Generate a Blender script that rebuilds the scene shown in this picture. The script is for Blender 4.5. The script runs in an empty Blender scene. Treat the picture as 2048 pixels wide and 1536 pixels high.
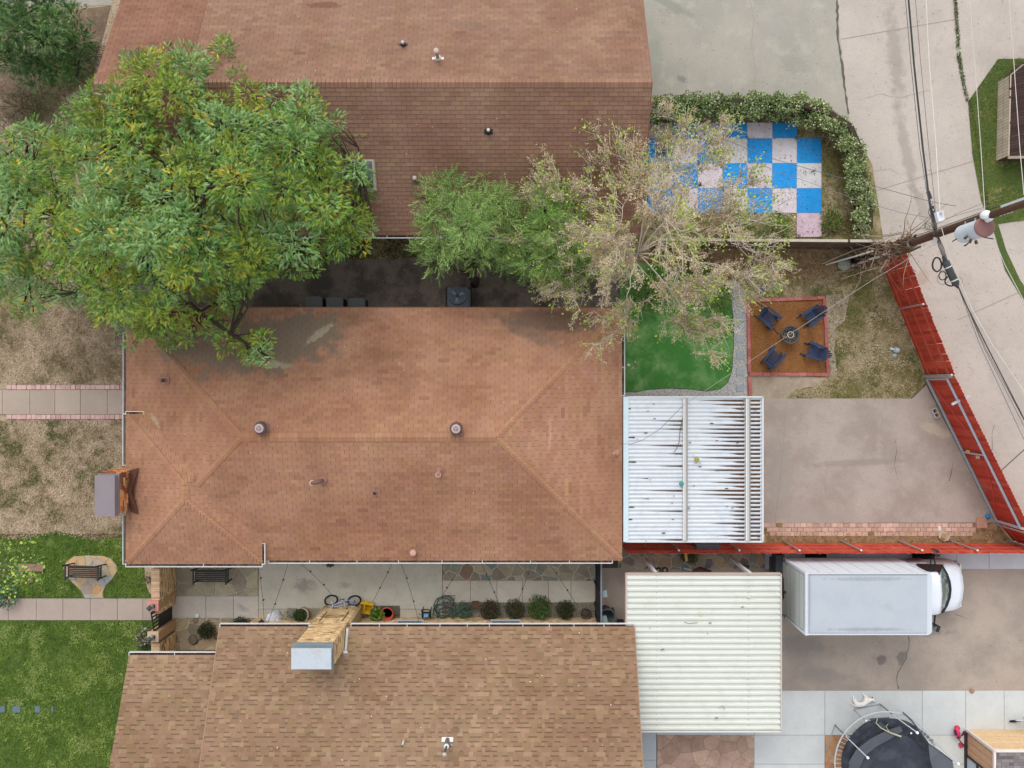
import bpy, math, random
import numpy as np
from mathutils import Vector, Matrix
R=random.Random(7); NR=np.random.RandomState(7)
SC=bpy.context.scene; COL=SC.collection
# ---------------------------------------------------------------- camera, sky, sun, exposure
H=31.16; F=1558.0                      # camera height (m), focal length in photo pixels
cam=bpy.data.cameras.new('camera'); cam.sensor_width=36; cam.lens=36*F/2048; cam.clip_end=1500; cam.clip_start=.1
co=bpy.data.objects.new('camera',cam); COL.objects.link(co); co.location=(0,0,H); co.rotation_euler=(0,0,0); SC.camera=co
W=bpy.data.worlds.new('World'); SC.world=W; W.use_nodes=True
nt=W.node_tree; bg=nt.nodes['Background']; sky=nt.nodes.new('ShaderNodeTexSky'); sky.sky_type='NISHITA'; sky.sun_disc=False
SUN_EL=math.radians(46); SUN_AZ=math.radians(346)   # azimuth clockwise from +Y: soft light from the upper left
sky.sun_elevation=SUN_EL; sky.sun_rotation=SUN_AZ; sky.dust_density=1.2; sky.air_density=1.0; sky.ozone_density=1
hs=nt.nodes.new('ShaderNodeHueSaturation'); hs.inputs['Saturation'].default_value=.16
nt.links.new(sky.outputs[0],hs.inputs['Color']); nt.links.new(hs.outputs[0],bg.inputs[0]); bg.inputs[1].default_value=.15
sl=bpy.data.lights.new('sun','SUN'); sl.energy=.62; sl.angle=math.radians(40); sl.color=(1,.955,.90)
so=bpy.data.objects.new('sun',sl); COL.objects.link(so); so.location=(-20,-20,40)
sd=Vector((math.sin(SUN_AZ)*math.cos(SUN_EL),math.cos(SUN_AZ)*math.cos(SUN_EL),math.sin(SUN_EL)))
so.rotation_euler=sd.to_track_quat('Z','Y').to_euler()
SC.view_settings.view_transform='Standard'; SC.view_settings.look='None'; SC.view_settings.gamma=1
SC.view_settings.use_curve_mapping=False; SC.view_settings.exposure=.98
# ---------------------------------------------------------------- helpers
def G(px,py,z=0.0): return Vector(((px-1024)*(H-z)/F, -(py-768)*(H-z)/F, z))
def GX(px,z=0.0): return (px-1024)*(H-z)/F
def GY(py,z=0.0): return -(py-768)*(H-z)/F
def S(r,g,b):
    f=lambda c:(c/255/12.92) if c/255<=.04045 else ((c/255+.055)/1.055)**2.4
    return (f(r),f(g),f(b))
WL={}
def tag(o,label=None,cat=None,group=None,kind=None):
    if label: o['label']=label
    if cat: o['category']=cat
    if group: o['group']=group
    if kind: o['kind']=kind
    return o
def thing(name,label,cat,loc=(0,0,0),group=None,rz=0):
    o=bpy.data.objects.new(name,None); COL.objects.link(o); o.location=loc; o.rotation_euler=(0,0,rz); o.empty_display_size=.2
    WL[o.name]=Vector(loc); tag(o,label,cat,group); return o
def link(name,me,mat,parent=None):
    o=bpy.data.objects.new(name,me); COL.objects.link(o)
    if mat is not None and not me.materials: me.materials.append(mat)
    if parent is not None: o.parent=parent; WL[o.name]=WL.get(parent.name,Vector((0,0,0)))
    else: WL[o.name]=Vector((0,0,0))
    return o
class MB:
    def __init__(s): s.v=[]; s.f=[]; s.t=[]
    def add(s,vs,fs,t=(1,1,1)):
        b=len(s.v); s.v+= [tuple(v) for v in vs]
        for f in fs: s.f.append(tuple(b+i for i in f)); s.t.append(t)
        return s
    def box(s,c,d,rz=0,t=(1,1,1),M=None):
        x,y,z=d[0]/2,d[1]/2,d[2]/2; ca,sa=math.cos(rz),math.sin(rz); vs=[]
        for k in (-z,z):
            for a,b in ((-x,-y),(x,-y),(x,y),(-x,y)): vs.append(Vector((c[0]+a*ca-b*sa,c[1]+a*sa+b*ca,c[2]+k)))
        if M: vs=[M@v for v in vs]
        return s.add(vs,[(3,2,1,0),(4,5,6,7),(0,1,5,4),(1,2,6,5),(2,3,7,6),(3,0,4,7)],t)
    def beam(s,a,b,w,h,t=(1,1,1),up=(0,0,1)):
        a=Vector(a); b=Vector(b); d=(b-a).normalized(); u=Vector(up)
        if abs(d.dot(u))>.98: u=Vector((1,0,0))
        x=d.cross(u).normalized()*w/2; y=x.normalized().cross(d)*h/2
        vs=[a-x-y,a+x-y,a+x+y,a-x+y,b-x-y,b+x-y,b+x+y,b-x+y]
        return s.add(vs,[(3,2,1,0),(4,5,6,7),(0,1,5,4),(1,2,6,5),(2,3,7,6),(3,0,4,7)],t)
    def tube(s,pts,r,n=6,t=(1,1,1),closed=False):
        pts=[Vector(p) for p in pts]; m=len(pts); rs=r if isinstance(r,(list,tuple)) else [r]*m
        if m<2: return s
        vs=[]; ref=None
        for i,p in enumerate(pts):
            if closed: d=pts[(i+1)%m]-pts[i-1]
            else: d=pts[min(i+1,m-1)]-pts[max(i-1,0)]
            if d.length<1e-9: d=Vector((0,0,1))
            d.normalize()
            if ref is None: ref=Vector((0,0,1)) if abs(d.z)<.9 else Vector((1,0,0))
            x=ref-d*ref.dot(d)
            if x.length<1e-6: x=Vector((1,0,0))-d*d.x
            x.normalize(); ref=x; y=d.cross(x)
            for k in range(n):
                a=2*math.pi*k/n; vs.append(p+(x*math.cos(a)+y*math.sin(a))*rs[i])
        fs=[]
        for i in range(m if closed else m-1):
            j=(i+1)%m
            for k in range(n):
                l=(k+1)%n; fs.append((i*n+k,i*n+l,j*n+l,j*n+k))
        if not closed: fs+= [tuple(range(n-1,-1,-1)),tuple((m-1)*n+k for k in range(n))]
        return s.add(vs,fs,t)
    def lathe(s,prof,c=(0,0,0),n=16,t=(1,1,1),M=None):
        vs=[];m=len(prof)
        for r,z in prof:
            for k in range(n):
                a=2*math.pi*k/n; vs.append(Vector((c[0]+r*math.cos(a),c[1]+r*math.sin(a),c[2]+z)))
        if M: vs=[M@v for v in vs]
        fs=[(i*n+k,i*n+(k+1)%n,(i+1)*n+(k+1)%n,(i+1)*n+k) for i in range(m-1) for k in range(n)]
        if prof[0][0]>1e-4: fs.append(tuple(range(n-1,-1,-1)))
        if prof[-1][0]>1e-4: fs.append(tuple((m-1)*n+k for k in range(n)))
        return s.add(vs,fs,t)
    def prism(s,poly,z0,z1,t=(1,1,1),ins=0.0):
        n=len(poly); A=sum(poly[i][0]*poly[(i+1)%n][1]-poly[(i+1)%n][0]*poly[i][1] for i in range(n))
        if A<0: poly=poly[::-1]
        c=[sum(p[0] for p in poly)/n,sum(p[1] for p in poly)/n]
        tp=[(c[0]+(p[0]-c[0])*(1-ins),c[1]+(p[1]-c[1])*(1-ins)) for p in poly]
        vs=[(p[0],p[1],z0) for p in poly]+[(p[0],p[1],z1) for p in tp]
        return s.add(vs,[tuple(range(n-1,-1,-1)),tuple(range(n,2*n))]+[(i,(i+1)%n,n+(i+1)%n,n+i) for i in range(n)],t)
    def mesh(s,name,off=Vector((0,0,0)),smooth=False):
        me=bpy.data.meshes.new(name); me.from_pydata([(v[0]-off[0],v[1]-off[1],v[2]-off[2]) for v in s.v],[],s.f)
        at=me.attributes.new('tint','FLOAT_COLOR','FACE'); a=np.ones((len(s.f),4),np.float32)
        if s.t: a[:,:3]=np.array(s.t,np.float32)
        at.data.foreach_set('color',a.ravel())
        if smooth: me.polygons.foreach_set('use_smooth',[True]*len(s.f))
        me.update(); return me
    def build(s,name,mat,parent=None,smooth=False):
        off=WL.get(parent.name,Vector((0,0,0))) if parent is not None else Vector((0,0,0))
        return link(name,s.mesh(name,off,smooth),mat,parent)
def np_mesh(name,V,Fc,T,mat,parent=None,smooth=False):
    me=bpy.data.meshes.new(name); off=np.array(WL.get(parent.name,(0,0,0)) if parent is not None else (0,0,0),np.float32)
    V=(V-off).astype(np.float32); k=Fc.shape[1]; nf=len(Fc)
    me.vertices.add(len(V)); me.vertices.foreach_set('co',V.ravel())
    me.loops.add(nf*k); me.loops.foreach_set('vertex_index',Fc.astype(np.int32).ravel())
    me.polygons.add(nf); me.polygons.foreach_set('loop_start',np.arange(0,nf*k,k,dtype=np.int32))
    me.update(calc_edges=True)
    at=me.attributes.new('tint','FLOAT_COLOR','FACE'); a=np.ones((nf,4),np.float32); a[:,:3]=T
    at.data.foreach_set('color',a.ravel())
    return link(name,me,mat,parent)
def tmul(f,c): return tuple(q*f for q in c)
def scl(cols,f,mixm=1.0):
    m=[sum(c[i] for c in cols)/len(cols) for i in range(3)]
    return [tuple((m[i]+(c[i]-m[i])*mixm)*f[i] for i in range(3)) for c in cols]
# ---------------------------------------------------------------- materials
MATS={}
def mat(name,base,var=(),rough=.85,bump=None,tint=False,metal=0,spec=.3,stains=(),trans=None):
    m=bpy.data.materials.new(name); m.use_nodes=True; N=m.node_tree.nodes; L=m.node_tree.links; P=N['Principled BSDF']; MATS[name]=m
    P.inputs['Roughness'].default_value=rough; P.inputs['Metallic'].default_value=metal; P.inputs['Specular IOR Level'].default_value=spec
    geo=N.new('ShaderNodeNewGeometry'); pos=geo.outputs['Position']
    rgb=N.new('ShaderNodeRGB'); rgb.outputs[0].default_value=(*base,1); cur=rgb.outputs[0]
    def mix(a,b,fac,mode='MIX'):
        x=N.new('ShaderNodeMix'); x.data_type='RGBA'; x.blend_type=mode
        for s_,v in ((x.inputs[0],fac),(x.inputs[6],a),(x.inputs[7],b)):
            if isinstance(v,(int,float)): s_.default_value=v
            elif isinstance(v,tuple): s_.default_value=(*v,1)
            else: L.new(v,s_)
        return x.outputs[2]
    if tint:
        at=N.new('ShaderNodeAttribute'); at.attribute_name='tint'; cur=mix(cur,at.outputs['Color'],1.0,'MULTIPLY')
    def noise(scale,detail=5,st=None,rgh=.6):
        n=N.new('ShaderNodeTexNoise'); n.inputs['Scale'].default_value=scale; n.inputs['Detail'].default_value=detail; n.inputs['Roughness'].default_value=rgh
        if st:
            mp=N.new('ShaderNodeMapping'); mp.inputs['Scale'].default_value=st[:3]
            if len(st)>3: mp.inputs['Rotation'].default_value=(0,0,st[3])
            L.new(pos,mp.inputs[0]); L.new(mp.outputs[0],n.inputs['Vector'])
        else: L.new(pos,n.inputs['Vector'])
        return n.outputs['Fac']
    def rng(x,a,b,c=0,d=1):
        r=N.new('ShaderNodeMapRange'); r.interpolation_type='SMOOTHSTEP'; L.new(x,r.inputs[0])
        for i,v in enumerate((a,b,c,d)): r.inputs[i+1].default_value=v
        return r.outputs[0]
    for v in var:
        sc_,c,lo,hi=v[:4]; amt=v[4] if len(v)>4 else 1.0; mode=v[5] if len(v)>5 else 'MIX'; st=v[6] if len(v)>6 else None
        cur=mix(cur,tuple(c),rng(noise(sc_,6,st),lo,hi,0,amt),mode)
    for s_ in stains:
        cx,cy,rx,ry,ang,c,amt=s_[:7]; mode=s_[7] if len(s_)>7 else 'MIX'; soft=s_[8] if len(s_)>8 else .5; ns=s_[9] if len(s_)>9 else 3
        mp=N.new('ShaderNodeMapping'); mp.vector_type='TEXTURE'; mp.inputs['Location'].default_value=(cx,cy,0); mp.inputs['Rotation'].default_value=(0,0,ang)
        mp.inputs['Scale'].default_value=(rx,ry,1e4); L.new(pos,mp.inputs[0])
        ln=N.new('ShaderNodeVectorMath'); ln.operation='LENGTH'; L.new(mp.outputs[0],ln.inputs[0])
        ad=N.new('ShaderNodeMath'); ad.operation='MULTIPLY_ADD'; L.new(noise(ns,6),ad.inputs[0]); ad.inputs[1].default_value=-1.6; L.new(ln.outputs['Value'],ad.inputs[2])
        cur=mix(cur,tuple(c),rng(ad.outputs[0],.2-soft*.1,.2-soft,0,amt),mode)
    L.new(cur,P.inputs['Base Color'])
    if trans:
        P.inputs['Subsurface Weight'].default_value=0
        tr=N.new('ShaderNodeBsdfTranslucent'); L.new(cur,tr.inputs['Color']); ms=N.new('ShaderNodeMixShader'); ms.inputs[0].default_value=trans
        L.new(P.outputs[0],ms.inputs[1]); L.new(tr.outputs[0],ms.inputs[2]); L.new(ms.outputs[0],N['Material Output'].inputs['Surface'])
    if bump:
        b=N.new('ShaderNodeBump'); b.inputs['Strength'].default_value=bump[1]; b.inputs['Distance'].default_value=bump[2] if len(bump)>2 else .02
        L.new(noise(bump[0],4),b.inputs['Height']); L.new(b.outputs[0],P.inputs['Normal'])
    return m
def st(px,py,rx,ry,deg,c,a,*r): # stain given in photo pixels at ground level
    p=G(px,py); return (p.x,p.y,rx/50,ry/50,math.radians(-deg),c,a)+tuple(r)
DK=(.55,.52,.5)
alley_m=mat('alley_concrete',S(184,173,163),[(.35,S(172,162,152),.35,.65,.8),(2.2,S(160,149,139),.5,.75,.4),(26,(.72,.72,.72),.45,.68,.6,'MULTIPLY'),(1.2,S(188,177,163),.55,.75,.5)],bump=(60,.15),
  stains=[st(1790,110,22,150,-6,S(144,136,129),.7,'MIX',.7),st(1812,300,17,170,-12,S(144,136,129),.65,'MIX',.7),st(1850,430,14,90,-20,S(146,138,130),.55),
  st(2010,760,30,250,-27,S(160,150,142),.5),st(1990,120,50,25,10,S(160,152,145),.4),st(1930,560,20,30,10,S(165,152,142),.5),st(1845,555,16,22,20,S(150,125,105),.4,'MIX',.5,12)])
drive_m=mat('driveway_concrete',S(164,158,146),[(.5,S(153,149,138),.35,.65,.9),(1.6,S(172,169,154),.5,.7,.6),(4,S(150,148,140),.58,.8,.5),(26,(.72,.72,.72),.45,.68,.6,'MULTIPLY')],bump=(60,.15),
  stains=[st(1364,158,13,8,20,S(125,120,112),.8,'MIX',.5,10),st(1590,130,40,22,20,S(140,137,128),.5,'MIX',.5,8),st(1345,12,60,12,25,S(120,125,112),.5),st(1555,60,60,22,0,S(150,148,140),.5),st(1310,110,20,60,0,S(140,143,130),.5)])
pad_m=mat('pad_concrete',S(172,159,149),[(.6,S(152,139,129),.35,.65,.9),(2.0,S(176,161,148),.5,.72,.6),(5,S(150,138,128),.6,.8,.4),(26,(.72,.72,.72),.45,.68,.6,'MULTIPLY')],bump=(60,.15),
  stains=[st(1720,925,130,9,-3,S(140,129,120),.6,'MIX',.5,4),st(1560,960,35,120,0,S(150,142,133),.6),st(1620,1030,120,25,0,S(155,145,137),.6),st(1870,860,40,14,20,S(190,174,150),.5)])
sdrive_m=mat('brown_driveway_concrete',S(172,157,144),[(.55,S(146,135,125),.35,.65,.9),(1.7,S(163,150,138),.5,.72,.7),(5,S(130,119,110),.58,.8,.5),(26,(.72,.72,.72),.45,.68,.6,'MULTIPLY')],bump=(60,.15),
  stains=[st(1763,1320,14,13,0,S(112,103,98),.85,'MIX',.5,6),st(1802,1315,12,18,15,S(112,103,98),.8,'MIX',.5,6),st(1600,1290,60,25,0,S(138,131,125),.6),st(1640,1350,70,20,5,S(134,127,122),.5),st(1800,1265,140,10,0,S(118,110,104),.5)])  # last entry: the truck's contact shade painted on the driveway
slab_m=mat('pale_slab_concrete',(1,1,1),[(1.2,(.90,.90,.90),.35,.65,.8,'MULTIPLY'),(6,(.85,.85,.85),.5,.75,.4,'MULTIPLY'),(30,(.86,.86,.86),.4,.7,.4,'MULTIPLY')],tint=True,bump=(60,.12))
court_m=mat('courtyard_concrete',(1.38,1.37,1.36),[(1.1,(.86,.86,.85),.35,.65,.9,'MULTIPLY'),(4,(.84,.83,.82),.5,.75,.6,'MULTIPLY'),(30,(.84,.84,.84),.4,.7,.4,'MULTIPLY')],tint=True,bump=(60,.15),
  stains=[st(610,1172,30,24,0,S(128,126,120),.6,'MIX',.9,4),st(690,1170,22,12,0,S(135,133,127),.5,'MIX',.9,5),st(485,1215,22,10,30,S(130,126,122),.5,'MIX',.9,5),st(370,1170,18,20,0,S(95,92,90),.55,'MIX',.5,6)])
stone_m=mat('flagstone',(1.18,1.18,1.18),[(3,(.78,.76,.74),.35,.7,.8,'MULTIPLY'),(14,(.75,.75,.75),.45,.7,.6,'MULTIPLY')],tint=True,bump=(25,.4))
mortar_m=mat('mortar',S(206,198,182),[(5,S(150,143,128),.4,.7,.8)],bump=(50,.3))
tanpave_m=mat('stamped_concrete',(1,1,1),[(2,(.78,.75,.72),.35,.65,.9,'MULTIPLY'),(12,(.8,.78,.76),.4,.7,.6,'MULTIPLY')],tint=True,bump=(20,.4))
brick_m=mat('paver_brick',(1,1,1),[(6,(.82,.8,.78),.4,.7,.7,'MULTIPLY'),(40,(.8,.8,.8),.4,.7,.5,'MULTIPLY')],tint=True,bump=(50,.3))
soil_m=mat('soil',S(128,106,86),[(.8,S(105,88,72),.4,.65,.8),(3,S(150,128,104),.5,.7,.7),(14,(.6,.6,.6),.45,.7,.7,'MULTIPLY')],bump=(30,.6,.04))
dirt_m=mat('pale_dirt',S(168,152,132),[(1.2,S(146,130,110),.4,.65,.8),(5,S(180,165,145),.5,.7,.6),(20,(.7,.7,.7),.45,.7,.6,'MULTIPLY')],bump=(30,.5,.03))
leafsoil_m=mat('leafy_soil',S(158,132,98),[(5,S(125,98,70),.4,.65,.9),(25,(.55,.5,.45),.48,.65,.8,'MULTIPLY')],bump=(40,.8,.04))
dark_m=mat('side_yard_soil',S(128,116,105),[(1.1,S(88,80,73),.42,.6,.95),(5,S(104,94,82),.5,.7,.5),(20,(.55,.55,.55),.45,.7,.6,'MULTIPLY')],rough=.8,bump=(30,.5,.03))  # brown soil with darker mottling for the side yard
drylawn_m=mat('dry_lawn',S(186,166,142),[(.45,S(166,148,120),.4,.65,.8),(1.6,S(128,120,80),.60,.72,.6),(6,S(96,98,54),.66,.74,.8),(14,S(136,112,92),.5,.68,.7),(22,(.5,.47,.43),.45,.62,.8,'MULTIPLY')],bump=(35,.8,.04),
  stains=[st(60,180,120,110,0,S(112,92,76),.85,'MIX',.6,2),st(90,210,50,40,0,S(84,88,52),.6,'MIX',.5,3)])
lawn_m=mat('green_lawn',S(86,110,42),[(.5,S(112,130,56),.42,.62,.85),(2.4,S(56,80,30),.5,.7,.8),(8,S(118,134,72),.56,.72,.7),(16,(.45,.5,.4),.45,.62,.8,'MULTIPLY'),(40,(.5,.55,.45),.45,.65,.6,'MULTIPLY')],bump=(40,.8,.04))
ylawn_m=mat('patchy_yard_grass',S(126,116,72),[(.9,S(176,156,124),.44,.60,.9),(1.1,S(72,84,40),.52,.66,.8,'MIX',(1,1,1,.8)),(5,S(84,92,46),.52,.7,.7),(11,S(198,184,164),.58,.70,.8),(28,(.55,.55,.5),.45,.65,.7,'MULTIPLY')],bump=(35,.8,.04))
verge_m=mat('verge_grass',S(84,98,44),[(.8,S(72,92,38),.42,.62,.9),(1.5,S(150,138,84),.55,.7,.8),(8,S(120,118,66),.55,.72,.5),(30,(.55,.55,.5),.45,.65,.7,'MULTIPLY')],bump=(35,.8,.04))
turf_m=mat('artificial_turf',S(62,122,48),[(1.1,S(124,162,98),.42,.66,.85),(.9,S(50,118,42),.42,.65,.35,'MIX',(1,1,1,1.1)),(14,S(76,140,58),.55,.7,.5),(9,S(60,112,46),.5,.7,.5),(60,(.7,.75,.7),.4,.7,.5,'MULTIPLY')],rough=.7,bump=(90,.5,.02))
mulch_m=mat('tan_mulch',S(162,112,66),[(2,S(150,96,50),.4,.65,.7),(20,(.55,.5,.45),.46,.62,.8,'MULTIPLY'),(45,S(190,140,90),.6,.75,.7)],bump=(45,1,.05))
gravel_m=mat('grey_gravel',S(198,196,190),[(18,S(125,122,118),.45,.62,.8),(40,S(215,213,208),.55,.7,.7)],bump=(35,1,.05))
def shmat(name,stains=(),**k): return mat(name,(1,1,1),[(.45,(.84,.80,.78),.38,.62,.8,'MULTIPLY'),(.8,(1.0,.95,.95),.45,.62,.7,'MULTIPLY'),(1.1,(.96,1.0,.91),.5,.65,.7,'MULTIPLY'),(3.0,(.84,.83,.84),.52,.72,.45,'MULTIPLY'),(.25,(.90,.86,.84),.4,.6,.8,'MULTIPLY'),(45,(.80,.80,.80),.4,.7,.5,'MULTIPLY')],tint=True,rough=.95,spec=.12,bump=(120,.35,.01),stains=stains)
def rs(px,py,z,rx,ry,deg,c,a,*r):
    p=G(px,py,z); return (p.x,p.y,rx/54,ry/54,math.radians(-deg),c,a)+tuple(r)
GRY=S(124,108,92)
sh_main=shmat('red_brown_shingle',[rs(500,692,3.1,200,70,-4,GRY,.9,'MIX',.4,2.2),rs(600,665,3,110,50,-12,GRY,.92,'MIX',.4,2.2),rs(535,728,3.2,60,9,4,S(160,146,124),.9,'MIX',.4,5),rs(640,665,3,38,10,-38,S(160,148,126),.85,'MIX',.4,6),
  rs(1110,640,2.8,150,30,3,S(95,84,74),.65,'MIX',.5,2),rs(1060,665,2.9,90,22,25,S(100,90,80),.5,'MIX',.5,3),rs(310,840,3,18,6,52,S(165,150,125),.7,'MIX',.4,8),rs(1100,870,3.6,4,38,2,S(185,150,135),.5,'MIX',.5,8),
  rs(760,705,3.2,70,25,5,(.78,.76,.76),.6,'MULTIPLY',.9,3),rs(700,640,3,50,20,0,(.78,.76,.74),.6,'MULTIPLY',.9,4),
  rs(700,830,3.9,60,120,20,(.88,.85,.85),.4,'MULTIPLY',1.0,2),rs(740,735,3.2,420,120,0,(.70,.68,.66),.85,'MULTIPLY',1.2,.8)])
sh_top=shmat('brown_shingle',[rs(930,45,4,60,14,10,S(120,98,84),.5,'MIX',.5,3),rs(650,5,3.5,45,10,0,S(105,70,60),.7,'MIX',.5,3),rs(1245,62,4,18,5,0,S(105,90,85),.6,'MIX',.5,8)])
sh_low=shmat('tan_laminated_shingle')
sh_gray=shmat('grey_shingle')
under_m=mat('shingle_underlay',S(96,66,54))
trim_m=mat('white_trim',S(205,205,205),[(8,(.8,.8,.78),.5,.75,.6,'MULTIPLY')],rough=.5)
gutin_m=mat('gutter_inside',S(120,112,105),[(6,S(50,42,38),.38,.6,.95)],rough=.8)
wall_m=mat('plaster_wall',S(190,178,160),[(4,(.85,.85,.85),.4,.7,.6,'MULTIPLY')])
bk_m=mat('sandy_brick',(1,1,1),[(9,(.85,.82,.78),.45,.7,.7,'MULTIPLY'),(60,(.7,.7,.7),.45,.7,.5,'MULTIPLY')],tint=True,bump=(50,.5))
bmort_m=mat('brick_mortar',S(150,132,104),[(10,(.7,.7,.7),.4,.7,.7,'MULTIPLY')])
tinted=mat('painted',(1,1,1),[(7,(.88,.88,.88),.4,.7,.6,'MULTIPLY')],tint=True,rough=.55)
matte=mat('matte_painted',(1,1,1),[(9,(.8,.8,.8),.4,.7,.7,'MULTIPLY'),(50,(.85,.85,.85),.4,.7,.5,'MULTIPLY')],tint=True,rough=.9,spec=.2)
metal_m=mat('galvanised_metal',S(165,168,175),[(12,(.75,.75,.75),.4,.7,.7,'MULTIPLY')],rough=.45,metal=.3)
black_m=mat('black_metal',S(44,44,47),[(15,(.7,.7,.7),.4,.7,.6,'MULTIPLY')],rough=.5)
rubber_m=mat('black_rubber',S(30,30,32),rough=.85)
red_m=mat('red_stained_wood',(1,1,1),[(1.2,S(206,128,104),.5,.72,.38),(7,S(196,130,108),.60,.72,.45,'MIX',(1,1,.15)),(3,(.85,.8,.8),.4,.65,.7,'MULTIPLY'),(30,(.75,.72,.7),.45,.7,.6,'MULTIPLY',(1,1,.1))],tint=True,rough=.75,bump=(60,.3))
wood_m=mat('weathered_wood',S(100,82,68),[(3,(.6,.58,.55),.4,.65,.8,'MULTIPLY'),(25,(.65,.65,.65),.45,.7,.7,'MULTIPLY',(1,1,.1))],rough=.9,bump=(60,.4))
bark_m=mat('bark',S(112,98,84),[(6,(.6,.58,.55),.4,.65,.8,'MULTIPLY'),(30,(.7,.7,.7),.4,.7,.7,'MULTIPLY')],rough=.95,bump=(40,.8,.03))
darkbark_m=mat('dark_bark',S(66,54,44),[(6,(.6,.58,.55),.4,.65,.8,'MULTIPLY')],rough=.95,bump=(40,.8,.03))
leaf_m=mat('leaf',(1,1,1),tint=True,rough=.55,spec=.4,trans=.12)
dryleaf_m=mat('dry_leaf',(1,1,1),tint=True,rough=.9,trans=.2)
blade_m=mat('grass_blade',(1,1,1),tint=True,rough=.75,spec=.2)
foam_m=mat('foam_tile',(1,1,1),[(2.2,(.88,.86,.88),.45,.65,.8,'MULTIPLY'),(9,(.72,.70,.70),.60,.72,.55,'MULTIPLY'),(40,(.8,.8,.8),.5,.7,.3,'MULTIPLY')],tint=True,rough=.8,bump=(80,.2))
alu_m=mat('white_corrugated_aluminium',S(202,206,210),[(3,(.86,.87,.9),.45,.7,.7,'MULTIPLY'),(9,(.72,.7,.68),.62,.74,.7,'MULTIPLY',(.5,6,1))],rough=.35,metal=.15)
cream_m=mat('cream_corrugated_steel',S(203,205,196),[(2,(.9,.9,.89),.45,.7,.7,'MULTIPLY'),(7,(.84,.83,.8),.6,.74,.6,'MULTIPLY',(.5,4,1))],rough=.45)
grime_m=mat('leaf_grime',S(96,76,62),[(8,S(64,50,42),.4,.65,.9),(30,S(150,130,108),.6,.75,.6)],rough=.95,bump=(50,.5,.02))
truck_m=mat('white_truck_paint',S(214,219,226),[(1.5,(.92,.93,.94),.45,.7,.7,'MULTIPLY'),(6,(.86,.86,.87),.6,.76,.5,'MULTIPLY',(1,3,1))],rough=.35,spec=.5)
truckroof_m=mat('toned_truck_roof',S(170,176,183),[(1.5,(.92,.93,.94),.4,.7,.8,'MULTIPLY'),(5,(.84,.84,.85),.6,.76,.6,'MULTIPLY')],rough=.5,  # roof darker than the sides: their brighter light is put into the paint tones
   stains=[(13.4,-7.95,.5,.3,0,(.88,.88,.88),.5,'MULTIPLY',.9,3),(12.7,-6.95,2.0,.10,0,(.72,.72,.7),.7,'MULTIPLY',.6,9),(12.7,-8.75,2.0,.09,0,(.7,.7,.68),.8,'MULTIPLY',.6,9),(10.6,-7.6,.1,1.4,0,(.8,.8,.8),.6,'MULTIPLY',.5,5)])
glass_m=mat('tinted_glass',S(70,86,80),[(3,S(120,138,128),.45,.65,.6)],rough=.08,spec=.9)
navy_m=mat('navy_resin',S(46,58,84),[(6,(.8,.8,.8),.4,.7,.5,'MULTIPLY')],rough=.5)
mesh_m=mat('trampoline_fabric',S(52,56,66),[(1.6,S(70,74,84),.45,.65,.8),(8,(.85,.85,.85),.4,.7,.6,'MULTIPLY')],rough=.8)
# ---------------------------------------------------------------- setting: ground sheets
def W2(p,z=0): v=G(p[0],p[1],z); return (v.x,v.y)
def sheet(name,pts,z,m,kind='structure',world=False,sub=None):
    P=[p if world else W2(p) for p in pts]
    mb=MB(); n=len(P); A=sum(P[i][0]*P[(i+1)%n][1]-P[(i+1)%n][0]*P[i][1] for i in range(n))
    if A<0: P=P[::-1]
    mb.add([(p[0],p[1],z) for p in P],[tuple(range(n))]); o=mb.build(name,m); tag(o,kind=kind); return o
def rect(x0,y0,x1,y1): return [(x0,y0),(x1,y0),(x1,y1),(x0,y1)]
def clip(sub,clp):  # Sutherland-Hodgman, clp convex ccw
    out=sub
    n=len(clp)
    for i in range(n):
        a=clp[i]; b=clp[(i+1)%n]; inp=out; out=[]
        if not inp: return []
        def side(p): return (b[0]-a[0])*(p[1]-a[1])-(b[1]-a[1])*(p[0]-a[0])
        for j in range(len(inp)):
            p=inp[j]; q=inp[(j+1)%len(inp)]; sp=side(p); sq=side(q)
            if sp>=0: out.append(p)
            if (sp>0 and sq<0) or (sp<0 and sq>0):
                t=sp/(sp-sq); out.append((p[0]+(q[0]-p[0])*t,p[1]+(q[1]-p[1])*t))
    return out
def parea(P): return abs(sum(P[i][0]*P[(i+1)%len(P)][1]-P[(i+1)%len(P)][0]*P[i][1] for i in range(len(P))))/2
def inpoly(x,y,P):
    c=False; j=len(P)-1
    for i in range(len(P)):
        if (P[i][1]>y)!=(P[j][1]>y) and x<(P[j][0]-P[i][0])*(y-P[i][1])/(P[j][1]-P[i][1])+P[i][0]: c=not c
        j=i
    return c
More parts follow.
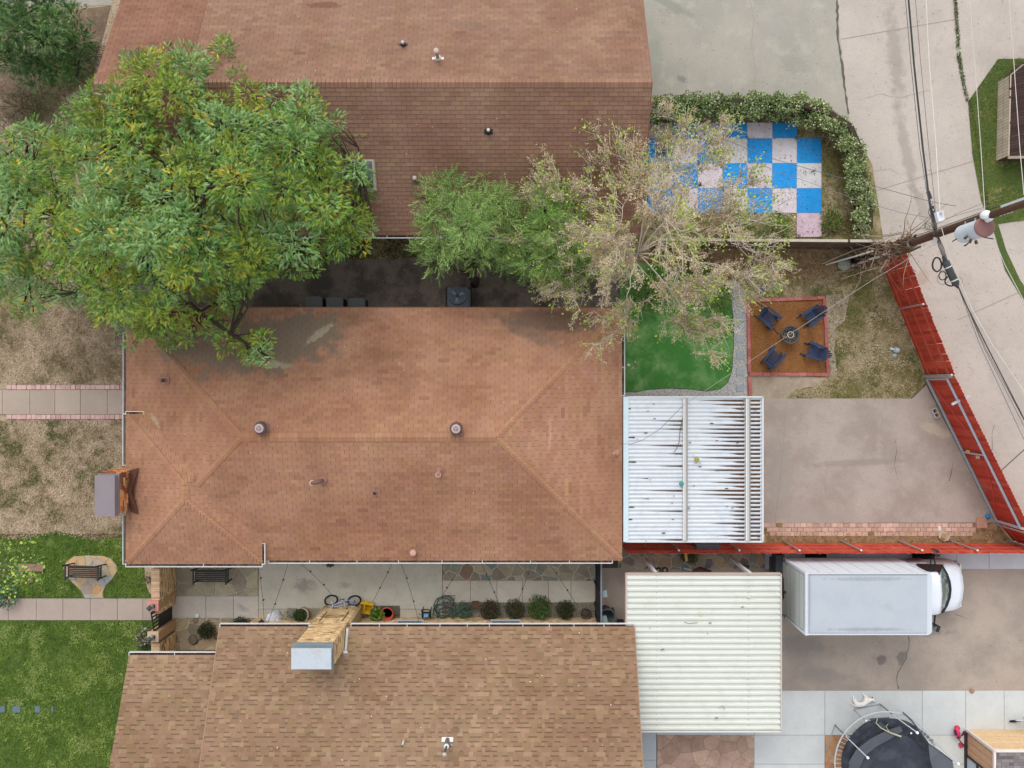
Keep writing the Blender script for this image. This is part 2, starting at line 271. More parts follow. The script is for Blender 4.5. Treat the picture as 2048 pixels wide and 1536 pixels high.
def voronoi(region,spacing,seed,jit=.42):
    r=random.Random(seed); xs=[p[0] for p in region]; ys=[p[1] for p in region]; pts=[]
    y=min(ys)-spacing; k=0
    while y<max(ys)+spacing:
        x=min(xs)-spacing+(k%2)*spacing/2
        while x<max(xs)+spacing: pts.append((x+r.uniform(-jit,jit)*spacing,y+r.uniform(-jit,jit)*spacing)); x+=spacing
        y+=spacing*.86; k+=1
    cells=[]
    for i,p in enumerate(pts):
        c=[(p[0]-3*spacing,p[1]-3*spacing),(p[0]+3*spacing,p[1]-3*spacing),(p[0]+3*spacing,p[1]+3*spacing),(p[0]-3*spacing,p[1]+3*spacing)]
        for j,q in enumerate(pts):
            if i==j: continue
            d=math.hypot(q[0]-p[0],q[1]-p[1])
            if d>3*spacing: continue
            mx,my=(p[0]+q[0])/2,(p[1]+q[1])/2; ux,uy=(q[0]-p[0])/d,(q[1]-p[1])/d
            # half plane on p's side as big quad clip
            L=20*spacing; a=(mx-uy*L,my+ux*L); b=(mx+uy*L,my-ux*L)
            out=[]
            for t in range(len(c)):
                s,e=c[t],c[(t+1)%len(c)]
                ss=(s[0]-mx)*ux+(s[1]-my)*uy; se=(e[0]-mx)*ux+(e[1]-my)*uy
                if ss<=0: out.append(s)
                if (ss<0 and se>0) or (ss>0 and se<0):
                    f=ss/(ss-se); out.append((s[0]+(e[0]-s[0])*f,s[1]+(e[1]-s[1])*f))
            c=out
            if not c: break
        if len(c)<3: continue
        cc=clip(region,c)
        if len(cc)>=3 and parea(cc)>.004: cells.append(cc)
    return cells
def shrink(P,g):
    cx=sum(p[0] for p in P)/len(P); cy=sum(p[1] for p in P)/len(P); out=[]
    for p in P:
        d=math.hypot(p[0]-cx,p[1]-cy); k=max(.3,1-g/max(d,.01)); out.append((cx+(p[0]-cx)*k,cy+(p[1]-cy)*k))
    return out
def flagstones(name,pts,spacing,seed,z,cols,gap=.022,m=None,base=None,pn='flagstone',th=.02):
    reg=[W2(p) for p in pts]; A=sum(reg[i][0]*reg[(i+1)%len(reg)][1]-reg[(i+1)%len(reg)][0]*reg[i][1] for i in range(len(reg)))
    if A<0: reg=reg[::-1]
    b=MB(); b.prism(reg,z-.05,z); o=b.build(name,base or mortar_m); tag(o,kind='structure')
    r=random.Random(seed+5)
    for c in voronoi(reg,spacing,seed):
        s=shrink(c,gap)
        if parea(s)<.003: continue
        k=cols[r.randrange(len(cols))]; f=r.uniform(.85,1.12); mb=MB(); mb.prism(s,z,z+th*r.uniform(.7,1.2),tuple(x*f for x in k),.015); mb.build(pn,m or stone_m,o)
    return o
def slabs(name,xs,ys,z,col,m,gap=.008,base=None,var=.05):
    b=MB(); b.prism([W2(p) for p in rect(xs[0],ys[0],xs[-1],ys[-1])],z-.06,z-.012); o=b.build(name,base or mat_joint); tag(o,kind='structure'); o['kind']='structure'
    r=random.Random(len(xs)*7+int(ys[0]))
    for i in range(len(xs)-1):
        for j in range(len(ys)-1):
            a=W2((xs[i],ys[j])); c=W2((xs[i+1],ys[j+1])); mb=MB(); f=1+r.uniform(-var,var)
            mb.prism([(a[0]+gap,c[1]+gap),(c[0]-gap,c[1]+gap),(c[0]-gap,a[1]-gap),(a[0]+gap,a[1]-gap)],z-.012,z+r.uniform(0,.004),tuple(q*f for q in col)); mb.build('slab',m,o)
    return o
mat_joint=mat('joint_dirt',S(84,76,68),[(8,(.7,.7,.7),.4,.7,.7,'MULTIPLY')])
sheet('ground',[(-300,-300),(300,-300),(300,300),(-300,300)],-.05,soil_m,world=True)
sheet('dry_lawn',rect(-400,-400,300,1068),-.02,drylawn_m)
sheet('concrete_strip',[(-400,-500),(205,-500),(222,10),(130,12),(-400,10)],-.014,drive_m)
sheet('dark_ground',[(150,20),(222,10),(180,175),(120,190),(100,120)],-.016,soil_m)
sheet('green_lawn',[(-400,1072),(-60,1062),(40,1078),(110,1062),(190,1080),(260,1070),(300,1074),(300,1200),(-400,1200)],-.012,lawn_m)
sheet('front_lawn',[(-400,1238),(345,1238),(345,1900),(-400,1900)],-.012,lawn_m)
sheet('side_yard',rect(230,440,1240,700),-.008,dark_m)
sheet('weedy_strip',[(560,470),(1240,470),(1240,522),(900,512),(700,520),(560,505)],-.004,ylawn_m)
sheet('alley',[(1640,-500),(2700,-500),(2700,1500),(1990,1120),(2030,1080),(1912,757),(1770,520),(1740,430),(1680,250)],-.010,alley_m)
sheet('north_driveway',[(1100,-500),(1678,-500),(1674,0),(1684,110),(1699,235),(1640,240),(1240,250),(1240,0)],-.004,drive_m)
sheet('play_yard',[(1240,230),(1690,232),(1745,330),(1770,500),(1240,500)],-.002,ylawn_m)
sheet('back_yard',[(1240,485),(1760,500),(1855,752),(1846,775),(1822,797),(1240,800)],0,ylawn_m)
sheet('bare_soil',[(1240,487),(1750,495),(1762,520),(1640,560),(1480,566),(1240,580)],.004,leafsoil_m)
sheet('pale_dirt_patch',[(1494,748),(1600,752),(1655,756),(1640,770),(1590,779),(1572,797),(1494,797)],.004,dirt_m)
sheet('dirt_margin',[(1652,590),(1700,585),(1690,640),(1672,655),(1668,700),(1676,752),(1652,752)],.004,dirt_m)
sheet('concrete_pad',[(1240,797),(1822,797),(1852,770),(1992,1045),(1240,1047)],.012,pad_m)
sheet('leafy_strip',[(1240,1047),(1990,1046),(2030,1090),(1240,1090)],.004,leafsoil_m)
sheet('south_driveway',[(1190,1136),(2700,1136),(2700,1382),(1190,1382)],.004,sdrive_m)
sheet('verge',[(1936,203),(1996,118),(2600,112),(2600,430),(2048,440),(1996,448),(1978,440),(1962,400),(1945,310)],.01,verge_m)
sheet('verge_strip',[(1978,440),(1996,448),(2012,500),(2040,560),(2110,660),(2098,675),(2040,590),(2010,540),(1990,470)],.01,verge_m)
# joints and cracks
def strip(pts,w,z,m,name='joint',jit=0,seed=1):
    r=random.Random(seed); P=[]
    for i in range(len(pts)-1):
        a,b=pts[i],pts[i+1]; n=max(1,int(math.hypot(b[0]-a[0],b[1]-a[1])/8)) if jit else 1
        for k in range(n): t=k/n; P.append((a[0]+(b[0]-a[0])*t+r.uniform(-jit,jit),a[1]+(b[1]-a[1])*t+r.uniform(-jit,jit)))
    P.append(pts[-1]); mb=MB(); vs=[]
    for i,p in enumerate(P):
        q=P[min(i+1,len(P)-1)]; o=P[max(i-1,0)]; dx,dy=q[0]-o[0],q[1]-o[1]; l=math.hypot(dx,dy) or 1; ww=w*(r.uniform(.3,1.3) if jit else 1)/2
        for s in (-1,1): a=W2((p[0]-dy/l*ww*s,p[1]+dx/l*ww*s)); vs.append((a[0],a[1],z))
    mb.add(vs,[(2*i,2*i+2,2*i+3,2*i+1) for i in range(len(P)-1)]); o=mb.build(name,m); tag(o,kind='structure'); return o
crack_m=mat('crack_dirt',S(92,88,80),[(5,S(70,80,50),.5,.65,.7)])
thin_m=mat('faint_joint',S(148,138,127))
strip([(1673,-60),(1676,80),(1684,130),(1690,180),(1697,228)],4.5,.002,crack_m,jit=1)
strip([(1683,78),(1908,39)],1.5,-.005,thin_m); strip([(1740,385),(1955,320)],1.5,-.005,thin_m)
strip([(1760,440),(1740,385)],1,-.005,thin_m,jit=.5); strip([(1998,945),(2048,900),(2090,862)],2,-.005,crack_m)
strip([(1915,640),(2060,575)],1.5,-.005,thin_m)
strip([(1572,800),(1566,900),(1550,1045)],1.6,.016,thin_m,'crack',.7)
strip([(1906,925),(1902,945),(1898,962)],1.6,.016,crack_m,'crack',.8)
strip([(1817,1270),(1818,1290),(1810,1322),(1795,1345),(1793,1365),(1797,1378)],2.2,.008,crack_m,'crack',1)
strip([(1910,1228),(1935,1238)],1,.008,crack_m,'crack',.5)
strip([(1790,880),(1793,905),(1788,930),(1796,960)],1.1,.016,crack_m,'crack',.8)
strip([(1640,1040),(1652,1000),(1648,960),(1660,930)],1.0,.016,thin_m,'crack',.9)
strip([(1500,0),(1508,40),(1502,90),(1512,140),(1506,186)],1.0,.001,thin_m,'crack',.9)
strip([(1985,900),(1984,870),(1989,850)],1.0,-.006,crack_m,'crack',.7)
strip([(1730,330),(1752,342),(1780,338),(1804,350)],1.0,-.006,thin_m,'crack',.9)
strip([(1720,200),(1760,188),(1800,196),(1860,180)],.9,-.006,thin_m,'crack',.9)
strip([(1852,770),(1835,785),(1822,797)],2,.016,crack_m,'crack',1)
# ---- front paths
pathcol=S(168,152,140)
slabs('front_path',[-300,-120,-50,5,60,110,161,215,262],[779,829],.012,S(168,152,138),slab_m)
slabs('lower_path',[-250,-100,-45,17,73,126,181,235,286,312],[1196.5,1240.5],.012,pathcol,slab_m)
def bricks(name,x0,x1,y0,y1,n,z,cols,jit=.6,rows=1,skip=0,parent=None,seed=3,h=.03,off=False):
    r=random.Random(seed); o=parent
    if o is None:
        b=MB(); b.prism([W2(p) for p in rect(x0,y0,x1,y1)],z-.05,z-.01); o=b.build(name,mat_joint); tag(o,kind='structure')
    dy=(y1-y0)/rows; dx=(x1-x0)/n; g=.006
    for k in range(rows):
        for i in range(n):
            if r.random()<skip: continue
            sx=(dx/2 if (off and k%2) else 0)
            a=W2((max(x0,x0+dx*i+sx+r.uniform(-.2,.2)),y0+dy*k+r.uniform(-jit,jit)*.3)); c=W2((x0+dx*(i+1)+sx+r.uniform(-.2,.2),y0+dy*(k+1)+r.uniform(-jit,jit)*.3)); col=cols[r.randrange(len(cols))]; f=r.uniform(.88,1.1)
            mb=MB(); mb.prism([(a[0]+g,c[1]+g),(c[0]-g,c[1]+g),(c[0]-g,a[1]-g),(a[0]+g,a[1]-g)],z-.01,z+h*r.uniform(.4,1),tuple(q*f for q in col),.02); mb.build('brick',brick_m,o)
    return o
PINK=[S(196,160,155),S(188,150,146),S(200,168,160)]
bricks('upper_brick_border',14,250,769.5,779,24,.012,PINK)
bricks('lower_brick_border',14,250,829,838.5,24,.012,PINK,seed=9)
bricks('pink_paver_strip',1527,1945,1046,1072,34,.012,[S(200,168,152),S(194,162,148),S(206,174,156),S(188,158,140)],rows=3,skip=.02,seed=5,h=.012,off=True)
# ---- bench patch, planting bed
BT=[S(176,150,116),S(184,156,118),S(166,128,92),S(160,148,130),S(150,136,120),S(150,150,152),S(190,150,110),S(170,158,136)]
patch=[(127,1136),(134,1122),(148,1113),(175,1111),(205,1112),(222,1118),(233,1130),(235,1142),(226,1156),(212,1170),(206,1184),(207,1196),(170,1196),(163,1182),(146,1165),(131,1150)]
fo=flagstones('flagstone_patch',patch,.42,11,.01,BT,gap=.016)
sheet('planting_bed',[(289,1130),(320,1128),(322,1200),(311,1198),(298,1184),(290,1162)],.004,mat('bed_soil',S(178,160,132),[(8,S(150,132,106),.4,.65,.8),(30,(.7,.7,.7),.45,.7,.6,'MULTIPLY')],bump=(30,.5)))
# ---- courtyard between the houses
CC=S(176,174,162)
sheet('courtyard_base',rect(340,1100,1245,1300),0,mat_joint)
slabs('courtyard_path',[345,412,467,517],[1192,1236],.012,S(172,166,158),court_m)
slabs('courtyard_slab',[517,885],[1095,1218],.012,CC,court_m)
slabs('courtyard_slab_lower',[517,575,700,800,885],[1218,1252],.012,S(172,166,154),court_m)
slabs('courtyard_walk',[885,941,994,1045,1097,1142,1190],[1161,1205],.012,S(178,172,160),court_m)
FC=[S(150,144,126),S(160,152,132),S(140,132,118),S(168,160,138),S(138,140,128),S(156,144,126)]
flagstones('courtyard_flagstones',rect(345,1095,516,1192),.62,21,.01,[S(164,156,132),S(152,144,126),S(172,162,138),S(146,136,122)],gap=.018)
flagstones('flagstone_terrace',rect(886,1095,1190,1161),.50,31,.01,FC+[S(120,132,128),S(132,112,96)],gap=.024)
flagstones('lower_flagstones',rect(345,1236,520,1300),.55,41,.01,[S(150,138,114),S(134,124,104),S(158,142,116)],gap=.018)
sheet('shrub_bed',rect(885,1205,1200,1262),.004,mat('pebble_bed',S(160,154,140),[(22,S(90,84,74),.42,.6,.9),(45,S(215,210,196),.58,.7,.8)],bump=(35,1,.05)))
flagstones('strip_flagstones',rect(1236,1070,1530,1138),.40,51,.012,[S(132,136,122),S(116,120,116),S(148,142,120),S(156,146,130),S(128,118,114),S(162,142,116)],gap=.020)
slabs('pale_slab_strip',[1530,1581,1640,1693,1767,1835,1913,1978,2060,2200,2400],[1095,1138],.012,S(198,201,206),slab_m)
BL=S(198,201,200)
slabs('lower_slabs',[1180,1313],[1462,1520,1620],.012,S(184,193,198),slab_m)
slabs('patio_slabs',[1455,1509,1649.5,1844,1931,2008,2120,2300],[1381,1470],.012,BL,slab_m)
slabs('patio_slabs_left',[1180,1313,1508],[1440,1470],.012,S(192,196,197),slab_m)
slabs('patio_slabs_lower',[1508,1649.5],[1470,1528,1640],.012,BL,slab_m)
slabs('patio_slabs_right',[1770,1931,2120,2300],[1470,1528,1640],.012,S(208,208,202),slab_m)
ST=[S(186,156,140),S(192,162,144),S(178,148,132)]
flagstones('stamped_patio',rect(1314,1470,1508,1640),.60,61,.008,ST,gap=.008,m=tanpave_m,base=mat('stamp_groove',S(132,108,94)),pn='paver',th=.006)
flagstones('stamped_patio_orange',rect(1650,1470,1770,1640),.62,62,.008,[S(188,142,104),S(196,150,110),S(180,134,98)],gap=.010,m=tanpave_m,base=MATS['stamp_groove'],pn='paver',th=.006)
# ---- back yard pieces
sheet('artificial_turf',[(1240,520),(1400,540),(1450,560),(1463,600),(1467,650),(1467,700),(1463,745),(1455,765),(1440,778),(1410,782),(1375,778),(1340,776),(1300,779),(1270,784),(1240,784)],.014,turf_m)
sheet('gravel_border',[(1240,780),(1240,800),(1494,800),(1494,640),(1491,590),(1478,566),(1462,560),(1430,575),(1455,640)],.009,gravel_m)
strip([(1463,600),(1467,650),(1467,700),(1463,745),(1455,765),(1440,778),(1410,782),(1375,778),(1340,776),(1300,779),(1270,784),(1245,784)],1.6,.018,mat_joint,'turf_edge',.3)
for i,(x,y) in enumerate(((1480,636),(1479,678),(1480,711),(1480,744),(1480,776))):
    p=G(x,y); mb=MB(); mb.box((p.x,p.y,.02),(.29,.29,.03),rz=R.uniform(-.04,.04),t=S(158,163,166)); o=mb.build('stepping_stone',slab_m)
    tag(o,['square grey stepping stone at the gravel path top, nearest the tree','square grey stepping stone, second from the top of the gravel path','square grey stepping stone at the middle of the gravel path','square grey stepping stone, second from the bottom of the gravel path','square grey stepping stone nearest the white patio cover'][i],'stepping stone','stepping stones in the gravel path')
sheet('fire_pit_mulch',[(1500,600),(1645,598),(1650,745),(1501,748)],.012,mulch_m)
RP=[S(178,104,98),S(168,96,90),S(186,116,108)]
def edging(x0,y0,x1,y1,par,w=.13,ln=.30):
    a=G(x0,y0); b=G(x1,y1); d=(b-a); n=max(1,round(d.length/ln)); ang=math.atan2(d.y,d.x)
    for i in range(n):
        c=a+d*((i+.5)/n); mb=MB(); mb.box((c.x+R.uniform(-.008,.008),c.y+R.uniform(-.008,.008),.04),(d.length/n-.008,w,.08+R.uniform(-.01,.01)),rz=ang+R.uniform(-.02,.02),t=RP[R.randrange(3)]); mb.build('brick',brick_m,par)
eg=thing('brick_edging','low pink concrete brick edging framing the brown fire pit square','edging',G(1575,673)); 
edging(1495,601,1648,596,eg); edging(1648,596,1655,749,eg); edging(1497,748,1655,749,eg); edging(1495,606,1498,745,eg)
eg2=thing('brick_edging','row of dark pink edging bricks between gravel path and dirt, below the fire pit','edging',G(1497,775)); edging(1498,753,1500,796,eg2)
# ---- grass blades
VG=NR.rand(97,97)*2-1
def vn(X,Y,s):
    x=X*s+500; y=Y*s+500; i=np.floor(x).astype(int); j=np.floor(y).astype(int); fx=x-i; fy=y-j; fx=fx*fx*(3-2*fx); fy=fy*fy*(3-2*fy); g=lambda a,b:VG[a%97,b%97]
    return (g(i,j)*(1-fx)+g(i+1,j)*fx)*(1-fy)+(g(i,j+1)*(1-fx)+g(i+1,j+1)*fx)*fy
def blades(name,poly,dens,cols,L=.07,w=.014,z=0,mask=None,label=None):
    P=[W2(p) for p in poly]; xs=[p[0] for p in P]; ys=[p[1] for p in P]; n=int(dens*(max(xs)-min(xs))*(max(ys)-min(ys)))
    X=NR.uniform(min(xs),max(xs),n); Y=NR.uniform(min(ys),max(ys),n); ins=np.zeros(n,bool); j=len(P)-1
    for i in range(len(P)):
        xi,yi=P[i]; xj,yj=P[j]
        c=((yi>Y)!=(yj>Y))&(X<(xj-xi)*(Y-yi)/((yj-yi) or 1e-9)+xi); ins^=c; j=i
    cl=vn(X,Y,1.1)*1.6+vn(X,Y,3.3)*1.2+vn(X,Y,8)*.8
    keep=ins&(NR.rand(n)<(.55+.2*cl)); X=X[keep]; Y=Y[keep]; cl=cl[keep]; n=len(X)
    a=NR.uniform(0,6.283,n); ln=NR.uniform(.5,1.3,n)*L; lean=NR.uniform(.3,1.1,n); ww=w*NR.uniform(.6,1.3,n)
    ux,uy=np.cos(a),np.sin(a); B=np.stack([X,Y,np.full(n,z)],1)
    v0=B+np.stack([-uy*ww,ux*ww,np.zeros(n)],1); v1=B-np.stack([-uy*ww,ux*ww,np.zeros(n)],1); v2=B+np.stack([ux*ln*np.sin(lean),uy*ln*np.sin(lean),ln*np.cos(lean)],1)
    V=np.stack([v0,v1,v2],1).reshape(-1,3); Fc=np.arange(3*n).reshape(-1,3)
    C=np.array(cols)[np.clip(((cl+1.6)/3.2*len(cols)+NR.normal(size=n)*.8).astype(int),0,len(cols)-1)]*NR.uniform(.75,1.2,(n,1))
    o=np_mesh(name,V,Fc,C,blade_m); tag(o,label,'grass',kind='stuff'); return o
GL=[S(74,104,38),S(88,118,44),S(106,134,52),S(126,150,68),S(150,166,92)]
blades('green_grass',[(-60,1070),(40,1078),(110,1062),(190,1080),(288,1072),(288,1130),(290,1165),(300,1196),(208,1196),(212,1172),(228,1156),(236,1140),(224,1116),(205,1109),(148,1110),(126,1134),(145,1167),(166,1196),(-60,1196)],1900,GL,label='thick green grass around the garden bench, left of the houses')
blades('green_grass',[(-60,1242),(300,1242),(250,1310),(225,1600),(-60,1600)],1900,GL,label='mown green front lawn in the bottom left corner')
DR=[S(206,188,160),S(190,170,142),S(178,160,130),S(160,142,114),S(140,130,88)]
blades('dry_grass',[(-60,560),(250,560),(250,768),(-60,768)],1700,DR,label='dry tan grass above the brick-edged path')
blades('dry_grass',[(-60,840),(250,840),(250,1066),(190,1082),(110,1066),(40,1080),(-60,1066)],1700,DR+[S(92,104,50)],label='dry tan grass between the brick-edged path and the bench')
blades('dry_grass',[(-60,130),(190,130),(150,330),(-60,330)],700,[S(130,110,90),S(112,100,76),S(90,92,56)],label='brownish weeds beside the brown-roofed house, top left')
YG=[S(80,98,44),S(106,112,58),S(150,138,94),S(186,168,132),S(200,184,156)]
blades('yard_grass',[(1655,560),(1765,525),(1850,752),(1822,795),(1575,796),(1655,756)],1300,YG,label='patchy dry and green grass between fire pit and red fence')
blades('yard_grass',[(1300,235),(1690,235),(1750,470),(1300,476)],600,YG,L=.09,label='weedy grass around the foam tiles')
blades('yard_grass',[(1500,500),(1760,505),(1765,525),(1655,590),(1500,590)],500,[S(120,104,84),S(96,100,60),S(150,134,110)],label='thin brown weeds under the wooden fence')
blades('verge_grass',[(1936,203),(1996,118),(2070,115),(2070,440),(1996,448),(1978,440),(1945,310)],1200,[S(96,116,50),S(80,104,42),S(150,140,84)],label='green verge grass around the low dark-roofed shed')
blades('weeds',[(560,475),(835,475),(835,515),(700,520),(560,505)],900,[S(74,84,40),S(60,66,36)],L=.1,label='dark green weeds under the white gutter beside the big tree')
# thin weeds along joints
blades('joint_weeds',[(1906,-20),(1912,-20),(1922,120),(1937,200),(1932,205),(1914,120)],3500,[S(78,96,44),S(96,104,60)],L=.08,label='line of weeds in the alley joint, top right')
blades('joint_weeds',[(1938,200),(1942,200),(1982,440),(1976,440)],2500,[S(78,96,44),S(96,104,60)],L=.08,label='line of weeds along the grass verge edge')
# litter
def litter(name,n,area,zf,cols,label,size=.03):
    mb=MB()
    for _ in range(n):
        x=R.uniform(area[0],area[2]); y=R.uniform(area[1],area[3]); z=zf(x,y)+.02; a=R.uniform(0,6.28); s=size*R.uniform(.5,1.3); c=cols[R.randrange(len(cols))]
        mb.add([(x+s*math.cos(a),y+s*math.sin(a),z+.012),(x-s*.5*math.sin(a),y+s*.5*math.cos(a),z),(x-s*math.cos(a),y-s*math.sin(a),z+.008),(x+s*.5*math.sin(a),y-s*.5*math.cos(a),z)],[(0,1,2,3)],c)
    o=mb.build(name,blade_m); tag(o,label,'litter',kind='stuff'); return o
litter('fallen_leaves',420,(GX(1240),GY(560),GX(1760),GY(480)),lambda x,y:.01,[S(150,120,90),S(176,150,116),S(120,96,70)],'fallen brown leaves on bare soil under the budding tree',.05)
litter('fallen_leaves',350,(GX(1530),GY(1084),GX(1990),GY(1062)),lambda x,y:.02,[S(176,140,90),S(150,110,70),S(190,160,110)],'dry leaves in the strip along the red fence',.035)
litter('fallen_leaves',70,(GX(560),GY(600),GX(1000),GY(520)),lambda x,y:0,[S(170,160,130),S(140,120,90)],'pale fallen leaves on the dark side yard',.03)

litter('grit',520,(GX(1700),GY(760),GX(2048),GY(0)),lambda x,y:-.008,[S(110,100,90),S(130,112,92),S(84,76,68)],'small dark grit and leaf bits scattered on the alley',.022)
litter('grit',160,(GX(1540),GY(1040),GX(1800),GY(800)),lambda x,y:.012,[S(110,100,90),S(130,112,92)],'small dark grit scattered on the back yard concrete pad',.018)
litter('grit',160,(GX(1290),GY(180),GX(1660),GY(0)),lambda x,y:0,[S(110,104,94),S(90,84,74)],'small dark specks scattered on the north driveway',.02)
litter('grit',220,(GX(1565),GY(1376),GX(2048),GY(1280)),lambda x,y:.004,[S(96,88,80),S(170,160,148)],'small specks scattered on the brown driveway',.02)
litter('grit',150,(GX(520),GY(1215),GX(1190),GY(1125)),lambda x,y:.014,[S(90,86,78),S(120,110,92)],'small leaf bits scattered on the courtyard concrete',.02)
# ---------------------------------------------------------------- houses
UNIT={}
def unit_tab(key,tcol,L,th):
    k=(key,L)
    if k in UNIT: return UNIT[k]
    mb=MB(); sd=tuple(x*.5 for x in tcol)
    vs=[(0,0,0),(1,0,0),(1,L,0),(0,L,0),(0,0,th),(1,0,th),(1,L,.005),(0,L,.005)]
    mb.add(vs,[(4,5,6,7)],tcol); mb.add(vs,[(0,1,5,4),(1,2,6,5),(2,3,7,6),(3,0,4,7)],sd)
    UNIT[k]=mb.mesh('shingle'); return UNIT[k]
def shingle_plane(mb,cands,P3,course,wf,cols,style='tab',gap=.002,vgap=.010,seed=1,th=.010):
    r=random.Random(seed); P=[Vector(p) for p in P3]
    n=Vector((0,0,0))
    for i in range(len(P)): n+= (P[i]-P[0]).cross(P[(i+1)%len(P)]-P[0])
    n.normalize()
    if n.z<0: n=-n; P=P[::-1]
    u=Vector((0,0,1)).cross(n).normalized(); v=n.cross(u)
    if v.z<0: u=-u; v=-v
    O=min(P,key=lambda p:p.z).copy(); uv=[((p-O).dot(u),(p-O).dot(v)) for p in P]
    A=sum(uv[i][0]*uv[(i+1)%len(uv)][1]-uv[(i+1)%len(uv)][0]*uv[i][1] for i in range(len(uv)))
    if A<0: uv=uv[::-1]
    u0=min(p[0] for p in uv); u1=max(p[0] for p in uv); v1=max(p[1] for p in uv); M=Matrix((( u.x,v.x,n.x),(u.y,v.y,n.y),(u.z,v.z,n.z)))
    row=0; vv=0.0; lastd=False
    while vv<v1:
        x=u0-.4+(wf(r)/2 if row%2 else 0)+r.uniform(-.02,.02); base=r.uniform(.97,1.03)
        while x<u1:
            w=wf(r); ci=r.randrange(len(cols)); c=cols[ci]; L=course-gap; dash=False
            
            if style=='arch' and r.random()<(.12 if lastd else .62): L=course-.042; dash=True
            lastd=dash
            rc=[(x+vgap/2,vv),(x+w-vgap/2,vv),(x+w-vgap/2,vv+L),(x+vgap/2,vv+L)]
            cp=clip(rc,uv)
            if len(cp)>=3 and parea(cp)>1e-4:
                full=abs(parea(cp)-parea(rc))<1e-6
                if full: cands.append((O+u*rc[0][0]+v*vv+n*.002,M,w-vgap,ci,L,th))
                f=base*r.uniform(.95,1.04)*(.86 if r.random()<.04 else 1); tc=tuple(q*f for q in c); sd=tuple(q*.5 for q in c)
                top=[O+u*p[0]+v*p[1]+n*(th-(th-.005)*(p[1]-vv)/L) for p in cp]; bot=[O+u*p[0]+v*p[1] for p in cp]; k=len(cp)
                ent=(top+bot,[tuple(range(k))],[(k+i,k+(i+1)%k,(i+1)%k,i) for i in range(k)],tc,sd)
                if full: cands[-1]+= (ent,)
                else: mb.add(top+bot,ent[1],tc); b=len(mb.v)-2*k; [ (mb.f.append(tuple(b+i for i in f_)),mb.t.append(sd)) for f_ in ent[2]]
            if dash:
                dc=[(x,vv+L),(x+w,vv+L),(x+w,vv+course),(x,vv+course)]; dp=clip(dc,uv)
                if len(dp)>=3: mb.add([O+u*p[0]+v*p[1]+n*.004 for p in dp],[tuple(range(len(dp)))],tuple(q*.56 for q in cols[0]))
            x+=w
        vv+=course; row+=1
def roof_build(house,planes,m,cols,course=.14,wf=lambda r:.335,style='tab',key='a',eave_t=.16,name='roof',**k):
    mb=MB()
    for P in planes:
        n=len(P); P=[Vector(p) for p in P]; nn=(P[1]-P[0]).cross(P[2]-P[0])
        if nn.z<0: P=P[::-1]
        lo=[p-Vector((0,0,eave_t)) for p in P]
        mb.add(P+lo,[tuple(range(n)),tuple(range(2*n-1,n-1,-1))]+[(i+n,(i+1)%n+n,(i+1)%n,i) for i in range(n)])
    roof=mb.build(name,under_m,house)
    sm=MB(); cands=[]
    for i,P in enumerate(planes): shingle_plane(sm,cands,P,course,wf,cols,style,seed=hash(key)%97*0+len(cols)*31+i*7,**k)
    return roof,sm,cands
def finish_shingles(roof,sm,cands,m,cols,limit,key,view=None):
    vis=[c for c in cands if view is None or view(c[0])]
    vis.sort(key=lambda c:(Vector((0,0,H))-c[0]).length)
    ids=set(id(c) for c in vis[:limit]); off=WL[roof.name]
    for c in vis[:limit]:
        kv=R.randrange(3); me=unit_tab((key,c[3],kv),tuple(q*(.95,1,1.04)[kv] for q in cols[c[3]]),round(c[4],3),c[5])
        o=link('shingle',me,m,roof); M=c[1].to_4x4(); o.matrix_local=Matrix.Translation(c[0]-off)@M@Matrix.Diagonal((c[2],1,1,1))
    for c in cands:
        if id(c) in ids: continue
        V,f1,f2,tc,sd=c[6]; b=len(sm.v); sm.v+= [tuple(v) for v in V]
        for f in f1: sm.f.append(tuple(b+i for i in f)); sm.t.append(tc)
        for f in f2: sm.f.append(tuple(b+i for i in f)); sm.t.append(sd)
    o=sm.build('shingle_courses',m,roof); o['kind']='stuff'; return o
def caps(mb,a,b,n1,n2,cols,w=.17,L=.14,seed=1):
    """bent cap shingles laid over a ridge or hip from a (low) to b (high); n1,n2 = horizontal outward dirs of both planes with slope"""
    r=random.Random(seed); a=Vector(a); b=Vector(b); a=a+(b-a).normalized()*(.14 if b.z-a.z>.2 else 0); d=(b-a); k=max(1,int(d.length/L)); d.normalize()
    for i in range(k):
        p=a+(b-a)*(i/k); q=a+(b-a)*((i+.93)/k); fv=r.uniform(.92,1.06); c=tuple(x*fv for x in cols[r.randrange(len(cols))])
        up=Vector((0,0,.034)); up2=Vector((0,0,.024)); e1=Vector(n1)*w; e2=Vector(n2)*w; z1=Vector((0,0,.030)); z2=Vector((0,0,.020))
        vs=[p+e1+z1,p+up,p+e2+z1,q+e1+z2,q+up2,q+e2+z2, p+e1,p,p+e2]
        mb.add(vs,[(0,1,4,3),(1,2,5,4)],c); mb.add(vs,[(6,7,1,0),(7,8,2,1)],tuple(x*.35 for x in c))
        mb.add([vs[0],vs[3],vs[3]-Vector((0,0,.05)),vs[0]-Vector((0,0,.05)),vs[2],vs[5],vs[5]-Vector((0,0,.05)),vs[2]-Vector((0,0,.05))],[(0,1,2,3),(7,6,5,4)],tuple(x*.3 for x in c))
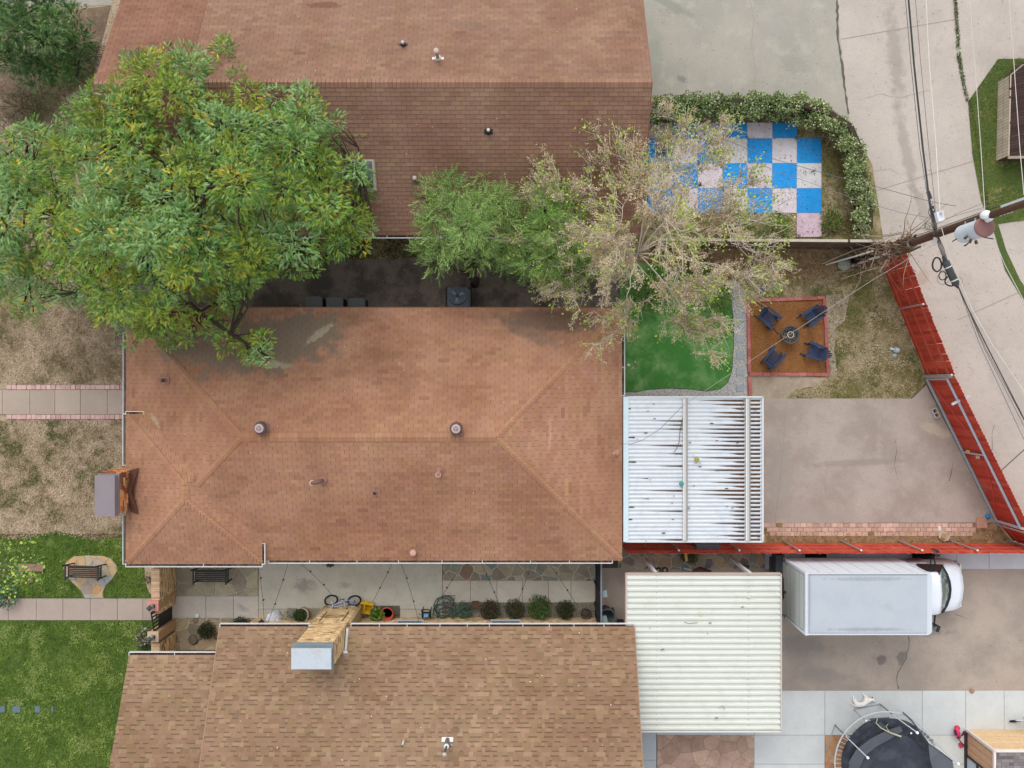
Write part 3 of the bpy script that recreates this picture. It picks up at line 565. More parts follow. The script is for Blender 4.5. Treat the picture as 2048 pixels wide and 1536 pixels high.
def gutter(house,a,b,out,w=.10,h=.11,step=2.0,end=True):
    a=Vector(a); b=Vector(b); o=Vector(out).normalized(); d=(b-a).normalized(); mb=MB(); t=.012
    prof=[o*0,o*w]
    mb.beam(a+o*(w)-Vector((0,0,h/2-.02)),b+o*w-Vector((0,0,h/2-.02)),.024,h)         # front lip
    for e in (a,b): mb.beam(e-Vector((0,0,h/2))+o*.01,e+o*w-Vector((0,0,h/2)),t,h)
    g=mb.build('gutter',trim_m,house)
    fl=MB(); fl.beam(a+o*w/2-Vector((0,0,h-.01)),b+o*w/2-Vector((0,0,h-.01)),w-.04,.02); fl.build('gutter_floor',gutin_m,g)
    n=max(1,int((b-a).length/step)); sp=(b-a)/n; 
    for i in range(n+1):
        if i in (0,n) and not end: continue
        c=a+sp*(i+R.uniform(-.15,.15) if 0<i<n else i)*1.0
        bm=MB(); bm.beam(c-o*.03+Vector((0,0,.004)),c+o*w+Vector((0,0,.012)),.022,.012); bm.build('bracket',trim_m,g)
    return g
C_main=[S(176,126,100),S(168,116,94),S(184,136,104),S(172,122,106),S(162,112,88),S(180,128,110)]
C_top=[S(140,104,90),S(132,96,82),S(148,112,94),S(136,100,90)]
C_topN=[S(188,152,130),S(180,146,124),S(194,158,136),S(184,148,130)]
C_low=[S(186,152,126),S(176,142,118),S(192,150,132),S(170,134,110),S(202,172,140),S(180,148,118),S(186,156,124),S(178,146,120),S(208,176,146)]
C_main=scl(C_main,(.90,1.03,1.0),.35); C_top=scl(C_top,(1.02,1.16,1.10),.5); C_topN=C_top; C_topL=scl(C_top,(.92,.82,.80),.8); C_low=scl(C_low,(.585,.60,.575),.5)
inview=lambda p: abs(p.x)*F/(H-p.z)<1024 and abs(p.y)*F/(H-p.z)<768
# --- middle house
mh=thing('ranch_house','middle house with red-brown hipped shingle roof and a turbine vent pair','house',(-5,-2,0))
mb=MB(); mb.box((-5.05,-1.84,1.25),(17.2,8.2,2.5)); mb.box((-11.5,-3.9,1.3),(4.0,4.6,2.6)); mb.build('wall',wall_m,mh)
E,K=2.6,.34
x0,x1,y0,y1=-14.15,4.03,-6.47,2.787; hr=(y1-y0)/2; zr=E+K*hr; ym=(y0+y1)/2; xa,xb=x0+hr+.15,x1-hr+.05
RW=(xa,ym,zr); RE=(xb,ym,zr)
planes=[[(x0,y0,E),(x1,y0,E),RE,RW],[(x1,y1,E),(x0,y1,E),RW,RE],[(x0,y1,E),(x0,y0,E),RW],[(x1,y0,E),(x1,y1,E),RE]]
wx0,wx1,wy0,wy1,wE=-14.03,-9.07,-6.54,-1.09,2.86; wr=(wx1-wx0)/2; wz=wE+K*wr; wm=(wx0+wx1)/2
A_=(wm,wy1-wr,wz); B_=(wm,wy0+wr,wz)
wplanes=[[(wx0,wy1,wE),(wx0,wy0,wE),B_,A_],[(wx1,wy0,wE),(wx1,wy1,wE),A_,B_],[(wx0,wy0,wE),(wx1,wy0,wE),B_],[(wx1,wy1,wE),(wx0,wy1,wE),A_]]
def main_z(x,y): return E+K*max(-9,min(x-x0,x1-x,y-y0,y1-y))
def wing_z(x,y): return wE+K*min(x-wx0,wx1-x,y-wy0,wy1-y)
def roof_z(x,y):
    z=main_z(x,y)
    if wx0<x<wx1 and wy0<y<wy1: z=max(z,wing_z(x,y))
    return z
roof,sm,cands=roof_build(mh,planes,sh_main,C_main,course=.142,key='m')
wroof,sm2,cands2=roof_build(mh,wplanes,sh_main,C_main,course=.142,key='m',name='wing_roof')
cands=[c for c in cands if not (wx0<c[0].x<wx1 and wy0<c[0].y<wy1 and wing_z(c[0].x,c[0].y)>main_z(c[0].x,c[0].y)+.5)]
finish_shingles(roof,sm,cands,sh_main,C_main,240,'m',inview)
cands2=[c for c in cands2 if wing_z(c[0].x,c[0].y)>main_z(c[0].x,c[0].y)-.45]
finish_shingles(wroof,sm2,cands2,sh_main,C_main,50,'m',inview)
cm=MB(); CC_=scl(C_main,(1.08,1.08,1.03),.7)
nx,px_,ny,py_=(-1,0,-K),(1,0,-K),(0,-1,-K),(0,1,-K)
caps(cm,(x0,y1,E),RW,nx,py_,CC_,w=.15); caps(cm,(x0,y0,E),RW,nx,ny,CC_,w=.15); caps(cm,(x1,y1,E),RE,px_,py_,CC_,w=.15); caps(cm,(x1,y0,E),RE,px_,ny,CC_,w=.15); caps(cm,RW,RE,ny,py_,CC_,w=.15,seed=4)
o=cm.build('ridge_caps',sh_main,roof); o['kind']='stuff'
cm=MB(); caps(cm,(wx0,wy0,wE),B_,nx,ny,CC_,w=.15); caps(cm,(wx1,wy0,wE),B_,px_,ny,CC_,w=.15); caps(cm,(wx0,wy1,wE),A_,nx,py_,CC_,w=.15); caps(cm,(wx1-.9,wy1-.9,wE+K*.9),A_,px_,py_,CC_,w=.15) ; caps(cm,B_,A_,nx,px_,CC_,w=.15)
o=cm.build('ridge_caps',sh_main,wroof); o['kind']='stuff'
gutter(mh,(x0,wy1,E),(x0,y1-.9,E),(-1,0,0)); gutter(mh,(wx0,-2.95,wE),(wx0,wy1,wE),(-1,0,0)); gutter(mh,(wx0,wy0,wE),(wx0,-4.75,wE),(-1,0,0))
gutter(mh,(wx0,wy1,wE),(wx0+.66,wy1,wE),(0,1,0),w=.09); gutter(mh,(wx0,wy0,wE),(wx1,wy0,wE),(0,-1,0)); gutter(mh,(wx1,wy0,wE),(wx1,wy0+.75,wE),(1,0,0),w=.09)
gutter(mh,(wx1+.15,y0,E),(3.68,y0,E),(0,-1,0),step=1.5); gutter(mh,(x1,-.42,E),(x1,y1-.03,E),(1,0,0),step=.9)
mb=MB(); mb.beam((x0+.2,y1+.02,E-.05),(x1,y1+.02,E-.05),.03,.14); mb.build('fascia',mat('brown_fascia',S(130,92,76)),mh)
# --- top house
th_=thing('ranch_house','brown-roofed house at the top of the photo, behind the big green tree','house',(-5,10,0))
tz,tY=5.0,10.12; TE=2.7; TL,TR=-10.9,4.685; slope=.4915
planes=[[(TL,5.44,TE),(TR,5.44,TE),(TR,tY,tz),(TL,tY,tz)]]
plN=[[(TR,15.2,tz-.4915*5.08),(TL,15.2,tz-.4915*5.08),(TL,tY,tz),(TR,tY,tz)]]
d_=.16
planesL=[[(-14.12,5.5,TE-d_),(TL,5.5,TE-d_),(TL,tY,tz-d_),(-14.12,tY,tz-d_)]]
plNL=[[(TL,15.2,tz-.4915*5.08-d_),(-14.12,15.2,tz-.4915*5.08-d_),(-14.12,tY,tz-d_),(TL,tY,tz-d_)]]
mb=MB(); mb.box((-3.1,10.3,1.25),(14.8,8.9,2.5)); mb.box((-12.3,10.3,1.2),(3.0,8.7,2.4)); mb.build('wall',wall_m,th_)
mb=MB(); 
for xx in (TR-.25,-13.9): mb.add([(xx,5.9,2.45),(xx,14.8,2.45),(xx,tY,tz-.3)],[(0,1,2),(2,1,0)])
mb.build('gable',wall_m,th_)
vT=lambda p: inview(p) and not (p.x<-3.5 and p.y<9.3)
for nm,pl,cc,ky,lim,kw in (('south_roof',planes,C_top,'t',200,dict(th=.016)),('north_roof',plN,C_topN,'n',50,dict()),('lower_south_roof',planesL,C_topL,'tl',0,dict(th=.016)),('lower_north_roof',plNL,C_topL,'nl',40,dict())):
    ro,s_,c_=roof_build(th_,pl,sh_top,cc,course=.145,key=ky,name=nm,**kw)
    finish_shingles(ro,s_,c_,sh_top,cc,lim,ky,vT)
    if nm=='south_roof':
        cm=MB(); caps(cm,(TR,tY,tz),(TL,tY,tz),(0,-1,-slope),(0,1,-slope),[S(150,116,98),S(144,112,94)],w=.15); o=cm.build('ridge_caps',sh_top,ro); o['kind']='stuff'
    if nm=='lower_south_roof':
        cm=MB(); caps(cm,(TL,tY,tz-d_),(-14.12,tY,tz-d_),(0,-1,-slope),(0,1,-slope),[S(150,116,98),S(144,112,94)],w=.15); o=cm.build('ridge_caps',sh_top,ro); o['kind']='stuff'
gutter(th_,(-13.8,5.44,TE),(4.5,5.44,TE),(0,-1,0),step=2.2)
for q1,q2 in (((TR+.02,5.44,TE-.1),(TR+.02,tY,tz-.1)),((TR+.02,tY,tz-.1),(TR+.02,15.2,tz-.4915*5.08-.1)),((-14.14,5.5,TE-d_-.1),(-14.14,tY,tz-d_-.1)),((-14.14,tY,tz-d_-.1),(-14.14,15.2,tz-.4915*5.08-d_-.1))): mb=MB(); mb.beam(q1,q2,.04,.16); mb.build('rake_board',MATS['brown_fascia'],th_)
def top_z(x,y): return tz-slope*abs(y-tY)
# --- bottom house
lh=thing('ranch_house','tan shingled house along the bottom edge, with a brick chimney','house',(-4,-13,0))
LZ,LY,ls=2.7,-8.86,.435; LL,LR=-10.67,4.457; yb=-15.6; zb=LZ+ls*(LY-yb)
pl=[[(LR,LY,LZ),(LL,LY,LZ),(LL,yb,zb),(LR,yb,zb)]]; lz2=2.7; lY2=-9.9
pl2=[[(LL,lY2,lz2),(-13.99,lY2,lz2),(-13.99,yb,lz2+.41*(lY2-yb)),(LL,yb,lz2+.41*(lY2-yb))]]
plb=[[(LL,-22.3,LZ),(LR,-22.3,LZ),(LR,yb,zb),(LL,yb,zb)]]; pl2b=[[(-13.99,-21.3,lz2),(LL,-21.3,lz2),(LL,yb,lz2+.41*(lY2-yb)),(-13.99,yb,lz2+.41*(lY2-yb))]]
def low_z(x,y): return LZ+ls*(LY-y) if x>LL else lz2+.41*(lY2-y)
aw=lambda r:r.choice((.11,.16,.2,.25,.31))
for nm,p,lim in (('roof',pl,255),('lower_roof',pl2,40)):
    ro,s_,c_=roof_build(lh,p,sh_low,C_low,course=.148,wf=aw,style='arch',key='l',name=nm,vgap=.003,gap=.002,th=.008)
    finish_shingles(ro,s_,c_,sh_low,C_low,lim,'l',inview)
ro,s_,c_=roof_build(lh,plb+pl2b,sh_low,C_low,course=.29,wf=lambda r:1.0,key='lb',name='rear_roof'); finish_shingles(ro,s_,c_,sh_low,C_low,0,'lb')
BRC=[S(226,194,146),S(212,180,130),S(228,200,152),S(204,168,124),S(218,184,142),S(192,158,114),S(232,206,164)]
def brick_wall(parent,a,b,z0,z1,nrm,name='brick_courses',cols=BRC,L=.2,h=.067,holes=(),mode=None,th=.015,seed=2,dark=.05):
    """running bond of separate bricks proud of the wall face a-b"""
    r=random.Random(seed); a=Vector(a); b=Vector(b); d=(b-a); W_=d.length; d.normalize(); n=Vector(nrm); mb=MB(); z=z0; k=0
    while z+h<=z1+.001:
        x=-(L/2)*(k%2)
        while x<W_:
            xa_=max(0,x)+.005; xb_=min(W_,x+L)-.005
            if xb_-xa_>.02 and not any(h0[0]<(xa_+xb_)/2<h0[1] and h0[2]<z+h/2<h0[3] for h0 in holes):
                c=cols[r.randrange(len(cols))]; f=r.uniform(.8,1.12)
                if r.random()<dark: f*=.45
                p=a+d*xa_; q=a+d*xb_; o_=n*(th*r.uniform(.6,1.4)); tc=tuple(v*f for v in c)
                mb.add([(p.x,p.y,z+.005),(q.x,q.y,z+.005),(q.x,q.y,z+h-.005),(p.x,p.y,z+h-.005),(p.x+o_.x,p.y+o_.y,z+.005),(q.x+o_.x,q.y+o_.y,z+.005),(q.x+o_.x,q.y+o_.y,z+h-.005),(p.x+o_.x,p.y+o_.y,z+h-.005)],
                       [(4,5,6,7),(7,6,2,3),(0,1,5,4),(0,4,7,3),(5,1,2,6)],tc)
            x+=L
        z+=h; k+=1
    o=mb.build(name,bk_m,parent); o['kind']='stuff'; return o
mb=MB(); mb.box((-3.1,-15.4,1.25),(14.3,12.1,2.5)); mb.box((-12.1,-15.6,1.25),(3.4,9.4,2.5)); wl=mb.build('wall',bmort_m,lh)
win=((GX(803),GX(850)),(GX(985),GX(1038)))
hl=[(x_a+10.25,x_b+10.25,.9,2.0) for x_a,x_b in win]
brick_wall(wl,(-10.25,-9.35,0),(4.05,-9.35,0),0,2.45,(0,1,0),holes=hl)
brick_wall(wl,(-13.8,-10.9,0),(-10.4,-10.9,0),0,2.45,(0,1,0),seed=6)
brick_wall(wl,(-10.25,-10.9,0),(-10.25,-9.35,0),0,2.45,(-1,0,0),seed=7)
for xa_,xb_ in win:
    f=MB()
    for bx in (((xa_+xb_)/2,-9.29,1.98,xb_-xa_,.14,.06),((xa_+xb_)/2,-9.29,.93,xb_-xa_,.14,.06),(xa_+.03,-9.29,1.45,.06,.14,1.1),(xb_-.03,-9.29,1.45,.06,.14,1.1),((xa_+xb_)/2,-9.29,1.45,.05,.12,1.1)): f.box(bx[:3],bx[3:])
    w_=f.build('window',black_m,lh); g_=MB(); g_.box(((xa_+xb_)/2,-9.32,1.45),(xb_-xa_-.1,.02,1.0)); g_.build('pane',glass_m,w_)
    s_=MB(); s_.box(((xa_+xb_)/2,-9.27,.86),(xb_-xa_+.1,.22,.06),t=S(170,176,180)); s_.build('sill',tinted,w_)
gutter(lh,(LL,LY,LZ),(GX(620,LZ),LY,LZ),(0,1,0),step=2.2); gutter(lh,(GX(702,LZ),LY,LZ),(LR,LY,LZ),(0,1,0),step=1.0); gutter(lh,(-13.99,lY2,lz2),(LL-.02,lY2,lz2),(0,1,0),step=1.5)
tf_=mat('tan_fascia',S(150,120,96))
for X_ in (LR+.02,LL-.02): mb=MB(); mb.beam((X_,LY,LZ-.1),(X_,yb,zb-.1),.035,.17); mb.build('rake_board',tf_,lh)
# chimney of the bottom house
cx0,cx1,cy0,cy1=-7.36,-6.10,-9.60,-8.83
ch=thing('brick_chimney','tall sandy brick chimney with pale metal cap, on the bottom house','chimney',((cx0+cx1)/2,(cy0+cy1)/2,0))
mb=MB(); mb.box(((cx0+cx1)/2,(cy0+cy1)/2,2.35),(cx1-cx0,cy1-cy0,4.7)); mb.box(((cx0+cx1)/2+.02,(cy0+cy1)/2+.02,1.1),(cx1-cx0+.22,cy1-cy0-.02,2.2)); st_=mb.build('stack',mat('light_mortar',S(176,152,112),[(10,(.8,.8,.8),.4,.7,.7,'MULTIPLY')]),ch)
brick_wall(st_,(cx0,cy1,0),(cx1,cy1,0),0,4.68,(0,1,0),th=.02,seed=3,dark=.07); brick_wall(st_,(cx1,cy0,0),(cx1,cy1,0),0,4.68,(1,0,0),th=.02,seed=4,dark=.1); brick_wall(st_,(cx0,cy0,0),(cx0,cy1,0),2,4.68,(-1,0,0),th=.02,seed=5); brick_wall(st_,(cx0,cy0,0),(cx1,cy0,0),3,4.68,(0,-1,0),th=.02,seed=8)
mb=MB()
for z in (1.5,1.75): mb.box(((cx0+cx1)/2,cy1+.03,z),(.7,.02,.03))
for x in (-.42,.42): mb.box(((cx0+cx1)/2+x,cy1+.03,1.65),(.03,.02,1.2))
mb.build('recess_line',mat('dark_mortar',S(70,56,42)),ch)
mb=MB(); c_=((cx0+cx1)/2,(cy0+cy1)/2); mb.box((c_[0],c_[1],4.78),(cx1-cx0+.10,cy1-cy0+.12,.16),t=S(120,134,140)); mb.box((c_[0]-.0,c_[1],5.02),(1.34,.70,.05),t=S(176,184,190))
for sx in (-1,1):
    for sy in (-1,1): mb.box((c_[0]+sx*.58,c_[1]+sy*.26,4.93),(.05,.05,.18),t=S(120,130,134))
mb.build('cap',mat('rusty_cap_metal',(1,1,1),[(2.2,(1.0,.86,.84),.5,.7,.8,'MULTIPLY'),(8,(.82,.82,.84),.5,.7,.6,'MULTIPLY')],tint=True,rough=.5),ch)
mb=MB(); mb.beam((cx1+.10,-8.92,2.75),(cx1+.10,-9.62,3.05),.07,.07,t=S(200,206,208)); mb.box((cx1+.10,-9.66,3.08),(.14,.08,.06),t=S(220,222,222)); mb.box((cx0-.04,-8.9,2.66),(.1,.16,.05),t=S(220,220,215)); mb.build('flashing',tinted,ch)
# chimney of the middle house
ch2=thing('stone_chimney','stone chimney with mauve metal cap at the left edge of the red-brown roof','chimney',(-14.2,-3.9,0))
mb=MB(); mb.box((-14.22,-3.86,1.85),(.76,1.40,3.7)); mb.box((-14.22,-3.86,.9),(.9,1.5,1.8)); s2=mb.build('stack',mat('chimney_mortar',S(120,84,60)),ch2)
SC_=[S(196,130,84),S(176,112,72),S(210,150,100),S(150,92,62),S(130,84,60),S(200,160,120),S(120,74,56)]
def ledge_stones(a,b,n,seed):
    r=random.Random(seed); a=Vector(a); b=Vector(b); d=(b-a); W_=d.length; d.normalize(); n=Vector(n); z=0; 
    parts=[];
    while z<3.66:
        h=r.uniform(.05,.10); x=0
        while x<W_:
            L=r.uniform(.12,.42); e=min(W_,x+L); c=SC_[r.randrange(7)]; f=r.uniform(.8,1.15); o_=n*r.uniform(.01,.06); p=a+d*(x+.004); q=a+d*(e-.004); m_=MB()
            m_.add([(p.x,p.y,z+.004),(q.x,q.y,z+.004),(q.x,q.y,z+h-.004),(p.x,p.y,z+h-.004),(p.x+o_.x,p.y+o_.y,z+.004),(q.x+o_.x,q.y+o_.y,z+.004),(q.x+o_.x,q.y+o_.y,z+h-.004),(p.x+o_.x,p.y+o_.y,z+h-.004)],[(4,5,6,7),(7,6,2,3),(0,1,5,4),(0,4,7,3),(5,1,2,6)],tuple(v*f for v in c)); parts.append((z,m_)); x=e
        z+=h
    return parts
SP=ledge_stones((-13.84,-4.56,0),(-13.84,-3.16,0),(1,0,0),3)+ledge_stones((-14.6,-3.16,0),(-13.84,-3.16,0),(0,1,0),4)
big=MB(); cnt=0
for z,m_ in sorted(SP,key=lambda t:-t[0]):
    if z>2.5 and cnt<120: m_.build('stone',stone_m,s2); cnt+=1
    else: big.add(m_.v,m_.f); big.t[-len(m_.f):]=m_.t
o=big.build('stone_courses',stone_m,s2); o['kind']='stuff'
cv=mat('mauve_sheet_metal',S(134,124,128),[(2,(.88,.88,.88),.4,.7,.6,'MULTIPLY')],rough=.45,metal=.1)
mb=MB(); hx0,hx1,hy0,hy1=-14.56,-13.86,-4.62,-3.18
mb.box(((hx0+hx1)/2,(hy0+hy1)/2,3.97),(hx1-hx0,hy1-hy0,.03)); mb.box(((hx0+hx1)/2,(hy0+hy1)/2,3.84),(hx1-hx0-.05,hy1-hy0-.05,.22)); mb.box(((hx0+hx1)/2,(hy0+hy1)/2,3.72),(hx1-hx0+.06,hy1-hy0+.06,.03)); mb.build('cap',cv,ch2)
mb=MB(); zz=lambda x,y:wing_z(x,y)
mb.add([(-13.82,-3.12,zz(-13.8,-3.2)+.02),(-13.45,-3.02,zz(-13.4,-3.2)+.03),(-13.66,-3.86,zz(-13.6,-3.8)+.20),(-13.82,-3.86,zz(-13.8,-3.8)+.30),(-13.45,-4.70,zz(-13.4,-4.6)+.03),(-13.82,-4.62,zz(-13.8,-4.6)+.02)],[(0,1,2,3),(3,2,4,5)],S(96,66,54)); mb.build('cricket',MATS['brown_fascia'] if False else sh_main,ch2)  # cricket is roof-coloured; the shade beside the chimney is painted into its tint
# ---------------------------------------------------------------- roof fittings
vent_c=S(128,106,104)
def rp(px,py,zf):   # where the pixel's sight line meets a roof height function
    z=3.0
    for _ in range(12): p=G(px,py,z); z=zf(p.x,p.y)
    return Vector((p.x,p.y,z))
def turbine(px,py,label):
    p=rp(px,py+2,roof_z); t=thing('turbine_vent',label,'roof vent',p,'turbine vents on the red-brown roof')
    b=MB(); b.lathe([(.20,-.08),(.19,.04),(.15,.08),(.15,.20),(.17,.21)],p,18,t=vent_c); b.build('base',tinted,t)
    d=MB(); prof=[(.13,.22),(.20,.25),(.235,.33),(.225,.42),(.17,.50),(.12,.53)]; d.lathe([(r*.92,z) for r,z in prof],p,18,t=S(70,58,58))
    for k in range(20):
        a=2*math.pi*k/20; pts=[(p.x+r*math.cos(a+.25*i/5),p.y+r*math.sin(a+.25*i/5),p.z+z) for i,(r,z) in enumerate(prof)]; d.tube(pts,.016,4,t=vent_c)
    d.build('turbine_head',tinted,t,True)
    c=MB(); c.lathe([(.155,.525),(.15,.55),(.10,.56),(.095,.55)],p,18,t=S(176,158,156)); c.lathe([(.095,.55),(.02,.565),(0,.565)],p,12,t=S(140,118,116))
    for k in range(3): a=2*math.pi*k/3+.5; c.beam((p.x,p.y,p.z+.575),(p.x+.1*math.cos(a),p.y+.1*math.sin(a),p.z+.565),.02,.012,t=S(176,158,156))
    c.build('cap',tinted,t)
turbine(528,853,'brown turbine roof vent, the left of two near the ridge'); turbine(914,854,'brown turbine roof vent, the right of two near the ridge')
def pipe(px,py,zf,label,bend=None,r=.055,h=.35,col=S(150,112,98),capc=S(176,140,124),flash=(.32,.24),fc=S(150,112,98),cat='vent pipe',capr=1.5):
    p=rp(px,py,zf); t=thing('vent_pipe',label,cat,p); f=MB(); e=.15
    q=[(p.x-flash[0]/2,p.y-flash[1]/2),(p.x+flash[0]/2,p.y-flash[1]/2),(p.x+flash[0]/2,p.y+flash[1]/2),(p.x-flash[0]/2,p.y+flash[1]/2)]
    f.add([(a,b,zf(a,b)+.022) for a,b in q]+[(a,b,zf(a,b)) for a,b in q],[(0,1,2,3),(4,5,1,0),(5,6,2,1),(6,7,3,2),(7,4,0,3)],fc); f.lathe([(r*2.2,.0),(r*1.8,.06),(r*1.2,.12)],p,12,t=fc); f.build('flashing',tinted,t)
    b=MB()
    if bend: pts=[p,p+Vector((0,0,h*.6)),p+Vector((bend[0]*.3,bend[1]*.3,h*.9)),p+Vector((bend[0]*.75,bend[1]*.75,h)),p+Vector((bend[0],bend[1],h*.9))]
    else: pts=[p,p+Vector((0,0,h))]
    b.tube(pts,r,10,t=col); b.build('pipe',tinted,t,bool(bend)); e=pts[-1]
    c=MB(); c.lathe([(r*1.2,-.02),(r*capr,.0),(r*capr,.03),(r*.9,.05),(0,.055)],e,12,t=capc); c.build('cap',tinted,t); return t
pipe(646,960,roof_z,'brown bent flue pipe leaning left, below the left turbine vent',bend=(-.28,-.06),h=.42,r=.075,col=S(110,84,76))
pipe(879,941,roof_z,'short brown bent vent below the right turbine vent',bend=(-.02,-.12),h=.28,r=.07)
pipe(751,985,roof_z,'small stub vent pipe between the two bent vents on the red-brown roof',h=.2,r=.04,col=S(140,104,94),capc=S(50,36,34))
pipe(331,761,roof_z,'small dark stub vent near the roof corner beside the big tree',h=.2,r=.05,col=S(120,88,82),capc=S(60,44,42))
pipe(827,1104,roof_z,'round pinkish cap vent near the lower gutter of the red-brown roof',h=.16,r=.07,capc=S(190,148,132),capr=1.6,flash=(.24,.2))
BK=S(44,44,48)
pipe(807,90,top_z,'black vent boot on the pale upper slope of the top house',h=.22,r=.05,col=S(130,130,128),capc=S(190,186,180),fc=BK,flash=(.3,.1),capr=1.1)
pipe(977,264,top_z,'black vent boot on the dark slope of the top house',h=.22,r=.05,col=S(130,130,128),capc=S(200,196,190),fc=BK,flash=(.3,.16),capr=1.1)
pipe(876,117,top_z,'tall light grey flue pipe on the top house roof',h=.62,r=.06,col=S(150,130,120),capc=S(178,160,150),fc=S(206,200,190),flash=(.4,.1),capr=1.5)
pipe(832,362,top_z,'grey stub pipe just above the fine-leaved green tree',h=.4,r=.05,col=S(120,110,104),capc=S(170,160,150),fc=S(120,90,80))
pipe(808,1480,low_z,'thin white vent pipe on the tan roof',h=-.0+.45,r=.028,col=S(214,214,214),capc=S(90,86,84),fc=S(160,130,108),flash=(.12,.12))
# service mast on tan roof
p=rp(895,1479,low_z); t=thing('service_mast','grey metal mast with pale flashing plate on the tan roof','mast',p)
f=MB(); q=[(p.x-.2,p.y-.06),(p.x+.2,p.y-.06),(p.x+.2,p.y+.08),(p.x-.2,p.y+.08)]; f.add([(a,b,low_z(a,b)+.03) for a,b in q],[(0,1,2,3)],S(206,212,208)); f.build('flashing',tinted,t)
b=MB(); pts=[p+Vector((0,0,0)),p+Vector((0,-.02,.45)),p+Vector((-.02,-.05,.95))]; b.tube(pts[:2],.075,10,t=S(96,94,98)); b.tube(pts[1:],.04,10,t=S(78,74,76)); b.lathe([(.085,0),(.085,.05)],p+Vector((0,-.02,.44)),12,t=S(220,222,224)); b.build('pipe',tinted,t); c=MB(); c.lathe([(.06,0),(.07,.05),(.0,.1)],pts[-1],10,t=S(170,168,168)); c.build('cap',tinted,t)
# weatherhead
p=rp(1232,905,roof_z); t=thing('weatherhead','small electric service weatherhead on the right edge of the red-brown roof','weatherhead',p); b=MB(); b.tube([p,p+Vector((0,0,.5))],.035,8,t=S(150,112,98)); b.tube([p+Vector((0,0,.46)),p+Vector((-.10,.04,.58)),p+Vector((-.16,.0,.5))],.06,8,t=S(176,130,112)); b.build('mast',tinted,t); c=MB(); c.lathe([(.14,.02),(.1,.05),(.05,.1)],p,12,t=S(160,116,98)); c.build('flashing',tinted,t)
# skylight
zc=top_z(0,8.1); p=rp(733,352,top_z); t=thing('skylight','square grey skylight dome on the top house, at the edge of the big tree','skylight',p)
def rq(cx,cy,w,h,dz): return [(cx-w/2,cy-h/2,top_z(cx-w/2,cy-h/2)+dz),(cx+w/2,cy-h/2,top_z(cx,cy-h/2)+dz),(cx+w/2,cy+h/2,top_z(cx,cy+h/2)+dz),(cx-w/2,cy+h/2,top_z(cx,cy+h/2)+dz)]
mb=MB(); a=rq(p.x-.15,p.y,.98,.98,.02); b=rq(p.x-.15,p.y,.94,.94,.18); c=rq(p.x-.15,p.y,.82,.82,.19); mb.add(a+b+c,[(i,(i+1)%4,4+(i+1)%4,4+i) for i in range(4)]+[(4+i,4+(i+1)%4,8+(i+1)%4,8+i) for i in range(4)],S(186,172,160)); mb.build('frame',tinted,t)
mb=MB(); c=rq(p.x-.15,p.y,.82,.82,.185); ap=Vector((p.x-.15,p.y,top_z(p.x,p.y)+.36)); mb.add(c+[ap],[(0,1,4),(1,2,4),(2,3,4),(3,0,4)]); mb.build('pane',glass_m,t)
litter('roof_petals',60,(-8,5.8,4.3,13.5),top_z,[S(225,215,195),S(210,190,150)],'pale petals scattered on the brown roof',.022)
litter('roof_petals',45,(-13,-6,3.6,2.4),roof_z,[S(225,215,205)],'pale specks scattered on the red-brown roof',.02)
litter('roof_petals',30,(-10,-13,3.6,-9),low_z,[S(235,230,220)],'white petals scattered on the tan roof',.03)
litter('leaf_debris',140,(-5.9,8.55,-5.0,8.62),top_z,[S(150,140,90),S(120,100,70)],'leaf debris piled above the skylight',.04)
# ---------------------------------------------------------------- patio cover (white) and carport (cream)
def corr(name,parent,X0,X1,Y0,Y1,z,n,m,prof,slope=0.0,pn='roof_panel'):
    p=(Y1-Y0)/n; pts=[(a*p,b) for a,b in prof]; k=len(pts); mb=MB(); vs=[]
    for x,dz in ((X0,0),(X1,slope)):
        for a,b in pts: vs.append((x-X0,a,b+dz))
    vs+= [(v[0],v[1],v[2]-.012) for v in vs]
    f=[(i,i+1,k+i+1,k+i) for i in range(k-1)]+[(2*k+i+1,2*k+i,3*k+i,3*k+i+1) for i in range(k-1)]+[(i+1,i,2*k+i,2*k+i+1) for i in range(k-1)]+[(k+i,k+i+1,3*k+i+1,3*k+i) for i in range(k-1)]
    mb.add(vs,f); me=mb.mesh(pn); off=WL[parent.name]
    for i in range(n):
        o=link(pn,me,m,parent); o.location=Vector((X0,Y0+i*p,z))-off
pc=thing('patio_cover','white corrugated patio cover with grimy ribs beside the red-brown house','patio cover',(6.6,-3.1,0))
X0,X1,Y0,Y1=GX(1256,2.55),GX(1524,2.55),GY(1082,2.55),GY(795,2.55); Z=2.55
corr('p',pc,X0,X1,Y0,Y1,Z,35,alu_m,[(0,.005),(.12,0),(.34,0),(.52,.028),(.62,.034),(.84,.034),(.92,.028),(1,.005)],slope=-.05)
mb=MB(); mb.beam((GX(1251.5,Z),Y0-.02,Z+.05),(GX(1251.5,Z),Y1+.03,Z+.05),.19,.03,t=S(190,208,214)); mb.build('flashing',tinted,pc)
GB=S(186,184,180)
for px,w in ((1370.5,.16),(1496,.17)):
    mb=MB(); x=GX(px,Z+.08); mb.box((x,(Y0+Y1)/2,Z+.06),(w,Y1-Y0-.06,.07),t=GB); mb.box((x-w/2+.02,(Y0+Y1)/2,Z+.10),(.04,Y1-Y0-.06,.025),t=S(212,212,210)); mb.box((x+w/2-.02,(Y0+Y1)/2,Z+.10),(.04,Y1-Y0-.06,.025),t=S(140,134,128)); mb.build('beam',tinted,pc)
WT=S(206,208,210)
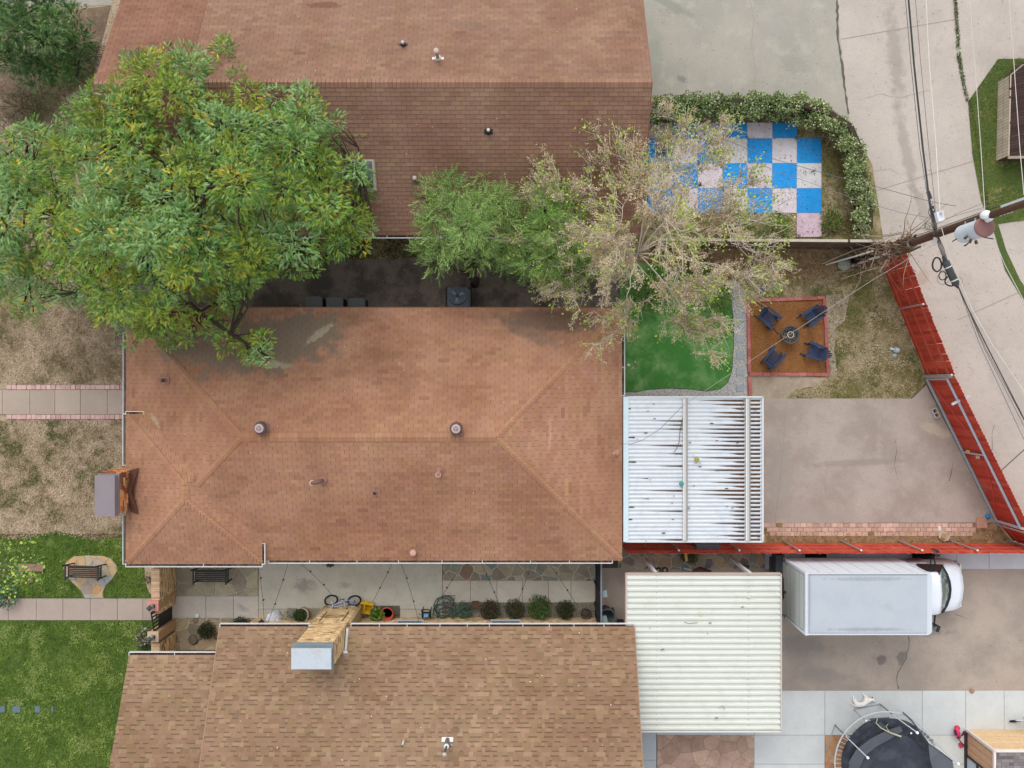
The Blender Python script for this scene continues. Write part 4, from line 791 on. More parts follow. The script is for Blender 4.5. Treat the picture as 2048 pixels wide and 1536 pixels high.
for a,b in (((X0,Y1+.02),(X1+.03,Y1+.02)),((X1+.02,Y0-.03),(X1+.02,Y1+.03)),((X0-.1,Y0-.02),(X1+.03,Y0-.02))):
    mb=MB(); mb.beam((*a,Z-.03),(*b,Z-.03),.05,.16,t=WT); mb.build('edge_trim',tinted,pc)
for x in (X0+2.3,X1-.5):
    for y in (Y0+.15,Y1-.15): mb=MB(); mb.box((x,y,1.25),(.09,.09,2.5),t=S(190,190,188)); mb.build('post',tinted,pc)
# grime wedges lying in the valleys
mb=MB(); r=random.Random(4); p_=(Y1-Y0)/35; xe=X1-.02; xb=GX(1490,Z); xm=GX(1364,Z)
for i in range(35):
    yc=Y0+(i+.28)*p_; rel=i/35
    zz_=lambda x: Z+.006-.05*(x-X0)/(X1-X0)
    def wedge(xs,xe_,w,tip=1):
        n=6; L=[];Rr=[]
        for k in range(n+1):
            t=k/n; x=xs+(xe_-xs)*t; ww=w*(t**1.2 if tip else 1)*r.uniform(.75,1.15)
            L.append((x,yc-ww/2,zz_(x)+.006+.012*t)); Rr.append((x,yc+ww/2,zz_(x)+.006+.012*t))
        mb.add(L+Rr,[(k,k+1,n+2+k,n+1+k) for k in range(n)])
    L=r.choice((.5,.6,.8,1.0,1.3,1.7)); wedge(xb-L,xb-.02,.10+.03*r.random())
    wedge(xb+.12,xe-.04,.10,0)
    if r.random()<.22: wedge(xm-r.uniform(.3,1.4),xm,.05+.03*r.random())
    if r.random()<.12: xs=r.uniform(X0+.1,xm-.6); wedge(xs,xs+r.uniform(.1,.4),.03)
    wedge(X0+.0,X0+r.uniform(.05,.3),.05,0) if r.random()<.15 else None
for _ in range(34):
    x=r.uniform(X0,X1); y=r.uniform(Y0,Y1); s=r.uniform(.015,.05); mb.add([(x-s*1.6,y-s*.4,Z+.06),(x+s,y-s*.5,Z+.06),(x+s*1.5,y+s*.4,Z+.06),(x-s,y+s*.5,Z+.06)],[(0,1,2,3)])
o=mb.build('leaf_grime',grime_m,pc); o['kind']='stuff'
mb=MB(); mb.lathe([(.09,0),(.10,.03),(.05,.05),(0,.05)],G(1393,919,Z+.06),10,t=S(150,146,80)); tag(mb.build('ball',matte),'small yellow-green ball on the white patio cover','ball')
mb=MB(); mb.lathe([(.085,0),(.10,.04),(.06,.07),(0,.075)],G(1363,967,Z+.06),10,t=S(70,150,140)); tag(mb.build('ball',matte),'flattened teal ball by the middle beam of the white patio cover','ball')
mb=MB(); mb.tube([G(x,y,Z+.07) for x,y in ((1366,835),(1360,862),(1358,885),(1352,900),(1347,905))],.012,4,t=S(110,104,92)); mb.tube([G(x,y,Z+.07) for x,y in ((1488,797),(1483,820),(1492,840),(1489,850))],.01,4,t=S(140,134,124)); tag(mb.build('twig',matte),'thin bent twigs lying on the white patio cover','twig')
cp=thing('carport','cream ribbed steel carport roof between the tan house and the white truck','carport',(7,-9.9,0))
Z=2.6; X0,X1,Y0,Y1=GX(1254,Z),GX(1560,Z),GY(1461,Z),GY(1149,Z)
corr('c',cp,X0,X1,Y0,Y1,Z,27,cream_m,[(0,0),(.12,.0),(.19,.05),(.26,.062),(.60,.062),(.68,.05),(.75,.0),(1,0)],slope=-.03)
mb=MB(); r=random.Random(8)
for x in (GX(1313,Z),GX(1497,Z)):
    for i in range(27): mb.lathe([(.014,0),(.012,.012),(0,.015)],(x+r.uniform(-.01,.01),Y0+(i+.85)*(Y1-Y0)/27,Z-.01),6,t=S(120,116,110))
o=mb.build('screws',tinted,cp); o['kind']='stuff'
for a,b,c in (((X0-.03,Y1+.03),(X1+.03,Y1+.03),S(176,158,146)),((X0-.03,Y0-.03),(X0-.03,Y1+.03),S(190,172,162)),((X1+.03,Y0-.03),(X1+.03,Y1+.03),S(186,178,170)),((X0,Y0-.03),(X1+.03,Y0-.03),S(206,204,196))):
    mb=MB(); mb.beam((*a,Z-.04),(*b,Z-.04),.05,.16,t=c); mb.build('edge_trim',tinted,cp)
for px,py in ((1290,1118),(1462,1117)):
    a=G(px,py,0); b=Vector((a.x,a.y,Z-.03)); mb=MB(); mb.box((a.x,a.y,Z/2),(.11,.11,Z-.06),t=S(212,214,216)); mb.build('post',tinted,cp); mb=MB(); mb.beam(b-Vector((0,0,.08)),b+Vector((0,-.25,-.08)),.1,.1,t=S(200,200,200)); mb.build('bracket',tinted,cp)
for px in (1290,1480): a=G(px,1440); mb=MB(); mb.box((a.x,Y0+.3,Z/2),(.11,.11,Z-.06),t=S(212,214,216)); mb.build('post',tinted,cp)
mb=MB()
for x,y,s in ((1401,1226,.07),(1498,1194,.05)): mb.lathe([(s,0),(s*.9,.03),(0,.04)],G(x,y,Z+.06),8,t=S(206,204,170))
for x,y,s in ((1420,1246,.10),(1325,1299,.13),(1433,1436,.12),(1300,1256,.03),(1415,1267,.03),(1485,1214,.09)):
    p=G(x,y,Z+.07); mb.box(p,(s,.035,.02),rz=R.uniform(-.3,.3),t=S(126,122,112))
for pts in (((1368,1244),(1378,1247),(1395,1245)),((1438,1415),(1446,1412),(1449,1419))): mb.tube([G(x,y,Z+.07) for x,y in pts],.010,4,t=S(120,116,108))
o=mb.build('roof_debris',matte); tag(o,'small scraps and twigs scattered on the cream carport roof','debris',kind='stuff')
# ---------------------------------------------------------------- red fences
RB=[S(188,68,48),S(178,62,44),S(198,76,54),S(184,68,50),S(168,58,42)]
BM={}
def board_mesh(h,w,ci):
    k=(round(h,2),w,ci)
    if k not in BM:
        mb=MB(); c=RB[ci]; t=.018
        prof=[(-w/2,0),(w/2,0),(w/2,h-.04),(w/4,h),(-w/4,h),(-w/2,h-.04)]
        vs=[(x,-t/2,z) for x,z in prof]+[(x,t/2,z) for x,z in prof]
        mb.add(vs,[(0,1,2,3,4,5),(11,10,9,8,7,6)]+[(i,i+6,(i+1)%6+6,(i+1)%6) for i in range(6)],c); BM[k]=mb.mesh('board')
    return BM[k]
def red_fence(name,label,cat,a,b,h,rails=(.35,1.0,1.62),side=1,posts=(),w=.14,bow=0,railc=S(180,82,62),z0=.03,pc_=S(150,140,134)):
    a=Vector((*a,0)); b=Vector((*b,0)); d=b-a; L=d.length; d.normalize(); nrm=Vector((-d.y,d.x,0))*side; ang=math.atan2(d.y,d.x); f=thing(name,label,cat,(a+b)/2); n=int(L/(w+.0005)); off=WL[f.name]
    for i in range(n):
        c=a+d*((i+.5)*L/n)-nrm*.03; o=link('board',board_mesh(h,w,R.randrange(5)),red_m,f); o.location=c+Vector((0,0,z0+R.uniform(-.02,.02)))-off; o.rotation_euler=(R.uniform(-.008,.008),R.uniform(-.006,.006),ang)
    for z in rails:
        mb=MB(); mb.beam(a+Vector((0,0,z)),b+Vector((0,0,z)),.04,.09,t=railc); mb.build('rail',red_m,f)
    for p in posts:
        c=a+d*p+nrm*.07; mb=MB(); mb.tube([c,c+Vector((0,0,h-.02))],.032,8,t=pc_); mb.lathe([(.04,0),(.04,.03),(0,.06)],c+Vector((0,0,h-.03)),8,t=S(206,206,206)); mb.build('post',tinted,f)
    return f
ys=GY(1084.5); h=1.86
xs=lambda px:GX(px)
X_posts=[GX(p)-GX(1240) for p in (1338,1452,1565,1681,1796,1900,2016)]
red_fence('red_wood_fence','long red wooden board fence between the back yard and the truck driveway','fence',(GX(1240),ys),(GX(2140),ys),h,posts=X_posts,side=1)
fa,fb=(GX(1757),GY(520)),(GX(1850),GY(752)); fl=math.hypot(fb[0]-fa[0],fb[1]-fa[1])
red_fence('red_wood_fence','red wooden board fence beside the alley, above the metal-framed gate','fence',fb,fa,2.05,side=1,posts=(fl*.58,.05),rails=(.3,1.0,1.7))
# short red fence return beyond the gate
red_fence('red_wood_fence','short red fence section between the gate and the corner by the alley','fence',(GX(2025),GY(1082)),(GX(1995),GY(1047)),2.0,side=1,posts=(),rails=(.4,1.6))
# gate: two panels in a steel frame
ga,gb=Vector((GX(1851),GY(758),0)),Vector((GX(1990),GY(1041),0)); gt=thing('metal_gate','red board gate in a galvanised steel frame, opening to the alley','gate',(ga+gb)/2); gd=(gb-ga).normalized(); gn=Vector((-gd.y,gd.x,0)); GL_=(gb-ga).length; off=WL[gt.name]; ang=math.atan2(gd.y,gd.x)
n=int(GL_/.146)
for i in range(n):
    c=ga+gd*((i+.5)*GL_/n)+gn*.06; o=link('board',board_mesh(2.0,.14,R.randrange(5)),red_m,gt); o.location=c+Vector((0,0,.05+R.uniform(-.015,.015)))-off; o.rotation_euler=(0,0,ang)
gz=1.55
def gb_(nm,a,b,r=.045,t=S(166,170,180)): mb=MB(); mb.tube([a,b],r,8,t=t); mb.build(nm,tinted,gt)
u=Vector((0,0,1))
gb_('frame_rail',ga+u*.10,gb+u*.10,.055,S(150,158,164)); gb_('frame_rail',ga+u*gz,gb+u*gz,.05)
for t_ in (0,.515,1): q=ga+gd*GL_*t_; gb_('frame_post',q+u*.1,q+u*gz,.05 if t_!=.515 else .035)
for a_,b_,z1,z2 in ((.02,.27,.2,.85),(.27,.50,.85,1.45)): gb_('brace',ga+gd*GL_*a_+u*z1+gn*.03,ga+gd*GL_*b_+u*z2+gn*.03,.022,S(190,76,60))
for a_,b_,z1,z2 in ((.54,.77,1.4,.85),(.77,.97,.85,.15)): gb_('brace',ga+gd*GL_*a_+u*z1+gn*.03,ga+gd*GL_*b_+u*z2+gn*.03,.022,S(190,76,60))
for t_,z_ in ((.515,.5),(.545,1.0)): q=ga+gd*GL_*(t_-.01)+u*z_; mb=MB(); mb.beam(q-u*.1,q+u*.12,.12,.03,t=S(200,170,120)); mb.build('latch_plate',tinted,gt)
q=ga+gd*GL_*.15+u*(gz+.02); mb=MB(); mb.beam(q-gn*.28,q+gn*.30,.09,.06,t=S(190,198,206)); mb.beam(q+gn*.28,q+gn*.5+gd*.02,.05,.04,t=S(176,188,196)); mb.build('bracket',tinted,gt)
mb=MB(); q=ga-gd*.12; mb.tube([q-gn*.05,q-gn*.05+u*1.95],.05,8,t=S(150,140,132)); mb.tube([q+gn*.08,q+gn*.08+u*1.9],.03,8,t=S(190,186,180)); tag(mb.build('gate_post',tinted),'galvanised hinge post between the red fence and the gate','post')
# leaning pieces at the gate's lower end
for a,b,l in (((1995,1050,0),(2040,1068,1.9),'thin grey metal post standing at the lower end of the gate'),((2015,1080,0),(2075,1108,1.9),'thin grey metal fence post at the far right corner of the red fence')):
    p=G(*a); mb=MB(); mb.tube([p,Vector((p.x,p.y,b[2]))],.03,8,t=S(150,146,142)); tag(mb.build('fence_post',tinted),l,'post')
# ---- brown wooden fence south of the play yard
wf_=thing('wood_fence','weathered brown wooden fence with pale top rail, under the budding tree','fence',(9,5.2,0))
BMw=MB(); BMw.box((0,0,.9),(.14,.02,1.8)); wm_=BMw.mesh('board'); a=Vector((GX(1300),GY(496),0)); b=Vector((GX(1745),GY(499),0)); d=(b-a).normalized(); n=int((b-a).length/.15)
for i in range(n): o=link('board',wm_,wood_m,wf_); o.location=a+d*(i+.5)*.15+Vector((0,0,R.uniform(-.03,.02)))-WL[wf_.name]; o.rotation_euler=(0,R.uniform(-.01,.01),0)
for z in (.4,1.0,1.6): mb=MB(); mb.beam(a+Vector((0,-.03,z)),b+Vector((0,-.03,z)),.04,.09); mb.build('rail',wood_m,wf_)
k=(b-a).length
for t0,t1 in ((0,.28),(.29,.80),(.81,1)): mb=MB(); mb.beam(a+d*k*t0+Vector((0,.0,1.83)),a+d*k*t1+Vector((0,0,1.83)),.10,.04,t=S(186,176,160)); mb.build('cap_rail',matte,wf_)
# white wall top seen under the top house eave
# ---------------------------------------------------------------- foam tiles
fm=thing('foam_play_mat','blue and white checkered foam tile mat with jigsaw edges, in the weedy yard','play mat',G(1470,330,.02))
fx=[1296,1345,1395,1445,1494,1544,1593,1642]; fy=[246,277,327,377,426,474]
def jig(x0,y0,x1,y1,seed):
    P=[];n=13; a=.02; x0+=.006;y0+=.006;x1-=.006;y1-=.006; cs=[(x0,y0),(x1,y0),(x1,y1),(x0,y1)]
    for s in range(4):
        p,q=cs[s],cs[(s+1)%4]; dx,dy=(q[0]-p[0]),(q[1]-p[1]); l=math.hypot(dx,dy); ux,uy=dx/l,dy/l; nx_,ny_=uy,-ux
        for k in range(n*2):
            t=k/(n*2); o_=a if (k%2) else -a*.4
            if k==0: o_=0
            P.append((p[0]+dx*t+nx_*o_,p[1]+dy*t+ny_*o_))
    return P
rows=[[0,1,0,1,0,1,-1],[1,0,1,0,1,0,1],[1,1,0,1,0,1,0],[0,1,0,1,0,0,1],[0,0,-1,-1,-1,-1,0]]
rows=[[0,1,0,1,0,1,-1],[1,0,1,0,1,0,1],[0,1,0,1,0,1,0],[1,0,1,0,1,0,1],[-1,-1,-1,-1,-1,-1,0]]
for j,rw in enumerate(rows):
    for i,c in enumerate(rw):
        if c<0: continue
        a=W2((fx[i],fy[j])); b=W2((fx[i+1],fy[j+1])); col=S(36,150,224) if c else [S(212,206,210),S(206,204,204),S(214,204,210)][R.randrange(3)]
        if j==4: col=S(206,182,194)
        if j==0 and i==0: col=S(206,178,196)
        f=R.uniform(.93,1.05); P=jig(a[0],b[1],b[0],a[1],i); dz=R.uniform(0,.010)
        mb=MB(); mb.prism(P,.012,.032+dz,tuple(q*f for q in col)); mb.build('tile',foam_m,fm)
litter('dead_leaves',260,(GX(1300),GY(470),GX(1640),GY(250)),lambda x,y:.035,[S(90,80,60),S(120,104,80),S(70,80,40)],'dead leaves scattered over the foam tiles',.035)
mb=MB(); r=random.Random(77)
for i_ in range(34):
    cx_,cy_=r.choice(fx[:8]),r.choice(fy); 
    if r.random()<.3: cx_+=r.uniform(-20,20); cy_+=r.uniform(-20,20)
    c=G(cx_+r.uniform(-3,3),cy_+r.uniform(-3,3),.03)
    for _ in range(r.randint(10,34)):
        a=r.uniform(0,6.28); d_r=abs(r.gauss(0,.09)); q=c+Vector((d_r*math.cos(a),d_r*math.sin(a),r.uniform(.005,.04))); s=r.uniform(.012,.035); b_=r.uniform(0,6.28)
        mb.add([q+Vector((s*math.cos(b_),s*math.sin(b_),0)),q+Vector((-s*math.sin(b_),s*math.cos(b_),.01)),q-Vector((s*math.cos(b_),s*math.sin(b_),0))],[(0,1,2)],r.choice([S(70,62,46),S(92,80,58),S(64,76,36),S(50,46,36)]))
tag(mb.build('weed_tufts',blade_m),'dark tufts and dirt at the corners of the foam tiles','weeds',kind='stuff')
# ---------------------------------------------------------------- low shed top right
sh=thing('low_shed','low dark brown roofed shed with pale shingled side, at the right edge','shed',(19,11,0))
zt=.72; P=[G(2021,150,zt),G(2075,105,zt),G(2400,105,zt),G(2400,306,zt),G(2017,312,zt)]
B=[G(1999,152,0),G(2060,100,0),G(2400,100,0),G(2400,322,0),G(1996,323,0)]
B=[Vector((q.x-.04*(i in (0,4)),q.y,0)) for i,q in enumerate(P)]
mb=MB(); n=5; mb.add([*P,*B],[tuple(range(5))]+[(i,(i+1)%5,5+(i+1)%5,5+i) for i in range(5)],S(70,50,44)); mb.build('wall',matte,sh)
pm=MB(); 
wq=[P[0],B[0],B[4],P[4]]
nn=6; 
for j in range(26):
    t0,t1=j/26,(j+.92)/26
    for k in range(2):
        s0,s1=k/2,(k+.97)/2
        q=lambda s,t:(P[0].lerp(P[4],t)).lerp(B[0].lerp(B[4],t),s)+Vector((-.012,0,.012))
        c=S(178,166,146); f=R.uniform(.85,1.08); pm.add([q(s0,t0),q(s1,t0),q(s1,t1),q(s0,t1)],[(0,1,2,3)],tuple(v*f for v in c))
pm.build('side_shingles',matte,sh)
dk=S(66,50,46)
for j in range(34):
    y0_=P[4].y+ .02+j*(P[0].y-P[4].y+.6)/34; w=(P[0].y-P[4].y+.6)/34
    mb=MB(); dz=.01*R.random(); xl=P[4].x+.03+max(0,(y0_-P[0].y))*1.2
    mb.add([(xl,y0_,zt+.012+dz),(23,y0_+.9,zt+.012+dz),(23,y0_+.9+w*.82,zt+.012+dz),(xl,y0_+w*.82,zt+.012+dz),(xl,y0_,zt-.02),(23,y0_+.9,zt-.02),(23,y0_+.9+w*.82,zt-.02),(xl,y0_+w*.82,zt-.02)],[(0,1,2,3),(4,5,1,0),(5,6,2,1),(6,7,3,2),(7,4,0,3)],tmul(R.uniform(.7,1.2),dk)); mb.build('plank',matte,sh)
mb=MB(); mb.beam(P[4]+Vector((-.02,-.06,0)),P[3]+Vector((0,-.06,0)),.10,.05,t=S(150,140,126)); mb.beam(P[0],P[4],.05,.04,t=S(176,160,140)); mb.beam(P[0],P[1],.05,.04,t=S(150,140,126)); mb.build('edge_board',matte,sh)
# ---------------------------------------------------------------- utility pole, transformer, wires
PB=G(1708,527); PX,PY=PB.x,PB.y; PT=11.5
up_=thing('utility_pole','brown wooden utility pole with vines around its foot, between alley and back yard','utility pole',(PX,PY,0))
mb=MB(); mb.tube([(PX,PY,z) for z in (0,3,6,9,PT)],[.15,.135,.12,.105,.095],14,t=S(82,58,46)); mb.build('pole',mat('creosoted_pole',(1,1,1),[(2,(.6,.55,.5),.4,.65,.8,'MULTIPLY',(1,1,.2)),(20,(.6,.55,.5),.45,.7,.8,'MULTIPLY',(1,1,.08))],tint=True,rough=.9,bump=(30,.5)),up_,True)
def V(px,py,z): return G(px,py,z)
mb=MB(); mb.beam((PX-.35,PY-1.1,11.3),(PX+.35,PY+1.1,11.3),.10,.12,t=S(110,90,76)); mb.build('crossarm',matte,up_)
mb=MB(); 
for z in (2.2,2.9,3.7,4.5): mb.lathe([(.20,0),(.20,.04)],(PX,PY,z),12,t=S(150,146,140))
mb.build('band',tinted,up_)
mb=MB(); mb.tube([(PX-.17,PY-.12,.1),(PX-.17,PY-.12,3.0)],.05,8,t=S(196,194,190)); mb.tube([(PX+.10,PY+.17,1),(PX+.09,PY+.16,8.6)],.025,6,t=S(120,110,100)); mb.tube([(PX-.02,PY+.2,1),(PX-.02,PY+.17,9.3)],.012,5,t=S(60,56,52)); mb.build('conduit',tinted,up_)
mb=MB(); mb.beam((PX+.12,PY+.16,9.2),(PX+.12,PY+.16,11),.10,.05,t=S(200,214,214))
for i in range(4): mb.lathe([(.05,0),(.07,.04),(.05,.08)],(PX+.15,PY+.0,9.05+i*.16),8,t=S(230,230,230))
mb.build('insulator_rack',tinted,up_)
# guy wire guard
q=G(1652,529,.0); mb=MB(); top=G(1747,502,2.0); mb.tube([q,top],.032,8,t=S(206,204,198)); tag(mb.build('guy_guard',tinted),'pale metal guy wire guard leaning towards the utility pole','guy guard')
mb=MB(); mb.tube([top,Vector((PX,PY+.1,6.2))],.008,5,t=S(120,112,104)); tag(mb.build('guy_wire',tinted),'thin guy wire rising from its guard to the utility pole','wire')
# transformer
tr=thing('transformer','light grey pole-mounted transformer can with rusty brown lid','transformer',(0,0,0))
zb_,zt_=7.55,8.65; c=G(1969,454,zt_); WL[tr.name]=Vector((c.x,c.y,zb_)); tr.location=(c.x,c.y,zb_)
LG=S(196,206,214); mb=MB(); mb.lathe([(.24,zb_),(.265,zb_+.03),(.27,zb_+.08),(.27,zt_-.08),(.28,zt_-.05),(.28,zt_-.02)],(c.x,c.y,0),28,t=LG); mb.build('tank',tinted,tr,True)
mb=MB(); mb.lathe([(.295,zt_-.02),(.295,zt_+.02),(.26,zt_+.05),(0,zt_+.07)],(c.x,c.y,0),28,t=S(128,92,88)); mb.build('lid',tinted,tr)
mb=MB(); mb.lathe([(.055,0),(.09,.04),(.06,.09),(.085,.13),(.05,.18),(.07,.22),(.03,.26)],(c.x+.03,c.y+.2,zt_+.05),12,t=S(228,230,232)); mb.build('bushing',tinted,tr,True)
mb=MB(); 
for k in (-.6,.0,.6): 
    a=-2.0+k*.8; q=Vector((c.x+.31*math.cos(a),c.y+.31*math.sin(a),zt_-.45)); mb.tube([q,q+Vector((math.cos(a)*.10,math.sin(a)*.1,.02))],.04,8,t=S(70,66,64))
mb.build('terminal',tinted,tr)
mb=MB(); mb.beam((c.x-.1,c.y+.28,zt_-.3),(PX+.1,PY,zt_-.3),.08,.05,t=S(150,156,158)); mb.beam((c.x-.1,c.y+.28,zb_+.3),(PX+.1,PY,zb_+.3),.08,.05,t=S(150,156,158)); mb.build('bracket',tinted,tr)
fs=thing('surge_arrester','white surge arrester beside the transformer on the utility pole','arrester',G(1968,430,8.9)); mb=MB(); p=G(1968,431,8.75); mb.lathe([(.03,-.1),(.10,-.05),(.12,.0),(.13,.12),(.11,.18),(.06,.22),(.03,.24)],p,12,t=S(224,228,230)); mb.build('body',tinted,fs,True); mb=MB(); mb.tube([p+Vector((0,0,.2)),p+Vector((.25,-.02,.22)),p+Vector((.35,.02,.05))],.025,6,t=S(190,186,170)); mb.build('arm',tinted,fs)
def wire(name,label,pts,r,col,sag=0,cat='wire',n=14,m=None):
    P=[G(*p) for p in pts]; Q=[]
    for i in range(len(P)-1):
        for k in range(n): t=k/n; q=P[i].lerp(P[i+1],t); q.z-=4*sag*t*(1-t); Q.append(q)
    Q.append(P[-1]); mb=MB(); mb.tube(Q,r,5,t=col); o=mb.build(name,m or tinted); tag(o,label,cat); return o
zt5=5.9
wire('telephone_cable','thick black telephone cable bundle above the alley, top edge to the pole',[(1812,-60,5.9),(1828,130,5.75),(1846,300,5.8),(1858,395,5.9),(1872,475,5.95)],.030,S(52,52,54))
wire('telephone_cable','thin dark cable hung just left of the thick bundle',[(1806,-60,6.2),(1822,130,6.0),(1840,300,6.0),(1868,470,6.2)],.011,S(90,86,84))
wire('telephone_cable','thin brownish cable right of the thick bundle, top right',[(1826,-60,6.4),(1840,110,6.1),(1856,280,6.2),(1876,470,6.3)],.010,S(120,108,102))
wire('telephone_cable','thick black cable from the splice case to the right edge',[(1916,572,5.85),(1935,615,5.75),(1980,705,5.6),(2048,838,5.6),(2110,960,5.7)],.020,S(60,60,62))
for i,(a,b,c_) in enumerate((((1914,568),(1960,690),(2060,905)),((1916,570),(1970,700),(2060,875)),((1915,572),(1975,705),(2060,862)))):
    wire('telephone_cable',['thin cable, leftmost of the sagging group above the lower alley','thin cable in the middle of the sagging group above the lower alley','thin cable closest to the thick black one above the lower alley'][i],[(*a,5.8),(*b,5.5),(*c_,5.6)],.009,S(104,98,94))
wire('power_line','white power line from the top edge to the white insulator block',[(1849,-60,7.6),(1858,120,7.4),(1872,290,7.4),(1880,425,7.6)],0.012,S(206,202,198))
wire('power_line','pale power line from the top edge to the transformer',[(1934,-60,9.3),(1952,160,9.0),(1962,300,9.0),(1970,425,9.2)],0.009,S(200,192,184))
wire('power_line','pale power line nearest the right edge, above the shed',[(2013,-60,10.2),(2028,130,10),(2040,300,10),(2048,390,10.2)],0.009,S(200,192,184))
wire('power_line','white power line sweeping from the pole down to the right edge',[(1883,455,7.4),(1898,510,7.2),(1914,548,7.1),(1945,620,7),(1985,690,7),(2060,800,7.1)],0.011,S(204,198,192))
wire('power_line','pale green power line crossing the grass strip at the right edge',[(1985,470,8.6),(2010,530,8.3),(2048,602,8.2),(2100,700,8.2)],0.009,S(206,212,196))
mb=MB(); p=G(1879,433,7.5); mb.box(p,(.20,.30,.14),rz=.25,t=S(214,216,220)); mb.lathe([(.05,0),(.05,.2)],p+Vector((0,.1,-.02)),8,t=S(190,190,190)); tag(mb.build('insulator_block',tinted),'white insulator block on the power line left of the pole','insulator')
zsp=5.7
sp=thing('splice_case','black cable splice case with metal straps hanging below the pole','splice case',G(1902,545,zsp)); a,b=G(1889,520,zsp),G(1914,572,zsp); mb=MB(); d=(b-a); mb.tube([a-d*.15,a,a+d*.08,b-d*.1,b,b+d*.1],[.03,.06,.115,.115,.06,.02],12,t=S(62,64,64)); mb.build('case',tinted,sp,True)
mb=MB()
for t_ in (.28,.78): c=a.lerp(b,t_); mb.tube([c-d.normalized()*.02,c+d.normalized()*.02],.125,12,t=S(190,192,194))
mb.build('strap',tinted,sp)
for k,(px,py,rx,ry,rr) in enumerate(((1874,529,9,14,.028),(1885,551,7,9,.018),(1902,562,12,10,.024),(1886,557,12,12,.006),(1918,562,7,7,.005))):
    pts=[G(px+rx*math.cos(a_)*(1+.05*math.sin(3*a_)),py+ry*math.sin(a_),zsp-.1+.06*math.sin(2*a_+k)) for a_ in [2*math.pi*i/20 for i in range(20)]]
    mb=MB(); mb.tube(pts,rr,6,t=S(50,50,52),closed=True); o=mb.build('cable_coil',tinted)
    tag(o,['largest black cable coil left of the splice case','small black cable coil in the middle beside the splice case','round black cable coil at the lower end of the splice case','thin loose wire loop left of the splice case','thin wire loop right of the splice case'][k],'cable coil','cable coils on the splice case')
mb=MB(); pts=[(1847,458),(1851,446),(1860,452),(1858,460),(1850,454),(1853,444),(1862,447),(1866,458),(1848,460)]; mb.tube([G(x,y,6+.05*i) for i,(x,y) in enumerate(pts)],.010,5,t=S(70,68,66)); mb.tube([G(x,y,6+.05*i) for i,(x,y) in enumerate([(1866,405),(1859,415),(1857,425),(1864,440),(1870,458)])],.012,5,t=S(70,60,56)); tag(mb.build('cable_tangle',tinted),'small tangle of loose dark cable beside the pole crossing','cable')
mb=MB()
for k in range(4): mb.tube([G(1858+k*2.2,395+k*8,5.9+.05*k),G(1866+k*2,440,5.95),G(1872+k*1.5,472,6),G(1878+k*3,495,5.95),G(1888+k*2,520,5.8)],.014,5,t=S(60+k*12,60+k*10,62+k*8))
mb.tube([G(1870,474,6.05),G(1872,482,6.05)],.06,8,t=S(180,180,178)); tag(mb.build('cable_bundle',tinted),'bundle of spliced black cables crossing the utility pole','cable')
for a_,b_ in (((1856,383),(1861,398)),((1864,412),(1868,436))):
    mb=MB(); mb.tube([G(*a_,5.8),G(*b_,5.8)],.06,8,t=S(58,58,60)); mb.lathe([(.035,0),(.035,.02)],G(a_[0]+1,a_[1]+8,5.87),8,t=S(210,210,210)); tag(mb.build('cable_sleeve',tinted),'black sleeve on the cable bundle, '+('upper' if a_[1]<400 else 'lower')+' of two above the pole','cable sleeve')
wire('service_drop','long silver service cable from the pole across the fire pit to the red-brown roof',[(1868,488,7.0),(1745,560,6.2),(1650,622,5.6),(1576,671,5.0),(1515,712,4.5),(1430,768,3.9),(1365,812,3.6)],.008,S(150,142,134))
wire('service_drop','dark end of the service cable looping over the white patio cover to the roof edge',[(1365,812,3.6),(1320,858,3.5),(1285,880,3.5),(1262,888,3.55),(1240,888,3.6),(1232,898,3.7),(1230,905,3.7)],.009,S(98,92,88))
wire('service_drop','thin dark cable from the pole up over the foam tiles to the top house',[(1912,412,6.3),(1880,407,6.2),(1850,400,6.1),(1770,378,5.6),(1650,347,4.9),(1540,316,4.5),(1440,275,4.2),(1360,240,4.0),(1302,220,4.0)],.010,S(92,92,96))
wire('service_drop','second thin cable from the pole over the play yard into the budding tree',[(1866,437,6.2),(1800,425,5.8),(1720,402,5.3),(1640,372,4.8),(1560,345,4.5),(1500,320,4.4)],.008,S(110,106,104))
wire('service_drop','thin cable over the fire pit corner into the budding tree',[(1492,640,3.4),(1450,672,3.2),(1420,690,3.1)],.007,S(70,74,66))
wire('guy_wire','pair of thin wires from the transformer pole to the left, upper one',[(2005,390,9),(1920,425,8),(1860,455,7),(1800,465,6),(1720,476,4)],.007,S(130,122,114))
wire('guy_wire','thin wire beside the pole running towards the wooden fence, lower one',[(1990,408,9),(1890,438,7.6),(1850,455,7),(1780,470,5),(1700,472,3)],.007,S(130,122,114))
wire('string_cable','grey metal cable lying along the back yard grass near the red fence',[(1755,565,.05),(1775,610,.05),(1800,660,.05),(1825,700,.05),(1842,740,.05)],.008,S(170,164,150),cat='cable')
# small loops around transformer
mb=MB()
for pts in (((1905,483,7.5),(1925,470,7.8),(1942,463,8.1),(1948,476,8.2),(1930,492,7.6)),((1987,478,8.3),(1965,474,8.1),(1945,478,7.9),(1935,488,7.6),(1928,492,7.5)),((1938,463,8.25),(1942,474,8.2),(1950,476,8.15))):
    mb.tube([G(*p) for p in pts],.018,6,t=S(56,54,52))
tag(mb.build('jumper_wires',tinted),'black jumper wires hanging around the transformer','wire')
